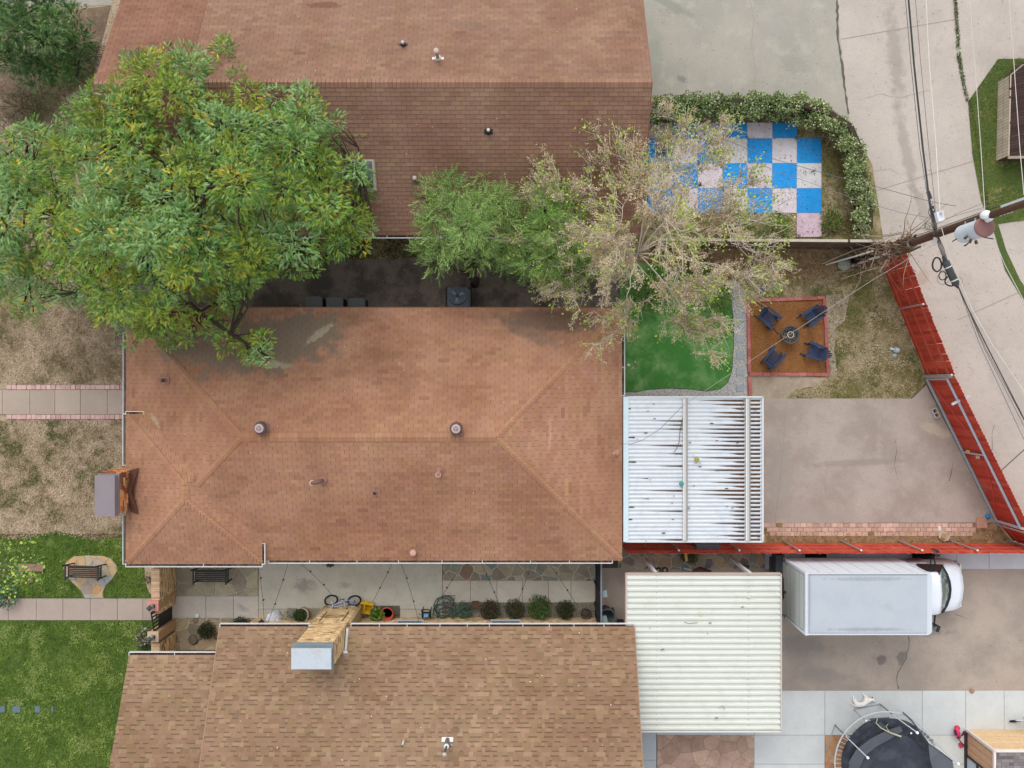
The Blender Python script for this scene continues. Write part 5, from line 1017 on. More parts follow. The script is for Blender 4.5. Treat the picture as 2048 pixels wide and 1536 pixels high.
# ---------------------------------------------------------------- front wall, gate, pillars, lamps
bw=thing('brick_garden_wall','sandy brick wall with tile cap between the lawn bed and the courtyard','garden wall',(-13.6,-8,0))
wxr=GX(352); hw=1.42
mb=MB(); ya,ybt=GY(1120),GY(1206); mb.box((wxr-.14,(ya+ybt)/2,hw/2),(.28,ya-ybt,hw)); wo=mb.build('wall_core',bmort_m,bw)
brick_wall(wo,(wxr,ybt,0),(wxr,ya,0),0,hw,(1,0,0),seed=12,dark=.18); brick_wall(wo,(wxr-.28,ybt,0),(wxr-.28,ya,0),0,hw,(-1,0,0),seed=13); brick_wall(wo,(wxr-.28,ybt,0),(wxr,ybt,0),0,hw,(0,-1,0),seed=14)
n=24
for i in range(n): mb=MB(); y=ybt+(i+.5)*(ya-ybt)/n; mb.box((wxr-.15,y,hw+.03),(.32,(ya-ybt)/n-.008,.05),t=tmul(R.uniform(.85,1.1),[S(206,170,134),S(214,186,150),S(196,156,128)][i%3])); mb.build('brick',brick_m,bw)
bw2=thing('brick_garden_wall','short sandy brick wall below the black gate, beside the rose bush','garden wall',(-13.5,-10.2,0))
yc_,yd_=GY(1262),GY(1300)-.2; mb=MB(); mb.box((wxr-.14,(yc_+yd_)/2,hw/2),(.28,yc_-yd_,hw)); wo=mb.build('wall_core',bmort_m,bw2); brick_wall(wo,(wxr,yd_,0),(wxr,yc_,0),0,hw,(1,0,0),seed=15,dark=.18); brick_wall(wo,(wxr-.28,yd_,0),(wxr-.28,yc_,0),0,hw,(-1,0,0),seed=16)
for i in range(8): mb=MB(); y=yd_+(i+.5)*(yc_-yd_)/8; mb.box((wxr-.15,y,hw+.03),(.32,(yc_-yd_)/8-.008,.05),t=tmul(R.uniform(.85,1.1),S(206,176,138))); mb.build('brick',brick_m,bw2)
def pillar(px,py,label,cc,llab,dx):
    p=G(px,py,0); p=Vector((wxr-.16,GY(py,1.6),0)); t=thing('brick_pillar',label,'pillar',p); mb=MB(); mb.box((p.x,p.y,.8),(.36,.36,1.6),t=S(176,142,106)); mb.build('shaft',bk_m,t); mb=MB(); mb.box((p.x-.0,p.y,1.63),(.42,.40,.06),t=cc); mb.build('cap',brick_m,t)
    l=thing('gate_lantern',llab,'lantern',(p.x,p.y,1.66)); mb=MB(); mb.box((p.x+.02,p.y,1.70),(.13,.13,.08),t=S(56,60,64)); mb.build('base',tinted,l); mb=MB(); mb.box((p.x+.01,p.y,1.85),(.12,.12,.22),t=S(150,150,140)); mb.lathe([(.13,1.96),(.11,2.0),(.03,2.06),(.0,2.08)],(p.x+.01,p.y,0),4,t=S(64,76,78)); mb.build('lamp_head',tinted,l)
pillar(318,1211,'brick gate pillar with pink cap above the black garden gate',S(206,140,128),'dark lantern on the pink-capped gate pillar',0); pillar(318,1273,'tan brick gate pillar below the black garden gate',S(190,164,140),'dark lantern on the tan gate pillar',0)
gg=thing('garden_gate','black metal garden gate with vertical slats, between two brick pillars','gate',(wxr-.1,GY(1233),0)); gx=wxr-.16; y0_,y1_=GY(1219,1.4),GY(1262,1.4); zt0=1.5
def gbar(nm,a,b,w=.04,hh=.04): mb=MB(); mb.beam(a,b,w,hh,t=S(34,32,32)); mb.build(nm,tinted,gg)
gbar('frame',(gx,y0_,.06),(gx,y0_,zt0+.3)); gbar('frame',(gx,y1_,.06),(gx,y1_,zt0+.05)); gbar('frame',(gx,y0_,.08),(gx,y1_,.08)); gbar('frame',(gx,y0_,zt0+.3),(gx,y1_,zt0+.05)); gbar('frame',(gx,y0_,1.15),(gx,y1_,1.15))
mb=MB(); mb.box((gx,(y0_+y1_)/2,.62),(.02,abs(y1_-y0_)-.04,1.05),t=S(40,38,38)); mb.build('panel',tinted,gg)
for i in range(6): t_=(i+.5)/6; y=y0_+(y1_-y0_)*t_; gbar('slat',(gx,y,1.1),(gx,y,zt0+.3-.25*t_),.05,.02)
# lattice fence at the right end of the courtyard
lf=thing('slat_fence','black metal slat fence closing the right end of the courtyard','fence',(GX(1192),-8.3,0)); fx_=GX(1191); ya,yb2=GY(1100),GY(1252); hh=1.75
for i in range(38): y=yb2+(i+.5)*(ya-yb2)/38; mb=MB(); mb.beam((fx_,y-.03,.06),(fx_,y+.0,hh),.03,.035,t=S(48,48,52)); mb.build('slat',tinted,lf)
for z,w in ((hh,.06),(.12,.05)): mb=MB(); mb.beam((fx_+.03,yb2,z),(fx_+.03,ya,z),w,.05,t=S(120,126,134) if z>1 else S(60,60,64)); mb.build('rail',tinted,lf)
for py in (1162,1205): y=GY(py); mb=MB(); mb.tube([(fx_-.03,y,0),(fx_-.03,y,hh)],.05,8,t=S(36,36,38)); mb.build('post',tinted,lf)
for py,l in ((1187,'pale green metal box fixed on the slat fence, upper one'),(1239,'pale green metal box fixed at the lower end of the slat fence')):
    p=G(1204,py,1.6); mb=MB(); mb.box((fx_+.18,p.y,1.5),(.14,.22,.2),rz=.2,t=S(112,128,130)); mb.box((fx_+.18,p.y,1.62),(.18,.26,.03),rz=.2,t=S(130,146,148)); tag(mb.build('lantern_box',tinted),l,'box')
# string lights
def string_light(a,b,label):
    A=G(a[0],a[1],2.5); B=G(b[0],b[1],2.5); t=thing('string_light',label,'string light',(A+B)/2,'string lights zigzagging over the courtyard'); mb=MB(); pts=[]
    for k in range(9): s=k/8; q=A.lerp(B,s); q.z-=.25*4*s*(1-s)*.6; pts.append(q)
    mb.tube(pts,.008,4,t=S(60,58,54)); mb.build('cord',tinted,t)
    for s in (.3,.68): q=A.lerp(B,s); q.z-=.15*4*s*(1-s)+.05; m2=MB(); m2.lathe([(.02,.06),(.022,.02),(.035,-.02),(.03,-.06),(0,-.08)],q,8,t=S(50,46,42)); m2.build('bulb',tinted,t)
SL=[((577,1124),(533,1252)),((597,1124),(668,1195)),((787,1122),(745,1205)),((801,1122),(838,1245)),((912,1150),(884,1192)),((960,1122),(1002,1218)),((1066,1124),(1035,1208)),((1095,1122),(1155,1212)),((514,1124),(528,1240))]
for i,(a,b) in enumerate(SL):
    string_light(a,b,['string light cord above the white plastic bag','string light cord ending above the bicycle','string light cord ending above the yellow tub','string light cord crossing down to the hose reel','short string light cord above the coiled hose','string light cord crossing the flagstones left of the dark shrubs','string light cord ending between the two dark round shrubs','string light cord above the bright green round shrub','thin string light cord above the courtyard crack, left'][i])
# ---------------------------------------------------------------- white box truck
tk=thing('box_truck','white box truck parked on the brown driveway beside the cream carport','truck',(13.5,-7.85,0))
bx0,bx1,by0,by1,bz0,bz1=10.47,14.98,-8.95,-6.72,1.0,3.39
TW=S(206,211,218)
mb=MB(); ch_=.0
mb.box(((bx0+bx1)/2,(by0+by1)/2,(bz0+bz1)/2-.02),(bx1-bx0-.06,by1-by0-.06,bz1-bz0-.04)); mb.build('cargo_box',truck_m,tk)
mb=MB(); r_=.16; P=[(bx0+.06,by0+.05),(bx1-.18,by0+.05),(bx1-.18,by1-.05),(bx0+.06,by1-.05)]; mb.prism(P,bz1-.03,bz1+.0); mb.build('roof_panel',truckroof_m,tk)
mb=MB(); P=[(bx1-.18,by0)]+[(bx1-r_+r_*math.sin(a),by0+r_-r_*math.cos(a)) for a in [i*math.pi/10 for i in range(6)]]+[(bx1-r_+r_*math.cos(a),by1-r_+r_*math.sin(a)) for a in [i*math.pi/10 for i in range(6)]]+[(bx1-.18,by1)]
mb.prism(P,bz0+.3,bz1-.01,ins=.0); mb.build('front_cap',mat('front_cap_paint',S(190,196,204),rough=.4),tk)
def tb(nm,a,b,w,h,t=TW,m=tinted): mb=MB(); mb.beam(a,b,w,h,t=t); return mb.build(nm,m,tk)
for y in (by0+.03,by1-.03): tb('edge_rail',(bx0,y,bz1-.02),(bx1-.15,y,bz1-.02),.05,.08,S(196,200,206)); tb('bottom_rail',(bx0,y,bz0+.05),(bx1-.1,y,bz0+.05),.05,.14,S(170,172,176)); tb('corner_post',(bx0+.03,y,bz0-.05),(bx0+.03,y,bz1+.0),.09,.10,S(200,204,210))
tb('rear_header',(bx0+.03,by0,bz1-.01),(bx0+.03,by1,bz1-.01),.11,.10,S(196,200,206)); tb('roof_seam',(bx0+.11,by0+.08,bz1+.006),(bx0+.11,by1-.08,bz1+.006),.022,.01,S(120,124,130)); tb('roof_seam',(bx0+.1,by1-.085,bz1+.006),(bx1-.2,by1-.085,bz1+.006),.014,.01,S(150,154,160)); tb('roof_seam',(bx0+.1,by0+.085,bz1+.006),(bx1-.2,by0+.085,bz1+.006),.014,.01,S(170,172,176))
mb=MB(); mb.box((bx0-.01,(by0+by1)/2,(bz0+bz1)/2-.05),(.03,by1-by0-.28,bz1-bz0-.30),t=S(176,182,178)); dr=mb.build('rear_door',tinted,tk)
mb=MB()
for k in range(1,5): mb.box((bx0-.028,(by0+by1)/2,bz0+.1+k*.44),(.012,by1-by0-.30,.015),t=S(130,134,132))
mb.build('door_seam',tinted,dr)
mb=MB(); mb.beam((bx0-.05,(by0+by1)/2-.4,bz0+.25),(bx0-.05,(by0+by1)/2+.4,bz0+.2),.05,.06,t=S(50,50,52)); mb.beam((bx0-.08,(by0+by1)/2-.1,bz0+.15),(bx0-.05,(by0+by1)/2-.1,bz0+.5),.05,.05,t=S(60,60,62)); mb.build('latch',tinted,dr)
for y in (by0+.035,by1-.035):
    for z in (bz0+.12,bz0+.32): mb=MB(); mb.tube([(bx0-.03,y,z),(bx0-.0,y,z)],.05,10,t=S(60,34,36)); mb.build('tail_light',tinted,tk)
tb('chassis',(bx0+.2,(by0+by1)/2-.4,.72),(17.0,(by0+by1)/2-.4,.72),.10,.2,S(50,50,52)); tb('chassis',(bx0+.2,(by0+by1)/2+.4,.72),(17.0,(by0+by1)/2+.4,.72),.10,.2,S(50,50,52))
tb('rear_bumper',(bx0-.25,by0+.1,.62),(bx0-.25,by1-.05,.62),.22,.14,S(48,52,58)); 
mb=MB(); mb.box((bx0-.12,by1-.2,.85),(.34,.62,.5),t=S(58,64,70)); mb.build('step_box',tinted,tk)
def wheel(x,y,w=.26,r=.40):
    t=MB(); M=Matrix.Translation((x,y,r))@Matrix.Rotation(math.pi/2,4,'X'); t.lathe([(r*.62,-w/2),(r*.93,-w/2),(r,-w/2+.05),(r,w/2-.05),(r*.93,w/2),(r*.62,w/2)],(0,0,0),24,t=S(34,34,36),M=M); o=t.build('tyre',matte,tk); q=MB(); q.lathe([(r*.6,-w/2+.03),(r*.62,w/2-.04),(r*.3,w/2-.09),(0,w/2-.03)],(0,0,0),16,t=S(180,180,182),M=M); q.build('rim',tinted,o)
ycab=(by0+by1)/2+.02
for y in (by1-.06,by0+.08): wheel(12.0,y,.34); 
for y in (ycab+.98,ycab-.98): wheel(16.25,y,.26)
# cab: lofted sections along x  (x, half-width bottom, half-width top, z bottom, z top)
def loft(secs,m,name,ycen,n=7,tint=TW,parent=tk):
    mb=MB(); R_=[]
    for x,wb,wt,zb,zt,bow in secs:
        ring=[]
        pts=[(-wb,zb),(-wb*1.01,zb+(zt-zb)*.45),(-(wb*.25+wt*.75),zb+(zt-zb)*.82),(-wt*.93,zt-.03),(-wt*.5,zt),(0,zt+.012),(wt*.5,zt),(wt*.93,zt-.03),((wb*.25+wt*.75),zb+(zt-zb)*.82),(wb*1.01,zb+(zt-zb)*.45),(wb,zb)]
        for a,b in pts: ring.append((x-bow*(abs(a)/wb)**2,ycen+a,b))
        R_.append(ring)
    k=len(R_[0]); vs=[p for r in R_ for p in r]; fs=[(i*k+j,i*k+(j+1)%k,(i+1)*k+(j+1)%k,(i+1)*k+j) for i in range(len(R_)-1) for j in range(k)]
    fs+= [tuple(range(k-1,-1,-1)),tuple((len(R_)-1)*k+j for j in range(k))]
    mb.add(vs,fs,tint); return mb.build(name,m,parent,True)
loft([(15.02,.97,.76,.75,2.28,0),(15.5,.98,.78,.65,2.34,0),(15.82,.985,.77,.6,2.32,.06),(15.98,.985,.76,.6,2.24,.10)],truck_m,'cab',ycab)
hd=loft([(15.9,.99,.84,.55,1.62,.0),(16.5,.985,.82,.5,1.50,.12),(16.78,.98,.90,.5,1.42,.12),(17.1,.97,.88,.5,1.34,.18),(17.35,.94,.84,.5,1.24,.20),(17.42,.92,.80,.5,.95,.2)],truck_m,'hood',ycab)
mb=MB(); L=7; A=[];B=[]
for i in range(L):
    t=i/(L-1)*2-1; A.append((15.99-.13*t*t,ycab+t*.72,2.235-.02*t*t)); B.append((16.66-.30*t*t,ycab+t*.88,1.535))
mb.add(A+B,[(i,i+1,L+i+1,L+i) for i in range(L-1)]); ws=mb.build('windshield',glass_m,tk)
mb=MB(); mb.tube([Vector(p)+Vector((.015,0,.015)) for p in B],.035,6,t=S(38,40,42)); mb.tube([Vector(p)+Vector((-.005,0,.008)) for p in A],.014,6,t=S(60,62,64)); mb.tube([Vector(A[0]),Vector(B[0])],.02,6,t=S(46,48,50)); mb.tube([Vector(A[-1]),Vector(B[-1])],.02,6,t=S(46,48,50)); mb.build('seal',tinted,ws)
for y0_,y1_ in ((-.55,.05),(.0,.62)): mb=MB(); mb.beam((16.62-.1,ycab+y0_,1.60),(16.38,ycab+y1_,1.83),.02,.02,t=S(30,32,34)); mb.build('wiper',tinted,ws)
dg_m=mat('dark_glass',S(40,38,38),rough=.1,spec=.8)
for s in (-1,1):
    mb=MB(); mb.add([(15.35,ycab+s*.80,2.18),(15.95,ycab+s*.80,2.12),(16.38,ycab+s*.93,1.62),(15.30,ycab+s*.965,1.62)],[(0,1,2,3)] if s<0 else [(3,2,1,0)])
    mb.v=[(v[0],v[1]+(.045 if v[1]>ycab else -.045),v[2]) for v in mb.v]; mb.build('side_window',dg_m,tk)
for y in (-.5,-.25,0,.25,.5): mb=MB(); mb.box((15.18+.02*abs(y),ycab+y,2.335),(.09,.05,.03),t=S(96,100,108)); mb.build('clearance_light',tinted,tk)
for s in (-1,1):
    mb=MB(); a=Vector((16.0,ycab+s*.93,1.7)); b=Vector((15.95,ycab+s*1.30,1.72)); c=Vector((16.05,ycab+s*1.42,1.6)); mb.tube([a,b,c],.03,6,t=S(34,34,36)); mb.tube([a+Vector((.0,0,-.3)),b+Vector((0,0,-.2))],.02,6,t=S(34,34,36)); mi=mb.build('mirror_arm',tinted,tk); mb=MB(); mb.box((16.06,ycab+s*1.42,1.62),(.12,.24,.38),rz=.35*s,t=S(40,42,44)); mb.box((16.0,ycab+s*1.42,1.64),(.02,.18,.30),rz=.35*s,t=S(150,154,156)); mb.build('mirror',tinted,tk)
tb('front_bumper',(17.46,ycab-.85,.5),(17.46,ycab+.85,.5),.10,.22,S(180,182,184))
for s in (-1,1): mb=MB(); mb.box((17.40,ycab+s*.68,.85),(.06,.3,.2),t=S(206,206,198)); mb.build('headlight',tinted,tk)
mb=MB()
for k in range(46):
    x=bx0+.15+k*(bx1-bx0-.4)/45
    for y in (by0+.055,by1-.055): mb.box((x,y,bz1+.022),(.018,.018,.012),t=S(120,124,130))
for k in range(22):
    y=by0+.1+k*(by1-by0-.2)/21
    mb.box((bx0+.05,y,bz1+.042),(.018,.018,.012),t=S(120,124,130))
o=mb.build('rivets',tinted,tk); o['kind']='stuff'
for k in range(1,8): tb('side_seam',(bx0+k*.56,by1-.024,bz0+.14),(bx0+k*.56,by1-.024,bz1-.08),.012,.010,S(176,180,186))
# ---------------------------------------------------------------- fire pit and chairs
fp=thing('fire_pit','round grey gas fire pit bowl filled with lava rock, centre of the mulch square','fire pit',G(1573,671)); p=G(1573,671,.02)
mb=MB(); mb.lathe([(.24,.02),(.26,.30),(.36,.42),(.37,.48),(.345,.49),(.31,.46),(.30,.40),(0,.38)],p,28,t=S(88,88,84)); mb.build('bowl',matte,fp,True)
mb=MB(); r=random.Random(3)
for _ in range(150):
    a=r.uniform(0,6.28); d=.29*math.sqrt(r.random()); s=r.uniform(.014,.028); c=[S(110,90,84),S(70,58,56),S(150,130,124),S(56,50,50)][r.randrange(4)]; mb.lathe([(s*.6,-s*.4),(s,0),(0,s*.8)],p+Vector((d*math.cos(a),d*math.sin(a),.43)),5,t=c)
o=mb.build('lava_rock',matte,fp); o['kind']='stuff'
mb=MB(); mb.tube([p+Vector((.12*math.cos(a),.12*math.sin(a),.465)) for a in [i*2*math.pi/20 for i in range(20)]],.014,6,t=S(206,196,190),closed=True); mb.build('burner_ring',tinted,fp,True)
mb=MB(); mb.tube([G(1558,668,.05),G(1550,662,.02),G(1543,650,.02),G(1538,640,.02),G(1522,608,.02),G(1521,590,.02)],.014,5,t=S(40,40,42)); tag(mb.build('gas_hose',matte),'black gas hose running from the fire pit under the upper left chair','hose')
gr=thing('propane_tank','dark blue round tank and black box under the budding tree branches','tank',G(1516,580)); p=G(1516,580); mb=MB(); mb.lathe([(.15,0),(.18,.08),(.18,.3),(.12,.38),(.05,.42)],p,16,t=S(44,56,84)); mb.build('tank',tinted,gr,True); mb=MB(); mb.box(p+Vector((-.28,.08,.15)),(.24,.2,.3),rz=.4,t=S(30,32,36)); mb.build('box',tinted,gr)
def chair(label,px,py,fdx,fdy):
    t=thing('adirondack_chair',label,'chair',(0,0,0),'navy chairs around the fire pit')
    def B(nm,*boxes):
        mb=MB()
        for a,b,w,h in boxes: mb.beam(a,b,w,h)
        return mb.build(nm,navy_m,t)
    hw=.27
    for k in range(6): x=.26-k*.085; z=.37-k*.022; B('seat_slat',((x,-hw,z),(x,hw,z),.072,.022))
    for k in range(7):
        y=(k-3)*.078; L=.80-.035*(k-3)**2*1.2; B('back_slat',((-.20,y*.9,.24),(-.20-L*.50,y*1.15,.24+L*.83),.068,.02))
    B('back_rail',((-.42,-.31,.62),(-.42,.31,.62),.05,.05)); B('back_rail',((-.24,-.27,.30),(-.24,.27,.30),.05,.05))
    for s in (-1,1):
        y=s*.31
        B('leg',((.30,y*.95,0),(.30,y*.95,.54),.06,.10)); B('leg',((.30,y*.88,.36),(-.50,y*.80,.05),.03,.11))
        mb=MB(); P=[(.44,y-.07),(.46,y),(.44,y+.07),(.1,y+.075),(-.44,y+.03),(-.44,y-.03),(.1,y-.06)]; mb.prism(P,.55,.578); mb.build('armrest',navy_m,t)
        B('foot',((.30,y*.9,.05),(.52,y*.88,.05),.05,.06))
    p=G(px,py); t.location=p; t.rotation_euler=(0,0,math.atan2(-fdy,fdx)); WL[t.name]=p; t.scale=(.85,.85,.85); return t
chair('navy slatted chair at the upper left of the fire pit, half under the branches',1532,637,160,140)
chair('navy slatted chair at the upper right of the fire pit, on the brick edge',1618,633,-160,112)
chair('navy slatted chair at the lower left of the fire pit',1541,716,130,-170)
chair('navy slatted chair at the lower right of the fire pit, over the brick edge',1624,704,-190,-70)
# ---------------------------------------------------------------- yard bits
sn=thing('garden_ornament','pale blue-grey broken stone ornament lying on the patchy grass','ornament',G(1789,703)); p=G(1789,703)
mb=MB(); mb.lathe([(.10,0),(.13,.08),(.09,.2),(0,.24)],p+Vector((.04,.05,0)),7,t=S(178,190,200)); mb.lathe([(.08,0),(.09,.06),(.04,.14),(0,.15)],p+Vector((-.02,-.16,0)),6,t=S(168,180,190)); mb.beam(p+Vector((-.2,.12,.03)),p+Vector((-.02,.08,.1)),.08,.06,t=S(188,198,206)); mb.build('body',matte,sn)
cb=thing('cinder_block','grey cinder block with two holes on the concrete pad beside the gate','cinder block',G(1867,826)); p=G(1867,826); a0=-1.13
M=Matrix.Translation(p)@Matrix.Rotation(a0,4,'Z'); mb=MB()
for bx in ((0,.085,.1,.40,.03),(0,-.085,.1,.40,.03)): mb.box(bx[:3],(bx[3],bx[4],.2),t=S(186,178,168),M=M)
for x in (-.185,0,.185): mb.box((x,0,.1),(.03,.14,.2),t=S(180,172,162),M=M)
mb.build('shell',matte,cb)
mb=MB(); mb.box(G(1867,826,.012),(.3,.12,.01),rz=a0,t=S(46,42,40)); mb.build('hollow',matte,cb)
mb=MB(); mb.box(G(1963,1045,.03),(.42,.44,.05),rz=.06,t=S(184,142,122)); tag(mb.build('concrete_paver',brick_m),'square reddish paver lying beside the blue ball, near the gate end','paver')
mb=MB(); mb.lathe([(.03,0),(.085,.04),(.095,.1),(.07,.16),(0,.19)],G(1973,1032),14,t=S(24,130,200)); tag(mb.build('ball',tinted,smooth=True),'bright blue ball on the concrete beside the gate','ball')
mb=MB(); mb.box(G(1879,1057,.03),(.11,.16,.03),rz=.1,t=S(222,216,208)); tag(mb.build('plastic_card',tinted),'small white plastic card on the pink pavers','card')
mb=MB(); P=[(1876,1064),(1879,1076),(1888,1082),(1896,1080),(1901,1070),(1890,1066),(1884,1062)]; vs=[G(x,y,.05+.05*(i%2)) for i,(x,y) in enumerate(P)]; mb.tube(vs,.02,5,t=S(190,182,168),closed=True); mb.add(vs,[tuple(range(7))],S(178,164,140)); tag(mb.build('tarp_scrap',matte),'crumpled grey scrap holding a brown brick, at the foot of the red fence','scrap')
mb=MB(); mb.box(G(1887,1072,.13),(.13,.2,.06),rz=-.4,t=S(178,136,92)); tag(mb.build('loose_brick',brick_m),'brown loose brick on the grey scrap near the red fence','brick')
mb=MB(); mb.box(G(1971,1058,.05),(.12,.06,.06),rz=.4,t=S(150,116,80)); tag(mb.build('loose_brick',brick_m),'small brown broken brick below the square reddish paver','brick')
# golf bits on turf
for (x,y,r_,c,l) in ((1257,730,.055,S(226,228,230),'white golf cup rim on the artificial turf'),(1270,724,.025,S(240,240,240),'small white ball on the artificial turf'),(1273,729,.025,S(226,120,40),'small orange ball on the artificial turf')):
    mb=MB(); mb.lathe([(r_*.5,0),(r_,.02),(r_*.8,.05),(0,.06)],G(x,y,.02),10,t=c); tag(mb.build('golf_ball' if r_<.05 else 'golf_cup',tinted),l,'ball' if r_<.05 else 'cup')
mb=MB(); a=G(1266,734,.05); mb.beam(a,a+Vector((-.06,-.1,0)),.02,.02,t=S(190,196,196)); mb.beam(a,a+Vector((.07,-.09,0)),.02,.02,t=S(190,196,196)); tag(mb.build('golf_tee',tinted),'tiny grey forked piece beside the white cup on the turf','tee')
mb=MB(); p=G(1943,1381); mb.lathe([(.07,0),(.10,.05),(.06,.1),(0,.11)],p,9,t=S(160,120,98)); tag(mb.build('stone',stone_m),'round brown stone on the joint between driveway and pale slabs','stone')
# stepping tiles in the front lawn
for i,(x0_,x1_) in enumerate(((1,11),(26,42),(71,81),(104,108))):
    a=W2((x0_,1412)); b=W2((x1_,1424)); mb=MB(); mb.prism([(a[0],b[1]),(b[0],b[1]),(b[0],a[1]),(a[0],a[1])],.0,.045,S(92,112,122)); tag(mb.build('meter_lid',slab_m),['grey-blue lid in the front lawn at the left edge','widest grey-blue lid sunk in the front lawn','small grey-blue lid half hidden by lawn grass','sliver of grey-blue lid, rightmost of the four in the front lawn'][i],'lid','lids sunk in the front lawn')
# ---------------------------------------------------------------- benches
def bench(label,px,py,L,D,brown=False,rz=0,z0=.02):
    t=thing('garden_bench',label,'bench',(0,0,0)); c=S(52,56,60)
    def bb(nm,a,b,w,h,par=t): mb=MB(); mb.beam(a,b,w,h,t=c); return mb.build(nm,tinted,par)
    for k in range(6): y=-.22+k*.075; bb('seat_slat',(-L/2,y,.42),(L/2,y,.42),.05,.025)
    for k in range(5): z=.5+k*.085; bb('back_slat',(-L/2,.24+.05*k*.3,z),(L/2,.24+.05*k*.3,z),.02,.05)
    for s in (-1,1):
        x=s*L/2; bb('leg',(x,-.24,0),(x,-.24,.62),.045,.045); bb('leg',(x,.22,0),(x,.32,.9),.045,.045); bb('armrest',(x,-.30,.64),(x,.28,.64),.06,.035); bb('side_rail',(x,-.24,.40),(x,.24,.40),.03,.05)
        for y in (-.3,.34): pass
    t.location=G(px,py)+Vector((0,0,z0)); t.rotation_euler=(0,0,rz); return t
bench('black slatted garden bench on the round flagstone patch in the lawn',181,1138,1.28,.5,rz=-.03)
bench('black slatted bench on the courtyard flagstones under the roof edge',432,1146,1.28,.5)
mb=MB(); mb.box(G(63,1135,.05),(.98,.28,.10),rz=-.02,t=S(136,104,92)); tag(mb.build('stone_slab',stone_m),'reddish brown stone slab in the grass under the young tree','slab')
mb=MB(); mb.box(G(62,1162,.03),(.2,.12,.06),rz=.3,t=S(120,96,70)); tag(mb.build('stone',stone_m),'small brown stone half hidden in grass below the stone slab','stone')
# ---------------------------------------------------------------- courtyard things
p=G(395,1231,.02); mb=MB(); mb.lathe([(.08,0),(.09,.03),(.08,.07),(.05,.08),(0,.08)],p,14,t=S(214,220,228)); tag(mb.build('drain_cap',tinted),'round white cap on the courtyard slabs near the garden gate','cap')
# plastic bag
bag=MB(); r=random.Random(5); n=16; rings=[]
c0=G(553,1241,0)
for k,(rr,z) in enumerate(((.30,0),(.36,.10),(.34,.26),(.24,.38),(.10,.44),(.0,.45))):
    rings.append([(c0.x+(rr*(1+r.uniform(-.26,.26)))*math.cos(2*math.pi*i/n)*1.0,c0.y+(rr*1.1*(1+r.uniform(-.26,.26)))*math.sin(2*math.pi*i/n),z+r.uniform(-.05,.08)+.05) for i in range(n)])
vs=[p for q in rings for p in q]; bag.add(vs,[(i*n+k,i*n+(k+1)%n,(i+1)*n+(k+1)%n,(i+1)*n+k) for i in range(5) for k in range(n)],S(222,226,232)); tag(bag.build('plastic_bag',mat('plastic_film',(1,1,1),[(9,(.72,.74,.78),.45,.65,.8,'MULTIPLY')],tint=True,rough=.3,spec=.6,bump=(14,.8,.08))),'crumpled white plastic bag between the potted plant and the tan roof','bag')
def pot(px,py,label,cat,r_,h,col,name='plant_pot',soil=True,rim=None):
    p=G(px,py,.015); t=thing(name,label,cat,p); mb=MB(); mb.lathe([(r_*.7,0),(r_*.95,h*.85),(r_,h*.88),(r_,h),(r_*.86,h),(r_*.80,h*.8),(0,h*.78)],p,22,t=col); mb.build('pot',tinted,t,True)
    return t,p
def leafblob(par,name,c,r,h,n,cols,L=.07,W_=.5,mat_=None,seed=1,dirup=.5,templ='rh',hollow=.55):
    N=NR.rand; u_=NR.normal(size=(n,3)); u_/=np.linalg.norm(u_,axis=1)[:,None]; u_[:,2]=np.abs(u_[:,2])*1.0-.15
    rad=hollow+(1-hollow)*N(n,1); lump=1+.13*np.sin(u_[:,:1]*7+seed)*np.sin(u_[:,1:2]*6+seed*2)
    P=np.array(c)+u_*rad*lump*np.array((r,r,h)); D=u_+NR.normal(size=(n,3))*.6; D[:,2]+=dirup*.4; D/=np.linalg.norm(D,axis=1)[:,None]
    return leaves(name,P,D,L*NR.uniform(.6,1.3,n),cols,par,mat_ or leaf_m,templ,W_)
TPL={}
def tpl(kind):
    if kind=='rh': return np.array([(0,0,0),(.5,.5,.06),(1,0,-.05),(.5,-.5,.06)],float),np.array([(0,1,2,3)])
    if kind=='comp':  # pinnate leaf: narrow leaflets along a rachis
        V=[];Fc=[]
        for i in range(6):
            x=.10+.14*i; l=.30*(1-abs(i-2.2)*.12); dz=-.10*x*x
            for s in (-1,1):
                b=len(V); V+= [(x-.05,0,dz),(x+l*.62,s*l*.80,dz-.05),(x+.08,0,dz)]; Fc.append((b,b+1,b+2))
        b=len(V); V+= [(.86,-.05,-.1),(1.12,0,-.18),(.86,.05,-.1)]; Fc.append((b,b+1,b+2)); b=len(V); V+= [(0,.012,0),(.9,0,-.09),(0,-.012,0)]; Fc.append((b,b+1,b+2))
        return np.array(V,float),np.array(Fc)
    if kind=='spray': # narrow leaves along a twig
        V=[];Fc=[]; q=random.Random(3)
        for i in range(7):
            x=.13*i; a=q.uniform(.35,.8)*(1 if i%2 else -1); e=q.uniform(-.3,.3); l=.34; b=len(V); dx,dy=math.cos(a)*l,math.sin(a)*l
            V+= [(x,-.022,0),(x+dx,dy,e*.3),(x+.05,.022,0)]; Fc.append((b,b+1,b+2))
        return np.array(V,float),np.array(Fc)
    if kind=='scrap': # shrivelled cluster
        V=[];Fc=[]; q=random.Random(9)
        for i in range(5):
            b=len(V); o_=np.array([q.uniform(0,.7),q.uniform(-.35,.35),q.uniform(-.2,.2)])
            for k in range(3): V.append(tuple(o_+np.array([q.uniform(-.28,.28),q.uniform(-.2,.2),q.uniform(-.2,.2)])))
            Fc.append((b,b+1,b+2))
        return np.array(V,float),np.array(Fc)
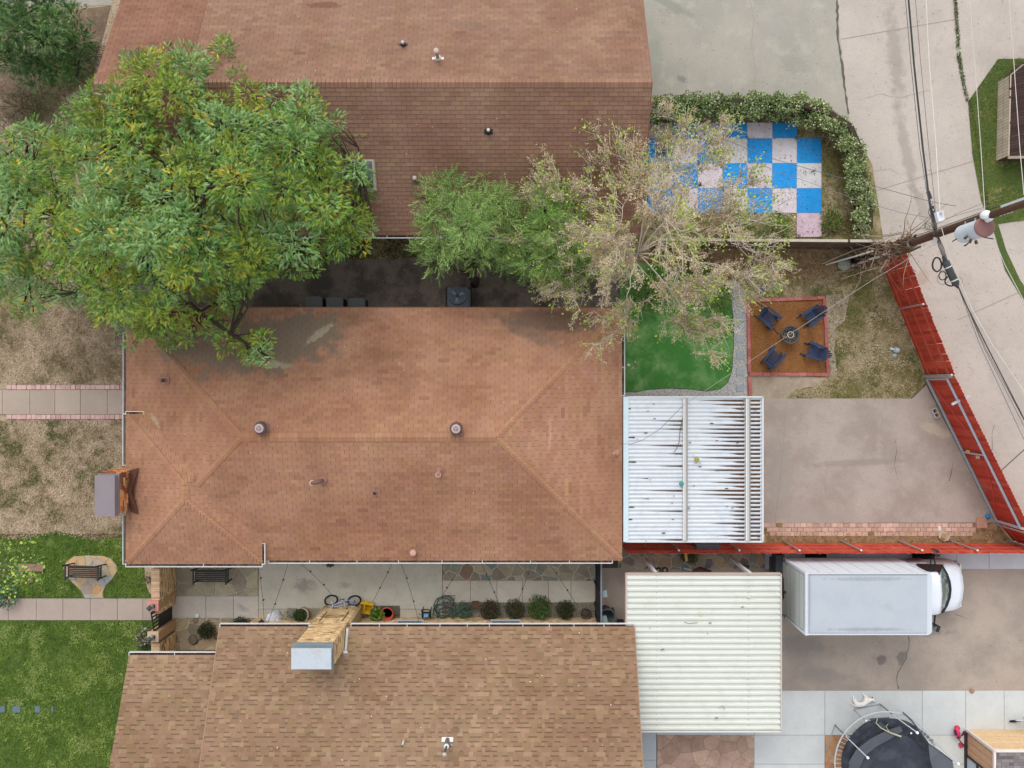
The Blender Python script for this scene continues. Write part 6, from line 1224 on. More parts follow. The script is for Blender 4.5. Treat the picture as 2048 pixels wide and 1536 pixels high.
def leaves(name,P,D,L,cols,par,m,kind='rh',W_=.5,tint=None):
    V,Fc=tpl(kind); n=len(P); up=np.array([0,0,1.])+NR.normal(size=(n,3))*.45
    s=np.cross(up,D); s/=np.maximum(np.linalg.norm(s,axis=1),1e-6)[:,None]; nn=np.cross(D,s)
    A=P[:,None,:]+L[:,None,None]*(V[None,:,0,None]*D[:,None,:]+V[None,:,1,None]*s[:,None,:]*(W_ if kind=='rh' else 1)+V[None,:,2,None]*nn[:,None,:])
    k=len(V); FF=(np.arange(n)[:,None,None]*k+Fc[None]).reshape(-1,Fc.shape[1])
    if tint is None: tint=np.array(cols)[NR.randint(0,len(cols),n)]*NR.uniform(.75,1.2,(n,1))
    T=np.repeat(tint,len(Fc),axis=0)*NR.uniform(.88,1.12,(n*len(Fc),1))
    return np_mesh(name,A.reshape(-1,3),FF,T,m,par)
def shrub(px,py,label,r_,h,cols,n=1500,L=.06,seed=1,cat='shrub',name='round_shrub',z0=0,W_=.5,templ='rh',world=None,up=.5,group=None):
    p=world or G(px,py,h*.5); p=Vector((p.x,p.y,z0)); t=thing(name,label,cat,p,group); mb=MB()
    for k in range(7): a=k*.9+seed; mb.tube([p,p+Vector((math.cos(a)*r_*.4,math.sin(a)*r_*.4,h*.5)),p+Vector((math.cos(a)*r_*.75,math.sin(a)*r_*.75,h*.75))],.012,4,t=S(90,70,54))
    mb.build('stem',matte,t); leafblob(t,'foliage',(p.x,p.y,z0+h*.25),r_,h*.8,n,cols,L,W_,seed=seed,templ=templ,dirup=up,hollow=.45)
    return t
DG=[S(58,66,38),S(74,80,48),S(48,54,34),S(92,94,62)]
shrub(980,1221,'dark brownish round shrub, left of two twins in the pebble bed',.40,.75,[S(70,66,48),S(86,80,60),S(56,56,42)],1500,seed=2)
shrub(1030,1220,'dark brownish round shrub left of the bright green one',.39,.7,[S(72,70,48),S(88,84,60),S(58,58,42),S(76,86,50)],1500,seed=3)
shrub(1080,1217,'largest, bright green round shrub in the pebble bed',.47,.9,[S(66,94,42),S(84,112,52),S(52,76,36),S(104,128,62)],2400,seed=4)
shrub(1131,1221,'dark green round shrub right of the bright green one',.36,.7,[S(60,72,40),S(74,86,50),S(48,58,34)],1500,seed=5)
shrub(928,1221,'blue-green shrub between the coiled hose and the brown box',.33,.5,[S(92,122,104),S(76,104,88),S(112,140,120)],1500,L=.07,W_=.25,seed=6)
shrub(411,1262,'dark green round shrub beside the tan house, near the garden gate',.33,.6,[S(52,66,34),S(66,80,42),S(42,52,30)],1500,seed=7)
shrub(478,1252,'dark green shrub half hidden by the gutter of the tan house',.34,.55,[S(52,66,34),S(66,80,42),S(42,52,30)],1300,seed=8)
rose=shrub(288,1275,'rose bush with pale blossoms beside the garden gate',.36,1.0,[S(72,88,48),S(96,104,64),S(190,176,160),S(80,96,52)],900,L=.08,seed=9,cat='rose bush',name='rose_bush'); shrub(290,1295,'low green bush under the rose, at the corner of the tan roof',.4,.5,[S(70,96,44),S(88,112,54)],900,seed=10)
shrub(297,1158,'sparse grey-green creeper in the narrow bed beside the brick wall',.20,.4,[S(96,100,72),S(116,116,84)],120,L=.07,seed=11,name='creeper',cat='plant')
shrub(660,1127,'dark leafy sprig poking out from under the roof edge',.16,.4,[S(70,84,50),S(84,94,58)],90,L=.09,seed=12,name='leafy_sprig',cat='plant')
t,p=pot(608,1224,'potted green plant in a pale round pot beside the blue watering can','potted plant',.30,.45,S(196,184,160)); leafblob(t,'foliage',(p.x-.04,p.y,.45),.24,.25,700,[S(62,82,42),S(84,104,52),S(50,66,36)],.08,seed=3)
leafblob(t,'flower_stem',(p.x-.4,p.y+.05,.45),.25,.2,90,[S(150,140,100),S(96,106,66)],.07,seed=5)
t,p=pot(757,1221,'bright green plant in a dark round pot left of the red bucket','potted plant',.26,.34,S(90,84,76)); leafblob(t,'foliage',(p.x,p.y-.08,.36),.26,.22,420,[S(110,138,50),S(130,156,66),S(90,120,44)],.11,.7,seed=4)
t=thing('bucket','red plastic bucket beside the bright green potted plant','bucket',G(778,1219)); p=G(777,1222,.015); M=Matrix.Translation(p); mb=MB(); mb.lathe([(.17,0),(.24,.40),(.265,.41),(.265,.45),(.235,.45),(.22,.38),(.16,.05),(0,.05)],(0,0,0),22,t=S(206,84,66),M=M); mb.build('shell',tinted,t,True); mb=MB(); mb.lathe([(.19,.22),(0,.22)],(0,0,0),18,t=S(120,40,36),M=M); mb.build('content',matte,t)
t=thing('watering_can','small blue watering can left of the pale plant pot','watering can',G(588,1227)); p=G(587,1229,.01); mb=MB(); mb.lathe([(.09,0),(.10,.15),(.06,.2),(.03,.22)],p,12,t=S(88,132,150)); mb.build('body',tinted,t,True); mb=MB(); mb.tube([p+Vector((-.05,0,.1)),p+Vector((-.22,.0,.22))],.02,6,t=S(88,132,150)); mb.tube([p+Vector((.08,0,.05)),p+Vector((.16,0,.15)),p+Vector((.02,0,.22))],.012,6,t=S(70,110,128)); mb.build('spout',tinted,t)
# yellow tub
t=thing('toy_tub','yellow plastic toy tub with divided tray, tilted beside the chimney','tub',G(733,1214)); p=G(733,1215,.15); M=Matrix.Translation(p)@Matrix.Rotation(-.16,4,'Z')@Matrix.Rotation(.22,4,'X'); YL=S(226,186,48); mb=MB()
for bx in ((0,0,-.1,.50,.42,.02),(0,.2,0,.52,.04,.22),(0,-.2,0,.52,.04,.22),(.25,0,0,.04,.42,.22),(-.25,0,0,.04,.42,.22),(-.07,0,-.02,.03,.40,.17)): mb.box(bx[:3],bx[3:],t=YL,M=M)
mb.build('tray',tinted,t); mb=MB(); mb.box((-.02,.25,.06),(.1,.10,.06),t=YL,M=M); mb.box((-.30,-.06,.08),(.10,.06,.04),t=YL,M=M); mb.box((-.30,-.14,.08),(.08,.05,.04),t=S(214,200,150),M=M); mb.box((.05,0,-.08),(.30,.36,.02),t=S(190,146,30),M=M); mb.build('handle',tinted,t)
# bicycles
def torus(mb,c,M,R_,r_,n=28,t=(1,1,1)): mb.tube([M@Vector((R_*math.cos(a),0,R_*math.sin(a))) + Vector(c)*0 for a in [2*math.pi*i/n for i in range(n)]],r_,6,t=t,closed=True)
def bicycle(label,loc,rz,tilt,wb=.92,wr=.25,fr=S(176,190,210),rim=S(70,90,110)):
    t=thing('bicycle',label,'bicycle',loc); MT=Matrix.Rotation(rz,4,'Z')@Matrix.Rotation(tilt,4,'X')
    def tub(nm,segs,par=t,**k):
        mb=MB()
        for pts,r_,c in segs: mb.tube([MT@Vector(q) for q in pts],r_,6,t=c)
        me=mb.mesh(nm); return link(nm,me,tinted,par)
    for x in (-wb/2,wb/2):
        M=MT@Matrix.Translation((x,0,wr)); mb=MB(); mb.tube([M@Vector((wr*math.cos(a),0,wr*math.sin(a))) for a in [2*math.pi*i/28 for i in range(28)]],.030,6,t=S(34,36,40),closed=True); w=link('wheel',mb.mesh('wheel'),matte,t)
        mb=MB(); mb.tube([M@Vector((wr*.86*math.cos(a),0,wr*.86*math.sin(a))) for a in [2*math.pi*i/28 for i in range(28)]],.010,5,t=rim,closed=True)
        for k in range(10): a=2*math.pi*k/10; mb.tube([M@Vector((0,.02,0)),M@Vector((wr*.86*math.cos(a),0,wr*.86*math.sin(a)))],.0025,3,t=S(170,170,170))
        mb.tube([M@Vector((0,-.05,0)),M@Vector((0,.05,0))],.025,8,t=S(60,64,70)); link('rim',mb.mesh('rim'),tinted,w)
    hd=(-wb/2+.14,0,wr+.33); se=(.16,0,wr+.34); bb=(.05,0,wr+.0); rw=(wb/2,0,wr); 
    tub('frame',[([hd,(.12,0,wr+.22)],.022,fr),([(-wb/2+.12,0,wr+.24),bb],.024,fr),([bb,se],.02,fr),([bb,(wb/2,.05,wr)],.014,fr),([bb,(wb/2,-.05,wr)],.014,fr),([(.13,0,wr+.24),(wb/2,.04,wr)],.012,fr),([(.13,0,wr+.24),(wb/2,-.04,wr)],.012,fr)])
    tub('fork',[([hd,(-wb/2,.05,wr)],.016,S(206,212,220)),([hd,(-wb/2,-.05,wr)],.016,S(206,212,220)),([hd,(hd[0]+.02,0,hd[2]+.12)],.02,S(60,62,66))])
    h0=(hd[0]+.02,0,hd[2]+.12); tub('handlebar',[([(h0[0]+.06,-.28,h0[2]+.10),(h0[0]-.02,-.12,h0[2]+.06),h0,(h0[0]-.02,.12,h0[2]+.06),(h0[0]+.06,.28,h0[2]+.10)],.014,S(206,210,214)),([(h0[0]+.06,.19,h0[2]+.10),(h0[0]+.07,.30,h0[2]+.11)],.02,S(40,40,42)),([(h0[0]+.06,-.19,h0[2]+.10),(h0[0]+.07,-.30,h0[2]+.11)],.02,S(40,40,42))])
    mb=MB(); mb.tube([MT@Vector((.08,0,se[2]+.10)),MT@Vector((.15,0,se[2]+.11)),MT@Vector((.28,0,se[2]+.12))],[.03,.06,.09],8,t=S(44,46,56)); mb.tube([MT@Vector(se),MT@Vector((.17,0,se[2]+.09))],.014,6,t=S(120,120,124)); link('saddle',mb.mesh('saddle'),tinted,t)
    tub('crank',[([(.05,-.09,wr),(.05,.09,wr)],.02,S(60,60,64)),([(.05,.09,wr),(-.07,.10,wr+.05),(-.07,.16,wr+.05)],.014,S(40,40,42)),([(.05,-.09,wr),(.17,-.10,wr-.05),(.17,-.17,wr-.05)],.014,S(40,40,42))])
    tub('mudguard',[([(wb/2+.12,0,wr*2-.03),(wb/2+.0,0,wr*2+.04),(wb/2-.14,0,wr*2-.03)],.022,S(200,204,210)),([(-wb/2+.1,0,wr*2+.0),(-wb/2,0,wr*2+.04),(-wb/2-.12,0,wr*2-.02)],.018,S(200,204,210))])
    return t
bicycle('small white and blue bicycle leaning on the brick chimney',G(688,1191,.015),-.02,-.62*-1 if False else .62)
bicycle('small black and white bicycle at the right edge above the playhouse',G(2046,1444,.015),-.03,-.5,wb=.8,wr=.2,fr=S(190,196,170))
# hose reel and hose
hr_=thing('hose_reel','black hose reel cart with a blue label, beside the coiled hose','hose reel',G(856,1224)); c=G(855,1223,.0)
mb=MB()
for dy,z in ((.30,.55),(-.36,.1)): pass
mb.tube([c+Vector((-.16,0,.35)),c+Vector((-.16,.26,.75)),c+Vector((-.12,.30,.8)),c+Vector((.12,.30,.8)),c+Vector((.16,.26,.75)),c+Vector((.16,0,.35))],.018,6,t=S(36,38,42)); mb.tube([c+Vector((-.16,0,.35)),c+Vector((-.16,-.30,.04)),c+Vector((.16,-.30,.04)),c+Vector((.16,0,.35))],.018,6,t=S(36,38,42)); mb.tube([c+Vector((-.16,.2,.03)),c+Vector((-.16,0,.35))],.018,6,t=S(36,38,42)); mb.tube([c+Vector((.16,.2,.03)),c+Vector((.16,0,.35))],.018,6,t=S(36,38,42)); mb.build('frame',tinted,hr_)
M=Matrix.Translation(c+Vector((0,0,.38)))@Matrix.Rotation(math.pi/2,4,'Y'); mb=MB(); mb.lathe([(.18,-.17),(.19,-.15),(.10,-.14),(.10,.14),(.19,.15),(.18,.17)],(0,0,0),18,t=S(40,42,46),M=M); mb.tube([c+Vector((-.2,0,.38)),c+Vector((-.28,.0,.38)),c+Vector((-.3,.06,.44))],.014,5,t=S(36,36,40)); mb.build('reel',tinted,hr_); mb=MB(); mb.box(c+Vector((0,0,.52)),(.18,.13,.02),t=S(120,176,216)); mb.build('label_plate',tinted,hr_)
mb=MB(); r=random.Random(12); pts=[]; c=G(889,1217,.03)
for k in range(150):
    a=k*.42; rr=.30+.13*math.sin(k*.23)+.10*math.sin(k*.61); pts.append(c+Vector((rr*1.1*math.cos(a)+.10*math.sin(k*.09),rr*1.05*math.sin(a)+.08*math.cos(k*.13),.02+.16*abs(math.sin(k*.17)))))
# smooth interpolation
q=[]; 
for i in range(len(pts)-1):
    q+= [pts[i],pts[i].lerp(pts[i+1],.5)]
mb.tube(q,.014,5,t=S(62,92,84)); mb.tube([c+Vector((.2,-.1,.1)),c+Vector((.45,-.25,.05)),c+Vector((.6,-.2,.02)),c+Vector((.75,-.30,.02)),c+Vector((.6,-.42,.02)),c+Vector((.4,-.38,.02))],.014,5,t=S(62,92,84)); mb.tube([c+Vector((-.05,.3,.15)),c+Vector((.15,.55,.2)),c+Vector((.45,.58,.2)),c+Vector((.4,.4,.2)),c+Vector((-.1,.25,.15))],.014,5,t=S(58,88,80)); tag(mb.build('garden_hose',tinted,smooth=True),'tangled coil of dark green garden hose beside the black reel','hose')
mb=MB(); mb.box(G(951,1209,.18),(.24,.20,.32),t=S(110,82,66)); mb.box(G(951,1209,.35),(.28,.24,.03),t=S(92,70,58)); tag(mb.build('wooden_box',matte),'small brown wooden box behind the pebble bed shrubs','box')
t=thing('wire_basket','round dark wire basket of twigs at the end of the pebble bed','basket',G(1171,1225)); p=G(1171,1224,.0); mb=MB(); mb.tube([p+Vector((.20*math.cos(a),.20*math.sin(a),.3)) for a in [i*2*math.pi/20 for i in range(20)]],.014,5,t=S(40,38,38),closed=True)
for k in range(10): a=k*math.pi/5; mb.tube([p+Vector((.2*math.cos(a),.2*math.sin(a),.3)),p+Vector((.14*math.cos(a),.14*math.sin(a),.0))],.006,4,t=S(40,38,38))
mb.build('frame',tinted,t); leafblob(t,'twigs',(p.x,p.y,.1),.17,.2,300,[S(96,84,74),S(70,62,56)],.08,.15,seed=5)
t=thing('trash_bin','round grey plastic trash bin behind the slat fence','bin',G(1211,1224)); p=G(1210,1222,.0); mb=MB(); mb.lathe([(.24,.0),(.30,.78),(.33,.8),(.33,.85),(.29,.85),(.27,.7),(.22,.1),(0,.1)],p,24,t=S(96,106,112)); mb.build('shell',tinted,t,True)
mb=MB(); mb.box(G(1228,1226,.2),(.07,.36,.4),rz=.25,t=S(150,112,92)); tag(mb.build('wood_plank',wood_m),'brown plank leaning by the carport next to the grey bin','plank')
t=thing('camp_stove','small black stove under the corner of the cream carport','stove',G(1240,1243)); p=G(1240,1243); mb=MB(); mb.box(p+Vector((0,0,.15)),(.24,.2,.3),t=S(44,44,46)); mb.build('body',tinted,t); mb=MB(); mb.lathe([(.05,.3),(.04,.36),(0,.37)],p,8,t=S(190,190,190)); mb.build('burner',tinted,t)
mb=MB(); mb.beam(G(518,1250,.1),G(524,1243,.9),.18,.12,t=S(34,34,36)); tag(mb.build('folded_chair',tinted),'narrow black folded item leaning by the gutter of the tan house','folded item')
mb=MB(); mb.lathe([(.10,0),(.12,.1),(.05,.3),(0,.34)],G(777,1247,.3),8,t=S(150,152,156)); tag(mb.build('plastic_wrap',tinted),'small grey plastic bundle on the ledge below the red bucket','bundle')
pf=thing('planter_ledge','low brick ledge below the bucket, along the tan house wall','ledge',G(770,1235)); 
a=W2((716,1231)); b=W2((800,1262)); mb=MB(); mb.prism([(a[0],b[1]),(b[0],b[1]),(b[0],a[1]),(a[0],a[1])],.0,.10,S(122,106,84)); mb.build('top',bk_m,pf)
a=W2((800,1211)); sheet('stone_pad',rect(745,1211,800,1236),.018,mat('dark_pad',S(104,98,86),[(5,(.7,.7,.7),.4,.7,.8,'MULTIPLY')]))
sheet('stone_pad',rect(574,1216,640,1238),.018,mat('pale_pad',S(158,150,132),[(5,(.8,.8,.8),.4,.7,.8,'MULTIPLY')]))
# rocks in lower flagstones
for i,(x,y,rr,c) in enumerate(((388,1278,.22,S(96,88,78)),(400,1273,.14,S(110,98,86)),(436,1272,.16,S(90,80,74)),(497,1240,.1,S(130,104,80)),(392,1241,.12,S(128,112,84)))):
    mb=MB(); mb.lathe([(rr*.8,0),(rr,rr*.3),(rr*.7,rr*.7),(0,rr*.8)],G(x,y),8,t=c); tag(mb.build('garden_rock',stone_m),['large grey rock at the foot of the tan house, left of the round shrub','smaller grey rock beside the left round shrub','dark rock right of the left round shrub','small brown rock by the path edge near the folded item','tan rock by the path edge above the left shrub'][i],'rock')
# ---- strip objects between red fence and carport
t=thing('kick_scooter','dark red and silver scooter lying under the carport edge','scooter',G(1390,1140)); z=.12
mb=MB(); mb.tube([G(1384,1143,z),G(1400,1139,z),G(1422,1143,z)],[.05,.12,.05],8,t=S(84,44,52)); mb.build('deck',tinted,t); mb=MB(); mb.tube([G(1366,1136,z+.1),G(1384,1141,z+.05)],.02,6,t=S(196,204,210)); mb.tube([G(1366,1127,z+.1),G(1366,1145,z+.1)],.022,6,t=S(90,116,150)); mb.build('handlebar',tinted,t)
for i,(x,y) in enumerate(((1316,1141),(1330,1140))):
    mb=MB(); p=G(x,y,.1); mb.tube([p+Vector((.10*math.cos(a),.10*math.sin(a),0)) for a in [k*2*math.pi/16 for k in range(16)]],.03,6,t=S(56,52,50),closed=True); mb.lathe([(.05,.0),(.05,.03),(0,.03)],p,8,t=S(190,180,160)); tag(mb.build('spare_wheel',tinted),['small dark wheel lying by the carport post, the left one','small dark wheel lying by the carport post, the right one'][i],'wheel','two small wheels by the carport')
t=thing('toy_slide','yellow plastic pole with dark base standing by the red fence','toy',G(1372,1112)); mb=MB(); mb.beam(G(1371,1106,.3),G(1373,1122,.3),.10,.10,t=S(216,184,100)); mb.build('beam',tinted,t); mb=MB(); mb.tube([G(1366,1108,.2),G(1363,1115,.25),G(1370,1122,.2)],.05,8,t=S(56,54,52)); mb.build('base',tinted,t)
shrub(1385,1116,'small leafy potted plant on the flagstones by the red fence',.24,.5,[S(96,104,64),S(70,78,48),S(130,120,80)],420,L=.06,seed=21,name='small_plant',cat='plant')
mb=MB(); mb.tube([G(1487,1131,.1),G(1498,1134,.1)],.05,6,t=S(60,58,56)); tag(mb.build('tool_handle',tinted),'short dark tool lying on the flagstones near the truck','tool')
mb=MB(); mb.box(G(1410,1089,.6),(.9,.18,1.1),t=S(110,110,118)); tag(mb.build('storage_box',tinted),'grey box standing against the red fence under the white patio cover','box')
# ---------------------------------------------------------------- side yard: bins and AC
for i,(x0_,x1_) in enumerate(((608,647),(650,688),(694,732))):
    z=1.0; cx=GX((x0_+x1_)/2,z); yt=GY(592+i*1.5,z); t=thing('wheelie_bin',['black lidded bin under the roof edge, leftmost of three','black lidded bin under the roof edge, middle of three','black lidded bin under the roof edge, rightmost of three'][i],'trash bin',(cx,yt-.32,0),'black bins behind the house'); mb=MB(); mb.prism([(cx-.27,yt-.62),(cx+.27,yt-.62),(cx+.27,yt-.03),(cx-.27,yt-.03)],.05,.95,S(50,52,52)); mb.build('body',matte,t)
    mb=MB(); P=[(cx-.33,yt-.66),(cx+.33,yt-.66),(cx+.34,yt-.08),(cx+.26,yt),(cx-.26,yt),(cx-.34,yt-.08)]; mb.prism(P,.95,1.02,S(104,108,108),.06); mb.build('lid',matte,t)
    for s in (-1,1): mb=MB(); mb.tube([(cx+s*.26,yt-.58,.1),(cx+s*.31,yt-.58,.1)],.10,10,t=S(40,40,40)); mb.build('wheel',matte,t)
z=.75; cx,cy=GX(915,z),GY(594,z); ac=thing('ac_unit','dark square air conditioner with round fan, between the house and the fine-leaved tree','air conditioner',(cx,cy-.05,0))
mb=MB(); mb.box((cx,cy,.40),(.80,.76,.70),t=S(84,92,104)); mb.box((cx+.45,cy-.05,.4),(.10,.7,.7),t=S(74,76,76)); mb.build('casing',tinted,ac); mb=MB(); mb.lathe([(.31,.755),(.36,.78),(.31,.80),(.29,.77)],(cx,cy+.05,0),24,t=S(92,102,114)); mb.build('fan_ring',tinted,ac,True)
mb=MB(); mb.lathe([(.29,.76),(0,.76)],(cx,cy+.05,0),20,t=S(20,22,24)); mb.build('fan_well',tinted,ac)
mb=MB(); 
for k in range(3): a=k*2.094+.5; mb.add([(cx+.06*math.cos(a-.5),cy+.05+.06*math.sin(a-.5),.775),(cx+.27*math.cos(a-.35),cy+.05+.27*math.sin(a-.35),.785),(cx+.27*math.cos(a+.35),cy+.05+.27*math.sin(a+.35),.765),(cx+.06*math.cos(a+.5),cy+.05+.06*math.sin(a+.5),.77)],[(0,1,2,3)],S(136,142,148))
mb.lathe([(.08,.77),(.08,.80),(0,.81)],(cx,cy+.05,0),12,t=S(60,64,70)); mb.build('fan_blade',tinted,ac)
mb=MB(); [mb.tube([(cx+rr*math.cos(a),cy+.05+rr*math.sin(a),.805) for a in [i*2*math.pi/24 for i in range(24)]],.004,4,t=S(70,76,84),closed=True) for rr in (.10,.16,.22,.28)]; mb.build('grille',tinted,ac)
mb=MB(); mb.box((cx,cy,.03),(1.05,.95,.06),t=S(70,66,60)); mb.build('pad',matte,ac)
# ---------------------------------------------------------------- trampoline
tc=G(1772,1526,.9); TR_=1.99; tp=thing('trampoline','large round black trampoline with grey ring frame and bent net poles','trampoline',(tc.x,tc.y,0))
GM=S(176,184,188)
mb=MB(); mb.tube([(tc.x+TR_*math.cos(a),tc.y+TR_*math.sin(a),.9) for a in [i*2*math.pi/64 for i in range(64)]],.03,8,t=GM,closed=True); mb.build('frame_ring',tinted,tp,True)
mr=1.78; mx,my=tc.x+.05,tc.y-.03; mb=MB(); rings=[(0,-.10),(.4,-.09),(.8,-.06),(1.2,-.03),(1.5,-.01),(mr,0)]; n=64; vs=[(mx,my,.80)]
r=random.Random(6)
for rr,dz in rings[1:]:
    for k in range(n): a=2*math.pi*k/n; q=rr*(1+(.012*math.sin(a*32) if rr==mr else 0)); vs.append((mx+q*math.cos(a),my+q*math.sin(a),.9+dz+.02*math.sin(a*3+rr*2)))
fs=[(0,1+k,1+(k+1)%n) for k in range(n)]+[(1+i*n+k,1+(i+1)*n+k,1+(i+1)*n+(k+1)%n,1+i*n+(k+1)%n) for i in range(4) for k in range(n)]
mb.add(vs,fs); mb.build('jump_mat',mesh_m,tp,True)
for k in range(72):
    a=2*math.pi*k/72; mb=MB(); mb.tube([(mx+(mr-.02)*math.cos(a),my+(mr-.02)*math.sin(a),.9),(tc.x+TR_*math.cos(a),tc.y+TR_*math.sin(a),.9)],.009,4,t=S(190,194,196))
    if tc.y+TR_*math.sin(a)>-15.6: mb.build('spring',tinted,tp)
# collapsed net: rumpled dark ring with folds
mb=MB(); n=80; prof=[(1.80,.93,.02),(1.72,1.02,.05),(1.60,.98,.06),(1.42,.92,.04),(1.30,.875,.02)]; r=random.Random(2); V_=[]
for j,(rr,z,am) in enumerate(prof):
    for k in range(n): a=2*math.pi*k/n; V_.append((mx+(rr+am*math.sin(a*7+j)*1.2+(.10*math.sin(a*2+1) if j>2 else 0))*math.cos(a),my+(rr+am*math.sin(a*7+j)*1.2+(.1*math.sin(a*2+1) if j>2 else 0))*math.sin(a),z+am*.8*math.sin(a*11+j*2)))
mb.add(V_,[(j*n+k,j*n+(k+1)%n,(j+1)*n+(k+1)%n,(j+1)*n+k) for j in range(len(prof)-1) for k in range(n)]); mb.build('net_fold',mat('net_fabric',S(42,44,52),[(4,S(60,64,72),.45,.65,.7)],rough=.8),tp,True)
# lighter folded sheet of net lying on the mat
mb=MB(); pts=[(1690,1536),(1712,1500),(1740,1478),(1775,1460),(1800,1452),(1806,1462),(1784,1476),(1752,1494),(1730,1512),(1715,1545)]; vs=[G(x,y,.98+.03*math.sin(i*2)) for i,(x,y) in enumerate(pts)]; mb.add(vs,[(0,1,8,9),(1,2,7,8),(2,3,6,7),(3,4,5,6)]); mb.build('net_fold',mat('net_light',S(80,84,92),[(3,(.8,.8,.8),.4,.7,.7,'MULTIPLY')]),tp,True)
mb=MB(); vs=[G(1738,1437,.95),G(1779,1434,.95),G(1776,1452,.94),G(1764,1460,.94),G(1752,1455,.94)]; mb.add(vs,[(0,1,2,3,4)],S(72,78,88)); mb.build('net_fold',matte,tp)
# U legs on ground + poles
def leg(pts,r_=.022,c=S(150,154,158)): mb=MB(); mb.tube([G(*p) for p in pts],r_,7,t=c); mb.build('leg',tinted,tp)
leg([(1735,1444,.85),(1722,1434,.75),(1708,1419,.03),(1760,1408,.03)]); leg([(1760,1408,.03),(1765,1415,.5)]); leg([(1688,1466,.85),(1670,1450,.03),(1652,1502,.03),(1672,1520,.8)])
leg([(1806,1425,.9),(1811,1430,.5),(1835,1455,.03),(1870,1490,.03)],.025,S(130,136,140))
def pole(a,b,z0=.04,z1=2.75): A=G(*a,z0); Bq=G(*b,z1); mb=MB(); mb.tube([A,Vector((A.x,A.y,1.0)),Bq],.022,7,t=S(196,200,206)); mb.tube([A,Vector((A.x,A.y,.95)).lerp(Bq,.05)],.028,7,t=S(120,122,128)); o=mb.build('net_pole',tinted,tp); mb=MB(); mb.lathe([(.03,-.04),(.05,0),(.045,.05),(0,.07)],Bq,10,t=S(232,234,238)); mb.build('pole_cap',tinted,o)
pole((1670,1450),(1735,1515)); pole((1760,1408),(1834,1465)); pole((1840,1459),(1916,1527))
mb=MB(); mb.tube([G(1806,1425,1.0),G(1822,1439,1.0),G(1838,1461,.95)],.03,6,t=S(70,74,82)); mb.build('strap',tinted,tp)
mb=MB(); a=[G(1857,1487,1.5),G(1880,1503,1.7),G(1905,1522,2.4),G(1912,1560,2.4),G(1872,1560,1.2),G(1860,1520,1.0)]; mb.add(a,[tuple(range(6))],S(128,134,142)); mb.tube([a[0],a[1],a[2]],.02,5,t=S(70,74,80)); mb.build('net_panel',matte,tp)
mb=MB(); mb.tube([G(1755,1437,1.0),G(1752,1446,1.0),G(1762,1456,1.02),G(1782,1466,1.02),G(1802,1473,1.05)],[.018,.02,.022,.028,.034],6,t=S(176,172,146)); mb.tube([G(1778,1463,1.02),G(1772,1453,1.03),G(1777,1447,1.04)],[.016,.014,.01],5,t=S(168,164,140)); tag(mb.build('stick',matte),'pale forked stick lying on the trampoline','stick')
for x,y in ((1732,1441),(1822,1466)): mb=MB(); mb.lathe([(.03,0),(.04,.02),(0,.04)],G(x,y,1.0),8,t=S(226,226,230)); tag(mb.build('bottle_cap',tinted),'white cap on the trampoline rim, '+('upper left' if x<1800 else 'right side'),'cap')
# ---------------------------------------------------------------- playhouse, scooter
ph=thing('playhouse','tan wooden playhouse with white trim and grey roof in the bottom right corner','playhouse',(20,-16,0))
hz=1.9; A=G(1933,1460,0); Bp=G(1999,1509,hz)
xl,yt_=A.x,A.y; TAN=S(206,174,138)
mb=MB(); mb.box((xl+2,yt_-1.6,hz/2),(4,3.2,hz),t=TAN); mb.build('wall',matte,ph)
for k in range(5): mb=MB(); mb.box((xl-.012,yt_-.25-k*.28,hz/2),(.02,.25,hz-.04),t=tmul(R.uniform(.92,1.0),S(196,156,126))); mb.build('plank',matte,ph)  # west planks darker than the north ones: weaker side light put into the colour
for k in range(6): mb=MB(); mb.box((xl+2,yt_+.012,.18+k*.30),(3.98,.02,.28),t=tmul(R.uniform(.95,1.05),S(212,182,142))); mb.build('plank',matte,ph)
mb=MB(); mb.beam((xl-.03,yt_+.03,0),(xl-.03,yt_+.03,hz),.09,.09,t=S(206,196,188)); mb.build('corner_trim',tinted,ph)
mb=MB(); mb.beam((xl-.06,yt_+.06,hz),(xl+4.2,yt_+.06,hz),.07,.10,t=S(222,212,206)); mb.beam((xl-.06,yt_+.06,hz),(xl-.06,yt_-3.3,hz),.07,.10,t=S(222,212,206)); mb.build('roof_trim',tinted,ph)
mb=MB(); mb.beam((xl-.06,yt_-.1,.06),(xl-.06,yt_-3,.06),.09,.10,t=S(52,46,46)); mb.beam((xl-.05,yt_-.95,0),(xl-.05,yt_-.95,1.35),.03,.09,t=S(48,44,44)); mb.beam((xl-.05,yt_-.95,.80),(xl-.05,yt_-2.8,.80),.04,.08,t=S(52,46,46)); mb.build('base_trim',tinted,ph)
mb=MB(); mb.box((xl-.03,yt_-1.9,.4),(.03,1.7,.6),t=S(170,184,194)); mb.build('window',tinted,ph)
ro,s_,c_=roof_build(ph,[[(xl,yt_,hz+.02),(xl+4.1,yt_,hz+.02),(xl+4.1,yt_-3.2,hz+.12),(xl,yt_-3.2,hz+.12)][::-1]],sh_gray,[S(128,122,124),S(110,104,106),S(140,134,136)],course=.12,wf=lambda r:r.choice((.15,.22,.3)),key='g',eave_t=.06); finish_shingles(ro,s_,c_,sh_gray,[S(128,122,124),S(110,104,106),S(140,134,136)],60,'g',inview)
sc_=thing('toy_scooter','bright pink toy scooter lying on the slabs beside the playhouse','scooter',G(1917,1474)); PK=S(214,50,96)
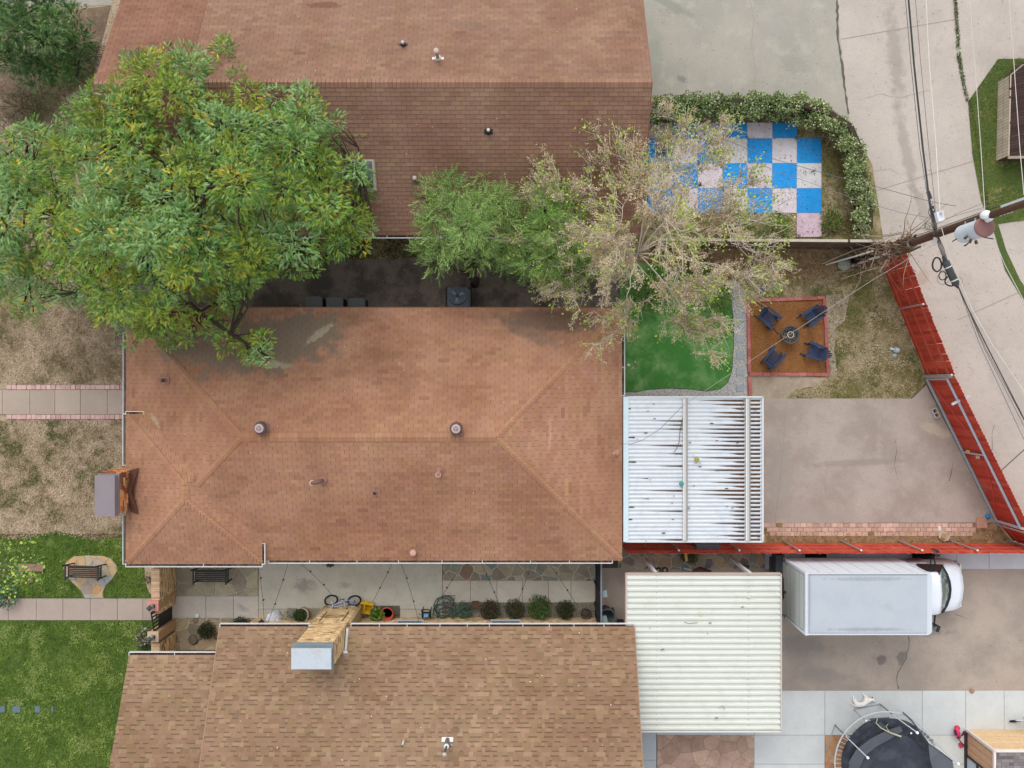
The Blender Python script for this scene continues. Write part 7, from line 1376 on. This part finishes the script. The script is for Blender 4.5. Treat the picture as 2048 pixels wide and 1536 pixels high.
mb=MB(); mb.tube([G(1913,1455,.15),G(1914,1464,.2),G(1919,1476,.15)],[.07,.12,.05],8,t=PK); mb.build('body',tinted,sc_,True); mb=MB(); mb.tube([G(1910,1460,.3),G(1912,1470,.3)],[.05,.05],8,t=S(70,36,60)); mb.tube([G(1914,1474,.2),G(1925,1488,.2),G(1935,1492,.15),G(1953,1498,.12)],.022,6,t=S(70,50,56)); mb.tube([G(1923,1472,.1),G(1930,1463,.2)],[.02,.05],6,t=S(56,50,50)); mb.build('handlebar',tinted,sc_)
for x,y in ((1913,1455),(1921,1489)): mb=MB(); mb.lathe([(.0,0),(.10,.02),(.10,.08),(.04,.1),(0,.1)],G(x,y,.02),14,t=S(190,56,84)); mb.build('wheel',tinted,sc_)
# ---------------------------------------------------------------- dog lying on its side
def skin_body(name,chains,radii,m,parent,sub=2):
    vs=[];es=[];rs_=[];idx={}
    for ch in chains:
        prev=None
        for k in ch:
            if k not in idx: idx[k]=len(vs); vs.append(radii[k][0]); rs_.append(radii[k][1])
            if prev is not None: es.append((idx[prev],idx[k]))
            prev=k
    me=bpy.data.meshes.new(name+'_s'); me.from_pydata(vs,es,[]); o=bpy.data.objects.new(name+'_tmp',me); COL.objects.link(o)
    sk=o.modifiers.new('s','SKIN'); sv=me.skin_vertices[0].data
    for i,r_ in enumerate(rs_): sv[i].radius=(r_,r_)
    sv[0].use_root=True; ss=o.modifiers.new('u','SUBSURF'); ss.levels=sub; ss.render_levels=sub
    dg=bpy.context.evaluated_depsgraph_get(); ev=o.evaluated_get(dg); nm=bpy.data.meshes.new_from_object(ev); bpy.data.objects.remove(o)
    a=nm.attributes.new('tint','FLOAT_COLOR','FACE'); arr=np.ones((len(nm.polygons),4),np.float32); a.data.foreach_set('color',arr.ravel()); nm.polygons.foreach_set('use_smooth',[True]*len(nm.polygons))
    nm.materials.clear(); return link(name,nm,m,parent)
dp=G(1722,1402); dog=thing('dog','white dog lying on its side on the pale slabs above the trampoline','dog',dp)
def q_(x,y,z): p=G(x,y,z); return (p.x-dp.x,p.y-dp.y,p.z)
rd={'pel':(q_(1717,1411,.12),.095),'bel':(q_(1725,1409,.13),.10),'che':(q_(1734,1402,.14),.115),'nec':(q_(1740,1399,.14),.085),'hea':(q_(1745,1398,.15),.095),'muz':(q_(1748.5,1404,.11),.045),
 'fl1':(q_(1731,1394,.10),.045),'fl2':(q_(1727,1388,.05),.03),'fl3':(q_(1724,1385,.03),.024),'fr1':(q_(1733,1393,.06),.04),'fr2':(q_(1732,1389,.03),.026),
 'hl1':(q_(1711,1405,.10),.06),'hl2':(q_(1706,1399,.06),.035),'hl3':(q_(1707,1393,.03),.024),'hl4':(q_(1704,1391.5,.025),.022),'ta1':(q_(1708,1411,.08),.03),'ta2':(q_(1703,1408,.04),.022),'ta3':(q_(1698,1407,.03),.012),
 'hr1':(q_(1712,1402,.05),.04),'hr2':(q_(1709,1396,.03),.026)}
fur=mat('white_fur',S(232,229,222),[(12,S(190,182,170),.5,.7,.6),(60,(.85,.85,.85),.4,.7,.5,'MULTIPLY')],rough=.95,bump=(70,.5))
skin_body('body',[['pel','bel','che','nec','hea','muz'],['che','fl1','fl2','fl3'],['che','fr1','fr2'],['pel','hl1','hl2','hl3','hl4'],['pel','hr1','hr2'],['pel','ta1','ta2','ta3']],rd,fur,dog)
mb=MB()
for x,y,z,s in ((1744.7,1395.5,.205,.028),(1748.7,1405,.10,.018)): mb.lathe([(s*.6,-s*.5),(s,0),(s*.6,s*.5),(0,s*.6)],G(x,y,z),8,t=S(40,36,36))
mb.lathe([(.012,0),(0,.012)],G(1743.5,1403,.17),6,t=S(40,36,36)); mb.build('eyes_and_nose',tinted,dog)
mb=MB()
for x,y in ((1741.5,1394.5),(1743.5,1403.5)): p=G(x,y,.17); mb.add([p+Vector((-.03,.0,0)),p+Vector((.035,.02,.02)),p+Vector((0,-.06,-.03)),p+Vector((-.04,-.03,-.02))],[(0,1,2,3)],S(196,180,164))
mb.build('ear',matte,dog)
# ---------------------------------------------------------------- trees and hedge
def scatter(poly,sp,seed,jit=.45):
    r=random.Random(seed); xs=[p[0] for p in poly]; ys=[p[1] for p in poly]; out=[]; y=min(ys); k=0
    while y<max(ys):
        x=min(xs)+(k%2)*sp/2
        while x<max(xs):
            a,b=x+r.uniform(-jit,jit)*sp,y+r.uniform(-jit,jit)*sp
            if inpoly(a,b,poly): out.append((a,b))
            x+=sp
        y+=sp*.87; k+=1
    return out
def edge_dist(x,y,P):
    m=1e9
    for i in range(len(P)):
        a=P[i]; b=P[(i+1)%len(P)]; dx,dy=b[0]-a[0],b[1]-a[1]; t=max(0,min(1,((x-a[0])*dx+(y-a[1])*dy)/(dx*dx+dy*dy or 1))); m=min(m,math.hypot(x-a[0]-dx*t,y-a[1]-dy*t))
    return m
def limbs(par,base,puffs,h0,nl,r0,m,seed,name='trunk',thin=.02,wig=.25,sub=None):
    r=random.Random(seed); mb=MB(); base=Vector(base); top=base+Vector((r.uniform(-.2,.2),r.uniform(-.2,.2),h0)); mb.tube([base-Vector((0,0,.1)),base.lerp(top,.5)+Vector((.08,.05,0)),top],[r0*1.15,r0,r0*.85],10)
    ps=[Vector(p[:3]) for p in puffs]; ends=[ps[r.randrange(len(ps))]]
    while len(ends)<min(nl,len(ps)): ends.append(max(ps,key=lambda p:min((p-e).length for e in ends)))
    L=[]
    for e in ends:
        pts=[]; mid=top.lerp(e,.5)+Vector((r.uniform(-wig,wig),r.uniform(-wig,wig),.35+r.uniform(0,.4)))
        for k in range(7): t=k/6; pts.append(top*(1-t)**2+mid*2*t*(1-t)+(e-Vector((0,0,.25)))*t*t)
        rr=[r0*.62*(1-.8*k/6) for k in range(7)]; mb.tube(pts,rr,7); L+= list(zip(pts[1:],rr[1:]))
    for p in ps:
        q,rr=min(L,key=lambda a:(a[0]-p).length+(0 if a[0].z<p.z+.2 else 1)); e=p-Vector((0,0,.1)); mid=q.lerp(e,.5)+Vector((r.uniform(-wig,wig)*.5,r.uniform(-wig,wig)*.5,-.08)); mb.tube([q,mid,e],[min(rr,.06),.03,thin],5)
        for k in range(3): mb.tube([mid,e+Vector((r.uniform(-.5,.5),r.uniform(-.5,.5),r.uniform(-.1,.3)))],[.018,.006],4)
    return mb.build(name,m,par,True)
def puff_leaves(puffs,dens,L,hollow=.5,up=.25,down=-.35,horiz=.6,flat=.75):
    PP=[];DD=[];II=[]
    for i,(x,y,z,r) in enumerate(puffs):
        n=int(dens*r*r); u=NR.normal(size=(n,3)); u/=np.linalg.norm(u,axis=1)[:,None]; u[:,2]=np.where(u[:,2]<down,-u[:,2],u[:,2])
        rad=hollow+(1-hollow)*np.sqrt(NR.rand(n,1)); rr=r*(1+.22*np.sin(u[:,:1]*4+i)+.16*np.sin(u[:,1:2]*5+i*1.7))
        P=np.array((x,y,z))+u*rad*rr*np.array((1,1,flat)); D=u*np.array((1,1,.5))+NR.normal(size=(n,3))*.45; D[:,2]+=up-.25*rad[:,0]; D/=np.linalg.norm(D,axis=1)[:,None]
        PP.append(P);DD.append(D);II.append(np.stack([np.full(n,i),u[:,2]*rad[:,0]],1))
    P=np.concatenate(PP); return P,np.concatenate(DD),NR.uniform(.7,1.25,len(P))*L,np.concatenate(II)
# --- big tree
PA=[(22,268),(60,250),(110,258),(150,220),(155,188),(190,172),(235,165),(232,130),(205,97),(260,104),(330,95),(385,112),(412,150),(415,118),(448,84),(478,112),(482,142),(525,142),(545,165),(530,195),(590,172),(630,186),(655,215),(685,240),(676,268),(650,275),(690,300),(735,342),(738,380),(712,392),(735,430),(752,465),(738,495),(690,498),(655,512),(635,545),(600,545),(565,522),(532,552),(485,590),(475,622),(505,652),(535,690),(533,722),(500,712),(455,700),(430,672),(400,662),(375,688),(330,692),(300,716),(258,700),(240,655),(198,640),(190,602),(135,610),(110,590),(80,630),(25,632),(0,600),(-70,560),(-90,330),(0,305)]
ta=thing('big_tree','tall spreading green tree with yellowish sprays, over the upper left houses','tree',(-14.9,5.9,0))
pts=scatter(PA,51,3,.5); pf=[]; r=random.Random(9)
GAP=[(195,425,34,20),(283,452,26,22),(455,385,26,22),(600,440,20,24),(430,570,30,22),(330,210,0,0),(55,560,22,16),(415,175,12,10),(500,470,18,16),(620,300,12,12)]
for x,y in pts:
    if any(((x-a)/(b_+1e-6))**2+((y-b)/(c_+1e-6))**2<1 for a,b,b_,c_ in GAP): continue
    e=edge_dist(x,y,PA)
    if e<10: continue
    z=4.6+min(e,130)/130*2.6+r.choice((-1.5,-.7,0,.5,1.0)); rad=r.choice((.45,.6,.75,.9)) if e>30 else r.uniform(.35,.55)
    p=G(x,y,z); pf.append((p.x,p.y,z,rad))
# outline pass to keep the uneven silhouette
n=len(PA)
for i in range(n):
    a,b=PA[i],PA[(i+1)%n]; L=math.hypot(b[0]-a[0],b[1]-a[1]); k=max(1,int(L/26))
    for j in range(k):
        t=j/k; x=a[0]+(b[0]-a[0])*t; y=a[1]+(b[1]-a[1])*t; cx,cy=360,400; d=math.hypot(cx-x,cy-y); x+=(cx-x)/d*14; y+=(cy-y)/d*14; z=4.3+r.uniform(-.5,.9); p=G(x,y,z); pf.append((p.x,p.y,z,r.uniform(.24,.40))) if r.random()<.85 else None
for x,y in scatter(PA,76,77):
    if edge_dist(x,y,PA)>34 and not any(((x-a)/(b_+1e-6))**2+((y-b)/(c_+1e-6))**2<1 for a,b,b_,c_ in GAP[:6]): p=G(x,y,4.2+r.uniform(-.4,.5)); pf.append((p.x,p.y,p.z,r.uniform(.6,.9)))
limbs(ta,(-14.9,5.9,0),pf,2.6,13,.30,darkbark_m,5,wig=.6)
P,D,L_,I=puff_leaves(pf,760,.17,hollow=.50,up=.10,flat=.75,down=-.1)
# keep leaf tips from leaving the crown in odd places; colours: blue-green outer tips, yellow-green inside, yellow sprays
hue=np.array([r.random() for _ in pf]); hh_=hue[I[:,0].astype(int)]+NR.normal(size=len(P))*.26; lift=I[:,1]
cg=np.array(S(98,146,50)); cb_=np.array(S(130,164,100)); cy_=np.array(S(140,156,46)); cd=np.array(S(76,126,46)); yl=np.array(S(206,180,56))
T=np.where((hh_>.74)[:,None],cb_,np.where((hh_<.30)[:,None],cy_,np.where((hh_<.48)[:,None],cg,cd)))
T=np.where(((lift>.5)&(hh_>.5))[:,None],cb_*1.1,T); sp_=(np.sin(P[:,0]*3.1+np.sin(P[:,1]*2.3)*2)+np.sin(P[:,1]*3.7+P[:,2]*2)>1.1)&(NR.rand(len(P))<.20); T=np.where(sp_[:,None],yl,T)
T=T*NR.uniform(.55,1.25,(len(P),1)); leaves('crown',P,D,L_,None,ta,leaf_m,'comp',tint=T)
# --- two fine-leaved evergreens between the houses
def evergreen(label,poly,base,zlo,zhi,cols,seed,dens=330,L=.40,sp=34):
    t=thing('evergreen_tree',label,'tree',(*base,0)); pts=scatter(poly,sp,seed); r=random.Random(seed); pf=[]
    for x,y in pts:
        e=edge_dist(x,y,poly); z=zlo+min(e,80)/80*(zhi-zlo)+r.uniform(-.5,.5); p=G(x,y,z)
        if e>12: pf.append((p.x,p.y,z,r.uniform(.32,.62)))
    limbs(t,(*base,0),pf,1.8,9,.16,darkbark_m,seed,wig=.4); P,D,L_,I=puff_leaves(pf,dens,L,hollow=.3,up=.45)
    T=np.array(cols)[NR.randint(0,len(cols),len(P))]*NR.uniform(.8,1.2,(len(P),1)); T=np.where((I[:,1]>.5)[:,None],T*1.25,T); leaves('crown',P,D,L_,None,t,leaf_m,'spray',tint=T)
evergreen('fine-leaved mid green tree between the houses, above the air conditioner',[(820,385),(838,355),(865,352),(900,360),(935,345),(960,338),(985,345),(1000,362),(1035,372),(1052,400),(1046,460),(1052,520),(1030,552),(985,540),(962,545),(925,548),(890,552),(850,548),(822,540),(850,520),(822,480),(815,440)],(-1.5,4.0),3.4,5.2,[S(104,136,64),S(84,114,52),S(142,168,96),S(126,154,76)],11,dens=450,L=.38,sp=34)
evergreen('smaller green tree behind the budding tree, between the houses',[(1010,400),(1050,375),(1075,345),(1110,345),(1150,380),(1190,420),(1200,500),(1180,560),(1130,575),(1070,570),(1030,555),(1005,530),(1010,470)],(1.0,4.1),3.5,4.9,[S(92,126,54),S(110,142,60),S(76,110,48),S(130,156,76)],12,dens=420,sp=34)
# understory green showing through the budding tree and shrubs in side yard
for i,(x,y,rr,h,l) in enumerate(((1300,585,.7,1.1,'low green bush under the budding tree at the top of the turf'),(1430,590,.8,1.3,'olive green bush under the right side of the budding tree'),(1395,540,.6,1.0,'small green bush behind the turf, below the wooden fence'),(1555,455,.7,1.2,'yellow-green bush growing at the corner of the foam tiles'),(1480,455,.7,1.0,'green bush growing over the lower foam tiles'),(1665,440,.45,.5,'low green weeds at the right side of the foam tiles'),(1330,300,.35,.6,'dark weed clump between the first foam tiles'))):
    shrub(x,y,l,rr,h,[S(96,122,50),S(118,142,62),S(78,100,44),S(130,150,72)],int(1100*rr*rr*2),L=.10,seed=30+i,W_=.35,name='green_bush',cat='bush')
# --- budding tree with bare branches
tb_=thing('budding_tree','half-bare tree with tan seed clusters and yellow-green buds, over the wooden fence','tree',(4.55,4.75,0))
bx_=Vector((4.55,4.75,0)); r=random.Random(21); mb=MB(); clus=[]; buds=[]
top=bx_+Vector((.1,.1,2.2)); mb.tube([bx_-Vector((0,0,.1)),bx_+Vector((.05,0,1.1)),top],[.13,.10,.07],10)
PC=[(1062,395),(1085,345),(1100,320),(1150,330),(1185,245),(1200,215),(1230,225),(1290,215),(1300,235),(1290,290),(1370,250),(1390,265),(1440,245),(1460,260),(1440,330),(1495,340),(1500,370),(1480,410),(1565,428),(1545,470),(1562,525),(1535,582),(1495,588),(1480,600),(1450,640),(1425,640),(1420,700),(1370,665),(1330,640),(1270,640),(1190,690),(1160,620),(1110,590),(1085,540),(1030,480),(1080,440)]
def dome(x,y): e=edge_dist(x,y,PC); return 3.9+min(e,150)/150*2.6
targets=scatter(PC,34,5,.5)
for i in range(len(PC)): targets.append(PC[i])
tips=[]
for x,y in targets: z=dome(x,y)+r.uniform(-.9,.6); tips.append(G(x,y,z))
mains=[tips[0]]
while len(mains)<15: mains.append(max(tips,key=lambda p:min((Vector((p.x,p.y,0))-Vector((m_.x,m_.y,0))).length for m_ in mains)))
nodes=[]
def curve(a,b,bend,n): 
    mid=a.lerp(b,.5)+bend; return [a*(1-t)**2+mid*2*t*(1-t)+b*t*t for t in [k/n for k in range(n+1)]]
for m_ in mains:
    p=curve(top,m_,Vector((r.uniform(-.3,.3),r.uniform(-.3,.3),r.uniform(.1,.5))),9); p=[q+Vector((r.uniform(-.05,.05),r.uniform(-.05,.05),0)) for q in p]; rr=[.030*(1-.75*k/9) for k in range(10)]; mb.tube(p,rr,7); nodes+= list(zip(p[2:],rr[2:]))
for tpt in tips:
    q,rr=min(nodes,key=lambda a:(a[0]-tpt).length+(0 if (a[0]-top).length<(tpt-top).length else .8)); p=curve(q,tpt,Vector((r.uniform(-.25,.25),r.uniform(-.25,.25),r.uniform(-.1,.25))),6); p=[c+Vector((r.uniform(-.04,.04),r.uniform(-.04,.04),0)) for c in p[:-1]]+[p[-1]]
    mb.tube(p,[max(.009,min(rr,.030)*(1-.75*k/6)) for k in range(7)],5)
    for k in (2,3,4,5,6):
        for _ in range(2):
            rad_=Vector((p[k].x-top.x,p[k].y-top.y,0)); rad_=rad_.normalized() if rad_.length>.1 else rad_; d=(Vector((r.gauss(0,.8),r.gauss(0,.8),r.uniform(-.2,.6)))+rad_*1.3).normalized()*r.uniform(.3,.85); e=p[k]+d; mb.tube([p[k],p[k]+d*.5+Vector((r.uniform(-.05,.05),r.uniform(-.05,.05),.03)),e],[.014,.010,.005],3); 
            px_e=1024+e.x*F/(H-e.z); py_e=768-e.y*F/(H-e.z); edge=edge_dist(px_e,py_e,PC) if inpoly(px_e,py_e,PC) else 0
            pn_=float(vn(np.array([e.x]),np.array([e.y]),.9)[0]+.5*vn(np.array([e.x]),np.array([e.y]),2.3)[0]); (buds if (r.random()<(.50 if edge<28 else (.70 if pn_>.25 else .18))) else clus).append((e,p[k]))
mb.build('trunk',mat('pale_branch',S(204,194,178),[(8,S(176,164,148),.4,.65,.7)],rough=.9),tb_,True)
px_of=lambda e:1024+e.x*F/(H-e.z)
PP=[];
for e,b in clus:
    if r.random()<.10 or (px_of(e)>1470 and r.random()<.55): continue
    for k in range(r.randint(13,26)): t=r.random(); q=b.lerp(e,t)+Vector((r.gauss(0,.06),r.gauss(0,.06),r.gauss(0,.05))); PP.append(tuple(q))
P=np.array(PP); D=NR.normal(size=P.shape); D/=np.linalg.norm(D,axis=1)[:,None]; leaves('seed_clusters',P,D,NR.uniform(.08,.20,len(P)),[S(170,164,96),S(226,206,172),S(216,200,162),S(204,180,152),S(190,168,140),S(220,202,174),S(206,180,156),S(204,196,146),S(196,180,152)],tb_,dryleaf_m,'scrap')
PP=[]
for e,b in buds:
    for k in range(r.randint(5,9)): q=b.lerp(e,.5+r.random()*.55)+Vector((r.gauss(0,.07),r.gauss(0,.07),r.gauss(0,.05))); PP.append(tuple(q))
P=np.array(PP); D=NR.normal(size=P.shape); D/=np.linalg.norm(D,axis=1)[:,None]; leaves('leaf_buds',P,D,NR.uniform(.06,.12,len(P)),[S(150,170,62),S(170,186,76),S(128,150,58)],tb_,leaf_m,'rh',.7)
# --- dark shrub tree top left
PD=[(-60,-60),(130,-60),(150,20),(172,60),(175,110),(150,150),(120,170),(85,165),(50,175),(20,130),(-60,140)]
t=thing('dark_tree','dense dark green tree in the top left corner, beside the brown roof','tree',(-19.5,14.6,0)); pts=scatter(PD,36,8); pf=[]; r=random.Random(4)
for x,y in pts: e=edge_dist(x,y,PD); z=1.8+min(e,70)/70*2.6+r.uniform(-.4,.4); p=G(x,y,z); pf.append((p.x,p.y,z,r.uniform(.4,.65)))
limbs(t,(-18,13.2,0),pf,1.2,8,.18,darkbark_m,8,wig=.4); P,D,L_,I=puff_leaves(pf,700,.20,hollow=.3,up=.3); T=np.array([S(70,104,52),S(86,122,62),S(58,90,44),S(100,132,62)])[NR.randint(0,4,len(P))]*NR.uniform(.8,1.2,(len(P),1)); leaves('crown',P,D,L_,None,t,leaf_m,'comp',tint=T)
shrub(40,210,'low brown and green weeds below the dark tree, left edge',.9,.5,[S(96,92,64),S(120,106,80),S(80,92,54)],700,L=.12,seed=41,name='weed_clump',cat='weeds',W_=.3)
shrub(185,110,'straggly pale dry bush between the dark tree and the brown roof',.6,.6,[S(100,92,72),S(84,84,56),S(140,124,104)],700,L=.10,seed=42,name='dry_bush',cat='bush',W_=.3)
for i,(x,y) in enumerate(((48,158),(75,165),(112,160))):
    pass
mb=MB(); r=random.Random(3)
for x,y in ((25,105),(50,150),(76,158),(108,152)):
    a=G(x,y,2.2); 
    for k in range(7): e=G(x+r.uniform(-8,14),y+r.uniform(8,26),1.6); mb.tube([a,a.lerp(e,.5)+Vector((r.uniform(-.1,.1),r.uniform(-.1,.1),.1)),e],[.03,.02,.01],4,t=S(170,156,132))
o=mb.build('dead_sprays',matte,t)
# --- young tree bottom left
yt=thing('young_tree','young sparse tree with a few bright leaves at the left edge above the path','tree',(-21.6,-7.0,0)); mb=MB(); b0=G(-55,1120,0); r=random.Random(14); P=[]
mb.tube([b0,b0+Vector((.2,0,1.6)),G(-20,1130,2.6)],[.06,.05,.04],7)
for x,y in ((75,1118),(60,1082),(10,1092),(88,1130),(78,1160),(30,1165),(45,1140),(5,1180),(20,1195),(-20,1180),(60,1150),(-5,1110)):
    a=G(-20,1130,2.6); e=G(x,y,r.uniform(2.4,3.6)); mid=a.lerp(e,.5)+Vector((r.uniform(-.2,.2),r.uniform(-.2,.2),.2)); mb.tube([a,mid,e],[.018,.010,.004],5)
    for k in range(22): t_=.35+.65*r.random(); q=a.lerp(e,t_)+Vector((r.gauss(0,.16),r.gauss(0,.16),r.gauss(0,.12))); P.append(tuple(q))
    if r.random()<.6:
        for k in range(10): P.append(tuple(e+Vector((r.gauss(0,.09),r.gauss(0,.09),0))))
mb.build('trunk',bark_m,yt,True); P=np.array(P); D=NR.normal(size=P.shape); D[:,2]*=.3; D/=np.linalg.norm(D,axis=1)[:,None]; leaves('crown',P,D,NR.uniform(.06,.14,len(P)),[S(150,176,60),S(110,140,60),S(90,124,70),S(170,190,80)],yt,leaf_m,'rh',.8)
shrub(10,1195,'low blue-green bush at the left edge beside the lower path',.5,.7,[S(70,104,84),S(84,116,70),S(60,92,70)],500,L=.09,seed=44,name='green_bush',cat='bush')
# --- ivy hedge around the play yard
hd_=thing('ivy_hedge','thick variegated ivy hedge curving around the foam tile yard','hedge',G(1600,230)); path=[(1300,218,.5),(1360,216,.50),(1420,215,.5),(1480,212,.5),(1540,214,.52),(1600,220,.60),(1650,236,.62),(1690,262,.6),(1706,300,.6),(1712,345,.62),(1722,390,.68),(1728,430,.75),(1728,462,.7)]
pf=[]; r=random.Random(17)
for i in range(len(path)-1):
    a,b=path[i],path[i+1]; L=math.hypot(b[0]-a[0],b[1]-a[1]); k=int(L/9)
    for j in range(k):
        t=j/k; w=a[2]+(b[2]-a[2])*t
        for s in range(3): pf.append((a[0]+(b[0]-a[0])*t+r.uniform(-1,1)*w*22,a[1]+(b[1]-a[1])*t+r.uniform(-1,1)*w*36*(.5+.5*abs(b[0]-a[0])/(L+1)),r.uniform(.5,1.25),r.uniform(.18,.34)))
pw=[]
for x,y,z,rr in pf: p=G(x,y,z); pw.append((p.x,p.y,z,rr))
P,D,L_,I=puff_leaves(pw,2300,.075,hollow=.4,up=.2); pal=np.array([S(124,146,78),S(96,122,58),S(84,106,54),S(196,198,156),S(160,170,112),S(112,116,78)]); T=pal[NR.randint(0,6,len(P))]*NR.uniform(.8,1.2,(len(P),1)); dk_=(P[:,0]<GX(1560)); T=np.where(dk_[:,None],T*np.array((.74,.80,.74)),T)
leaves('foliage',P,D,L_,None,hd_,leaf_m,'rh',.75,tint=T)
mb=MB(); 
for i in range(len(path)-1): a,b=path[i],path[i+1]; mb.beam(G(a[0],a[1],.6),G(b[0],b[1],.6),.2,1.1,t=S(66,58,44))
mb.build('core',matte,hd_)
mb=MB()
# --- vines and dead branches round the pole foot
vn=thing('dead_vines','tangle of dead grey vines climbing the lower utility pole','vines',(PX,PY,0)); mb=MB(); r=random.Random(31)
for k in range(85):
    z0=r.uniform(.6,4.6); a=r.uniform(0,6.28); p=Vector((PX+.2*math.cos(a),PY+.2*math.sin(a),z0)); pts=[p]; d=Vector((r.uniform(-1,1)-.15,r.uniform(-1,1)-.05,r.uniform(-.1,.5))).normalized()*r.uniform(.10,.2)
    for j in range(r.randint(3,7)): d=(d+Vector((r.gauss(0,.07),r.gauss(0,.07),r.gauss(0,.05))+(0,))) if False else d+Vector((r.gauss(0,.06),r.gauss(0,.06),r.gauss(0,.05))); p=p+d; pts.append(p)
    mb.tube(pts,[.022*(1-.12*i) for i in range(len(pts))],4,t=[S(146,126,106),S(120,100,84),S(166,148,128),S(100,76,60)][r.randrange(4)])
for k in range(14):
    a=r.uniform(0,6.28); pts=[Vector((PX+(.22+.05*r.random())*math.cos(a+j*.5),PY+(.22+.05*r.random())*math.sin(a+j*.5),.2+j*.5)) for j in range(10)]; mb.tube(pts,.03,5,t=S(110,86,66))
mb.build('stems',matte,vn); P=np.array([(PX+r.gauss(0,.35),PY+r.gauss(0,.3),r.uniform(.5,4.6)) for _ in range(700)]); D=NR.normal(size=P.shape); D/=np.linalg.norm(D,axis=1)[:,None]; leaves('dry_leaves',P,D,NR.uniform(.05,.12,len(P)),[S(120,100,80),S(96,80,62),S(140,124,100),S(98,104,70)],vn,dryleaf_m,'scrap')
mb=MB()
for pts in ([(1723,530,.3),(1730,518,.6),(1735,511,1.2),(1736,508,1.6)],[(1722,531,.2),(1745,523,.8),(1765,513,1.5),(1790,505,2)],[(1695,487,.8),(1705,497,1.0),(1713,508,1.2)],[(1645,527,.2),(1680,512,.7),(1710,500,1.2),(1740,492,1.8),(1790,470,3)],[(1725,470,1.5),(1760,474,2),(1800,468,2.6),(1830,470,3.2)],[(1790,500,2),(1798,506,1.8),(1810,509,1.7),(1822,508,1.7)],[(1815,440,1.9),(1818,450,2.2),(1812,462,2.6)],[(1670,544,.05),(1700,541,.1),(1720,531,.4)]):
    mb.tube([G(*p) for p in pts],[.035*(1-.2*i) for i in range(len(pts))],5,t=S(160,142,120))
tag(mb.build('dead_branches',matte),'larger pale dead branches sticking out around the pole foot','branch')
mb=MB(); mb.box(G(1722,523,.35),(.45,.4,.7),t=S(28,26,26)); tag(mb.build('black_bin',matte),'black box in the shadow at the utility pole foot','box')
bg_=MB(); r=random.Random(6); c=G(1689,528,.1)
bg_.lathe([(.26,-.1),(.30,.05),(.18,.16),(0,.2)],c,9,t=S(150,156,138)); tag(bg_.build('plastic_bag',MATS['plastic_film']),'pale grey-green plastic bag on the soil left of the utility pole','bag')
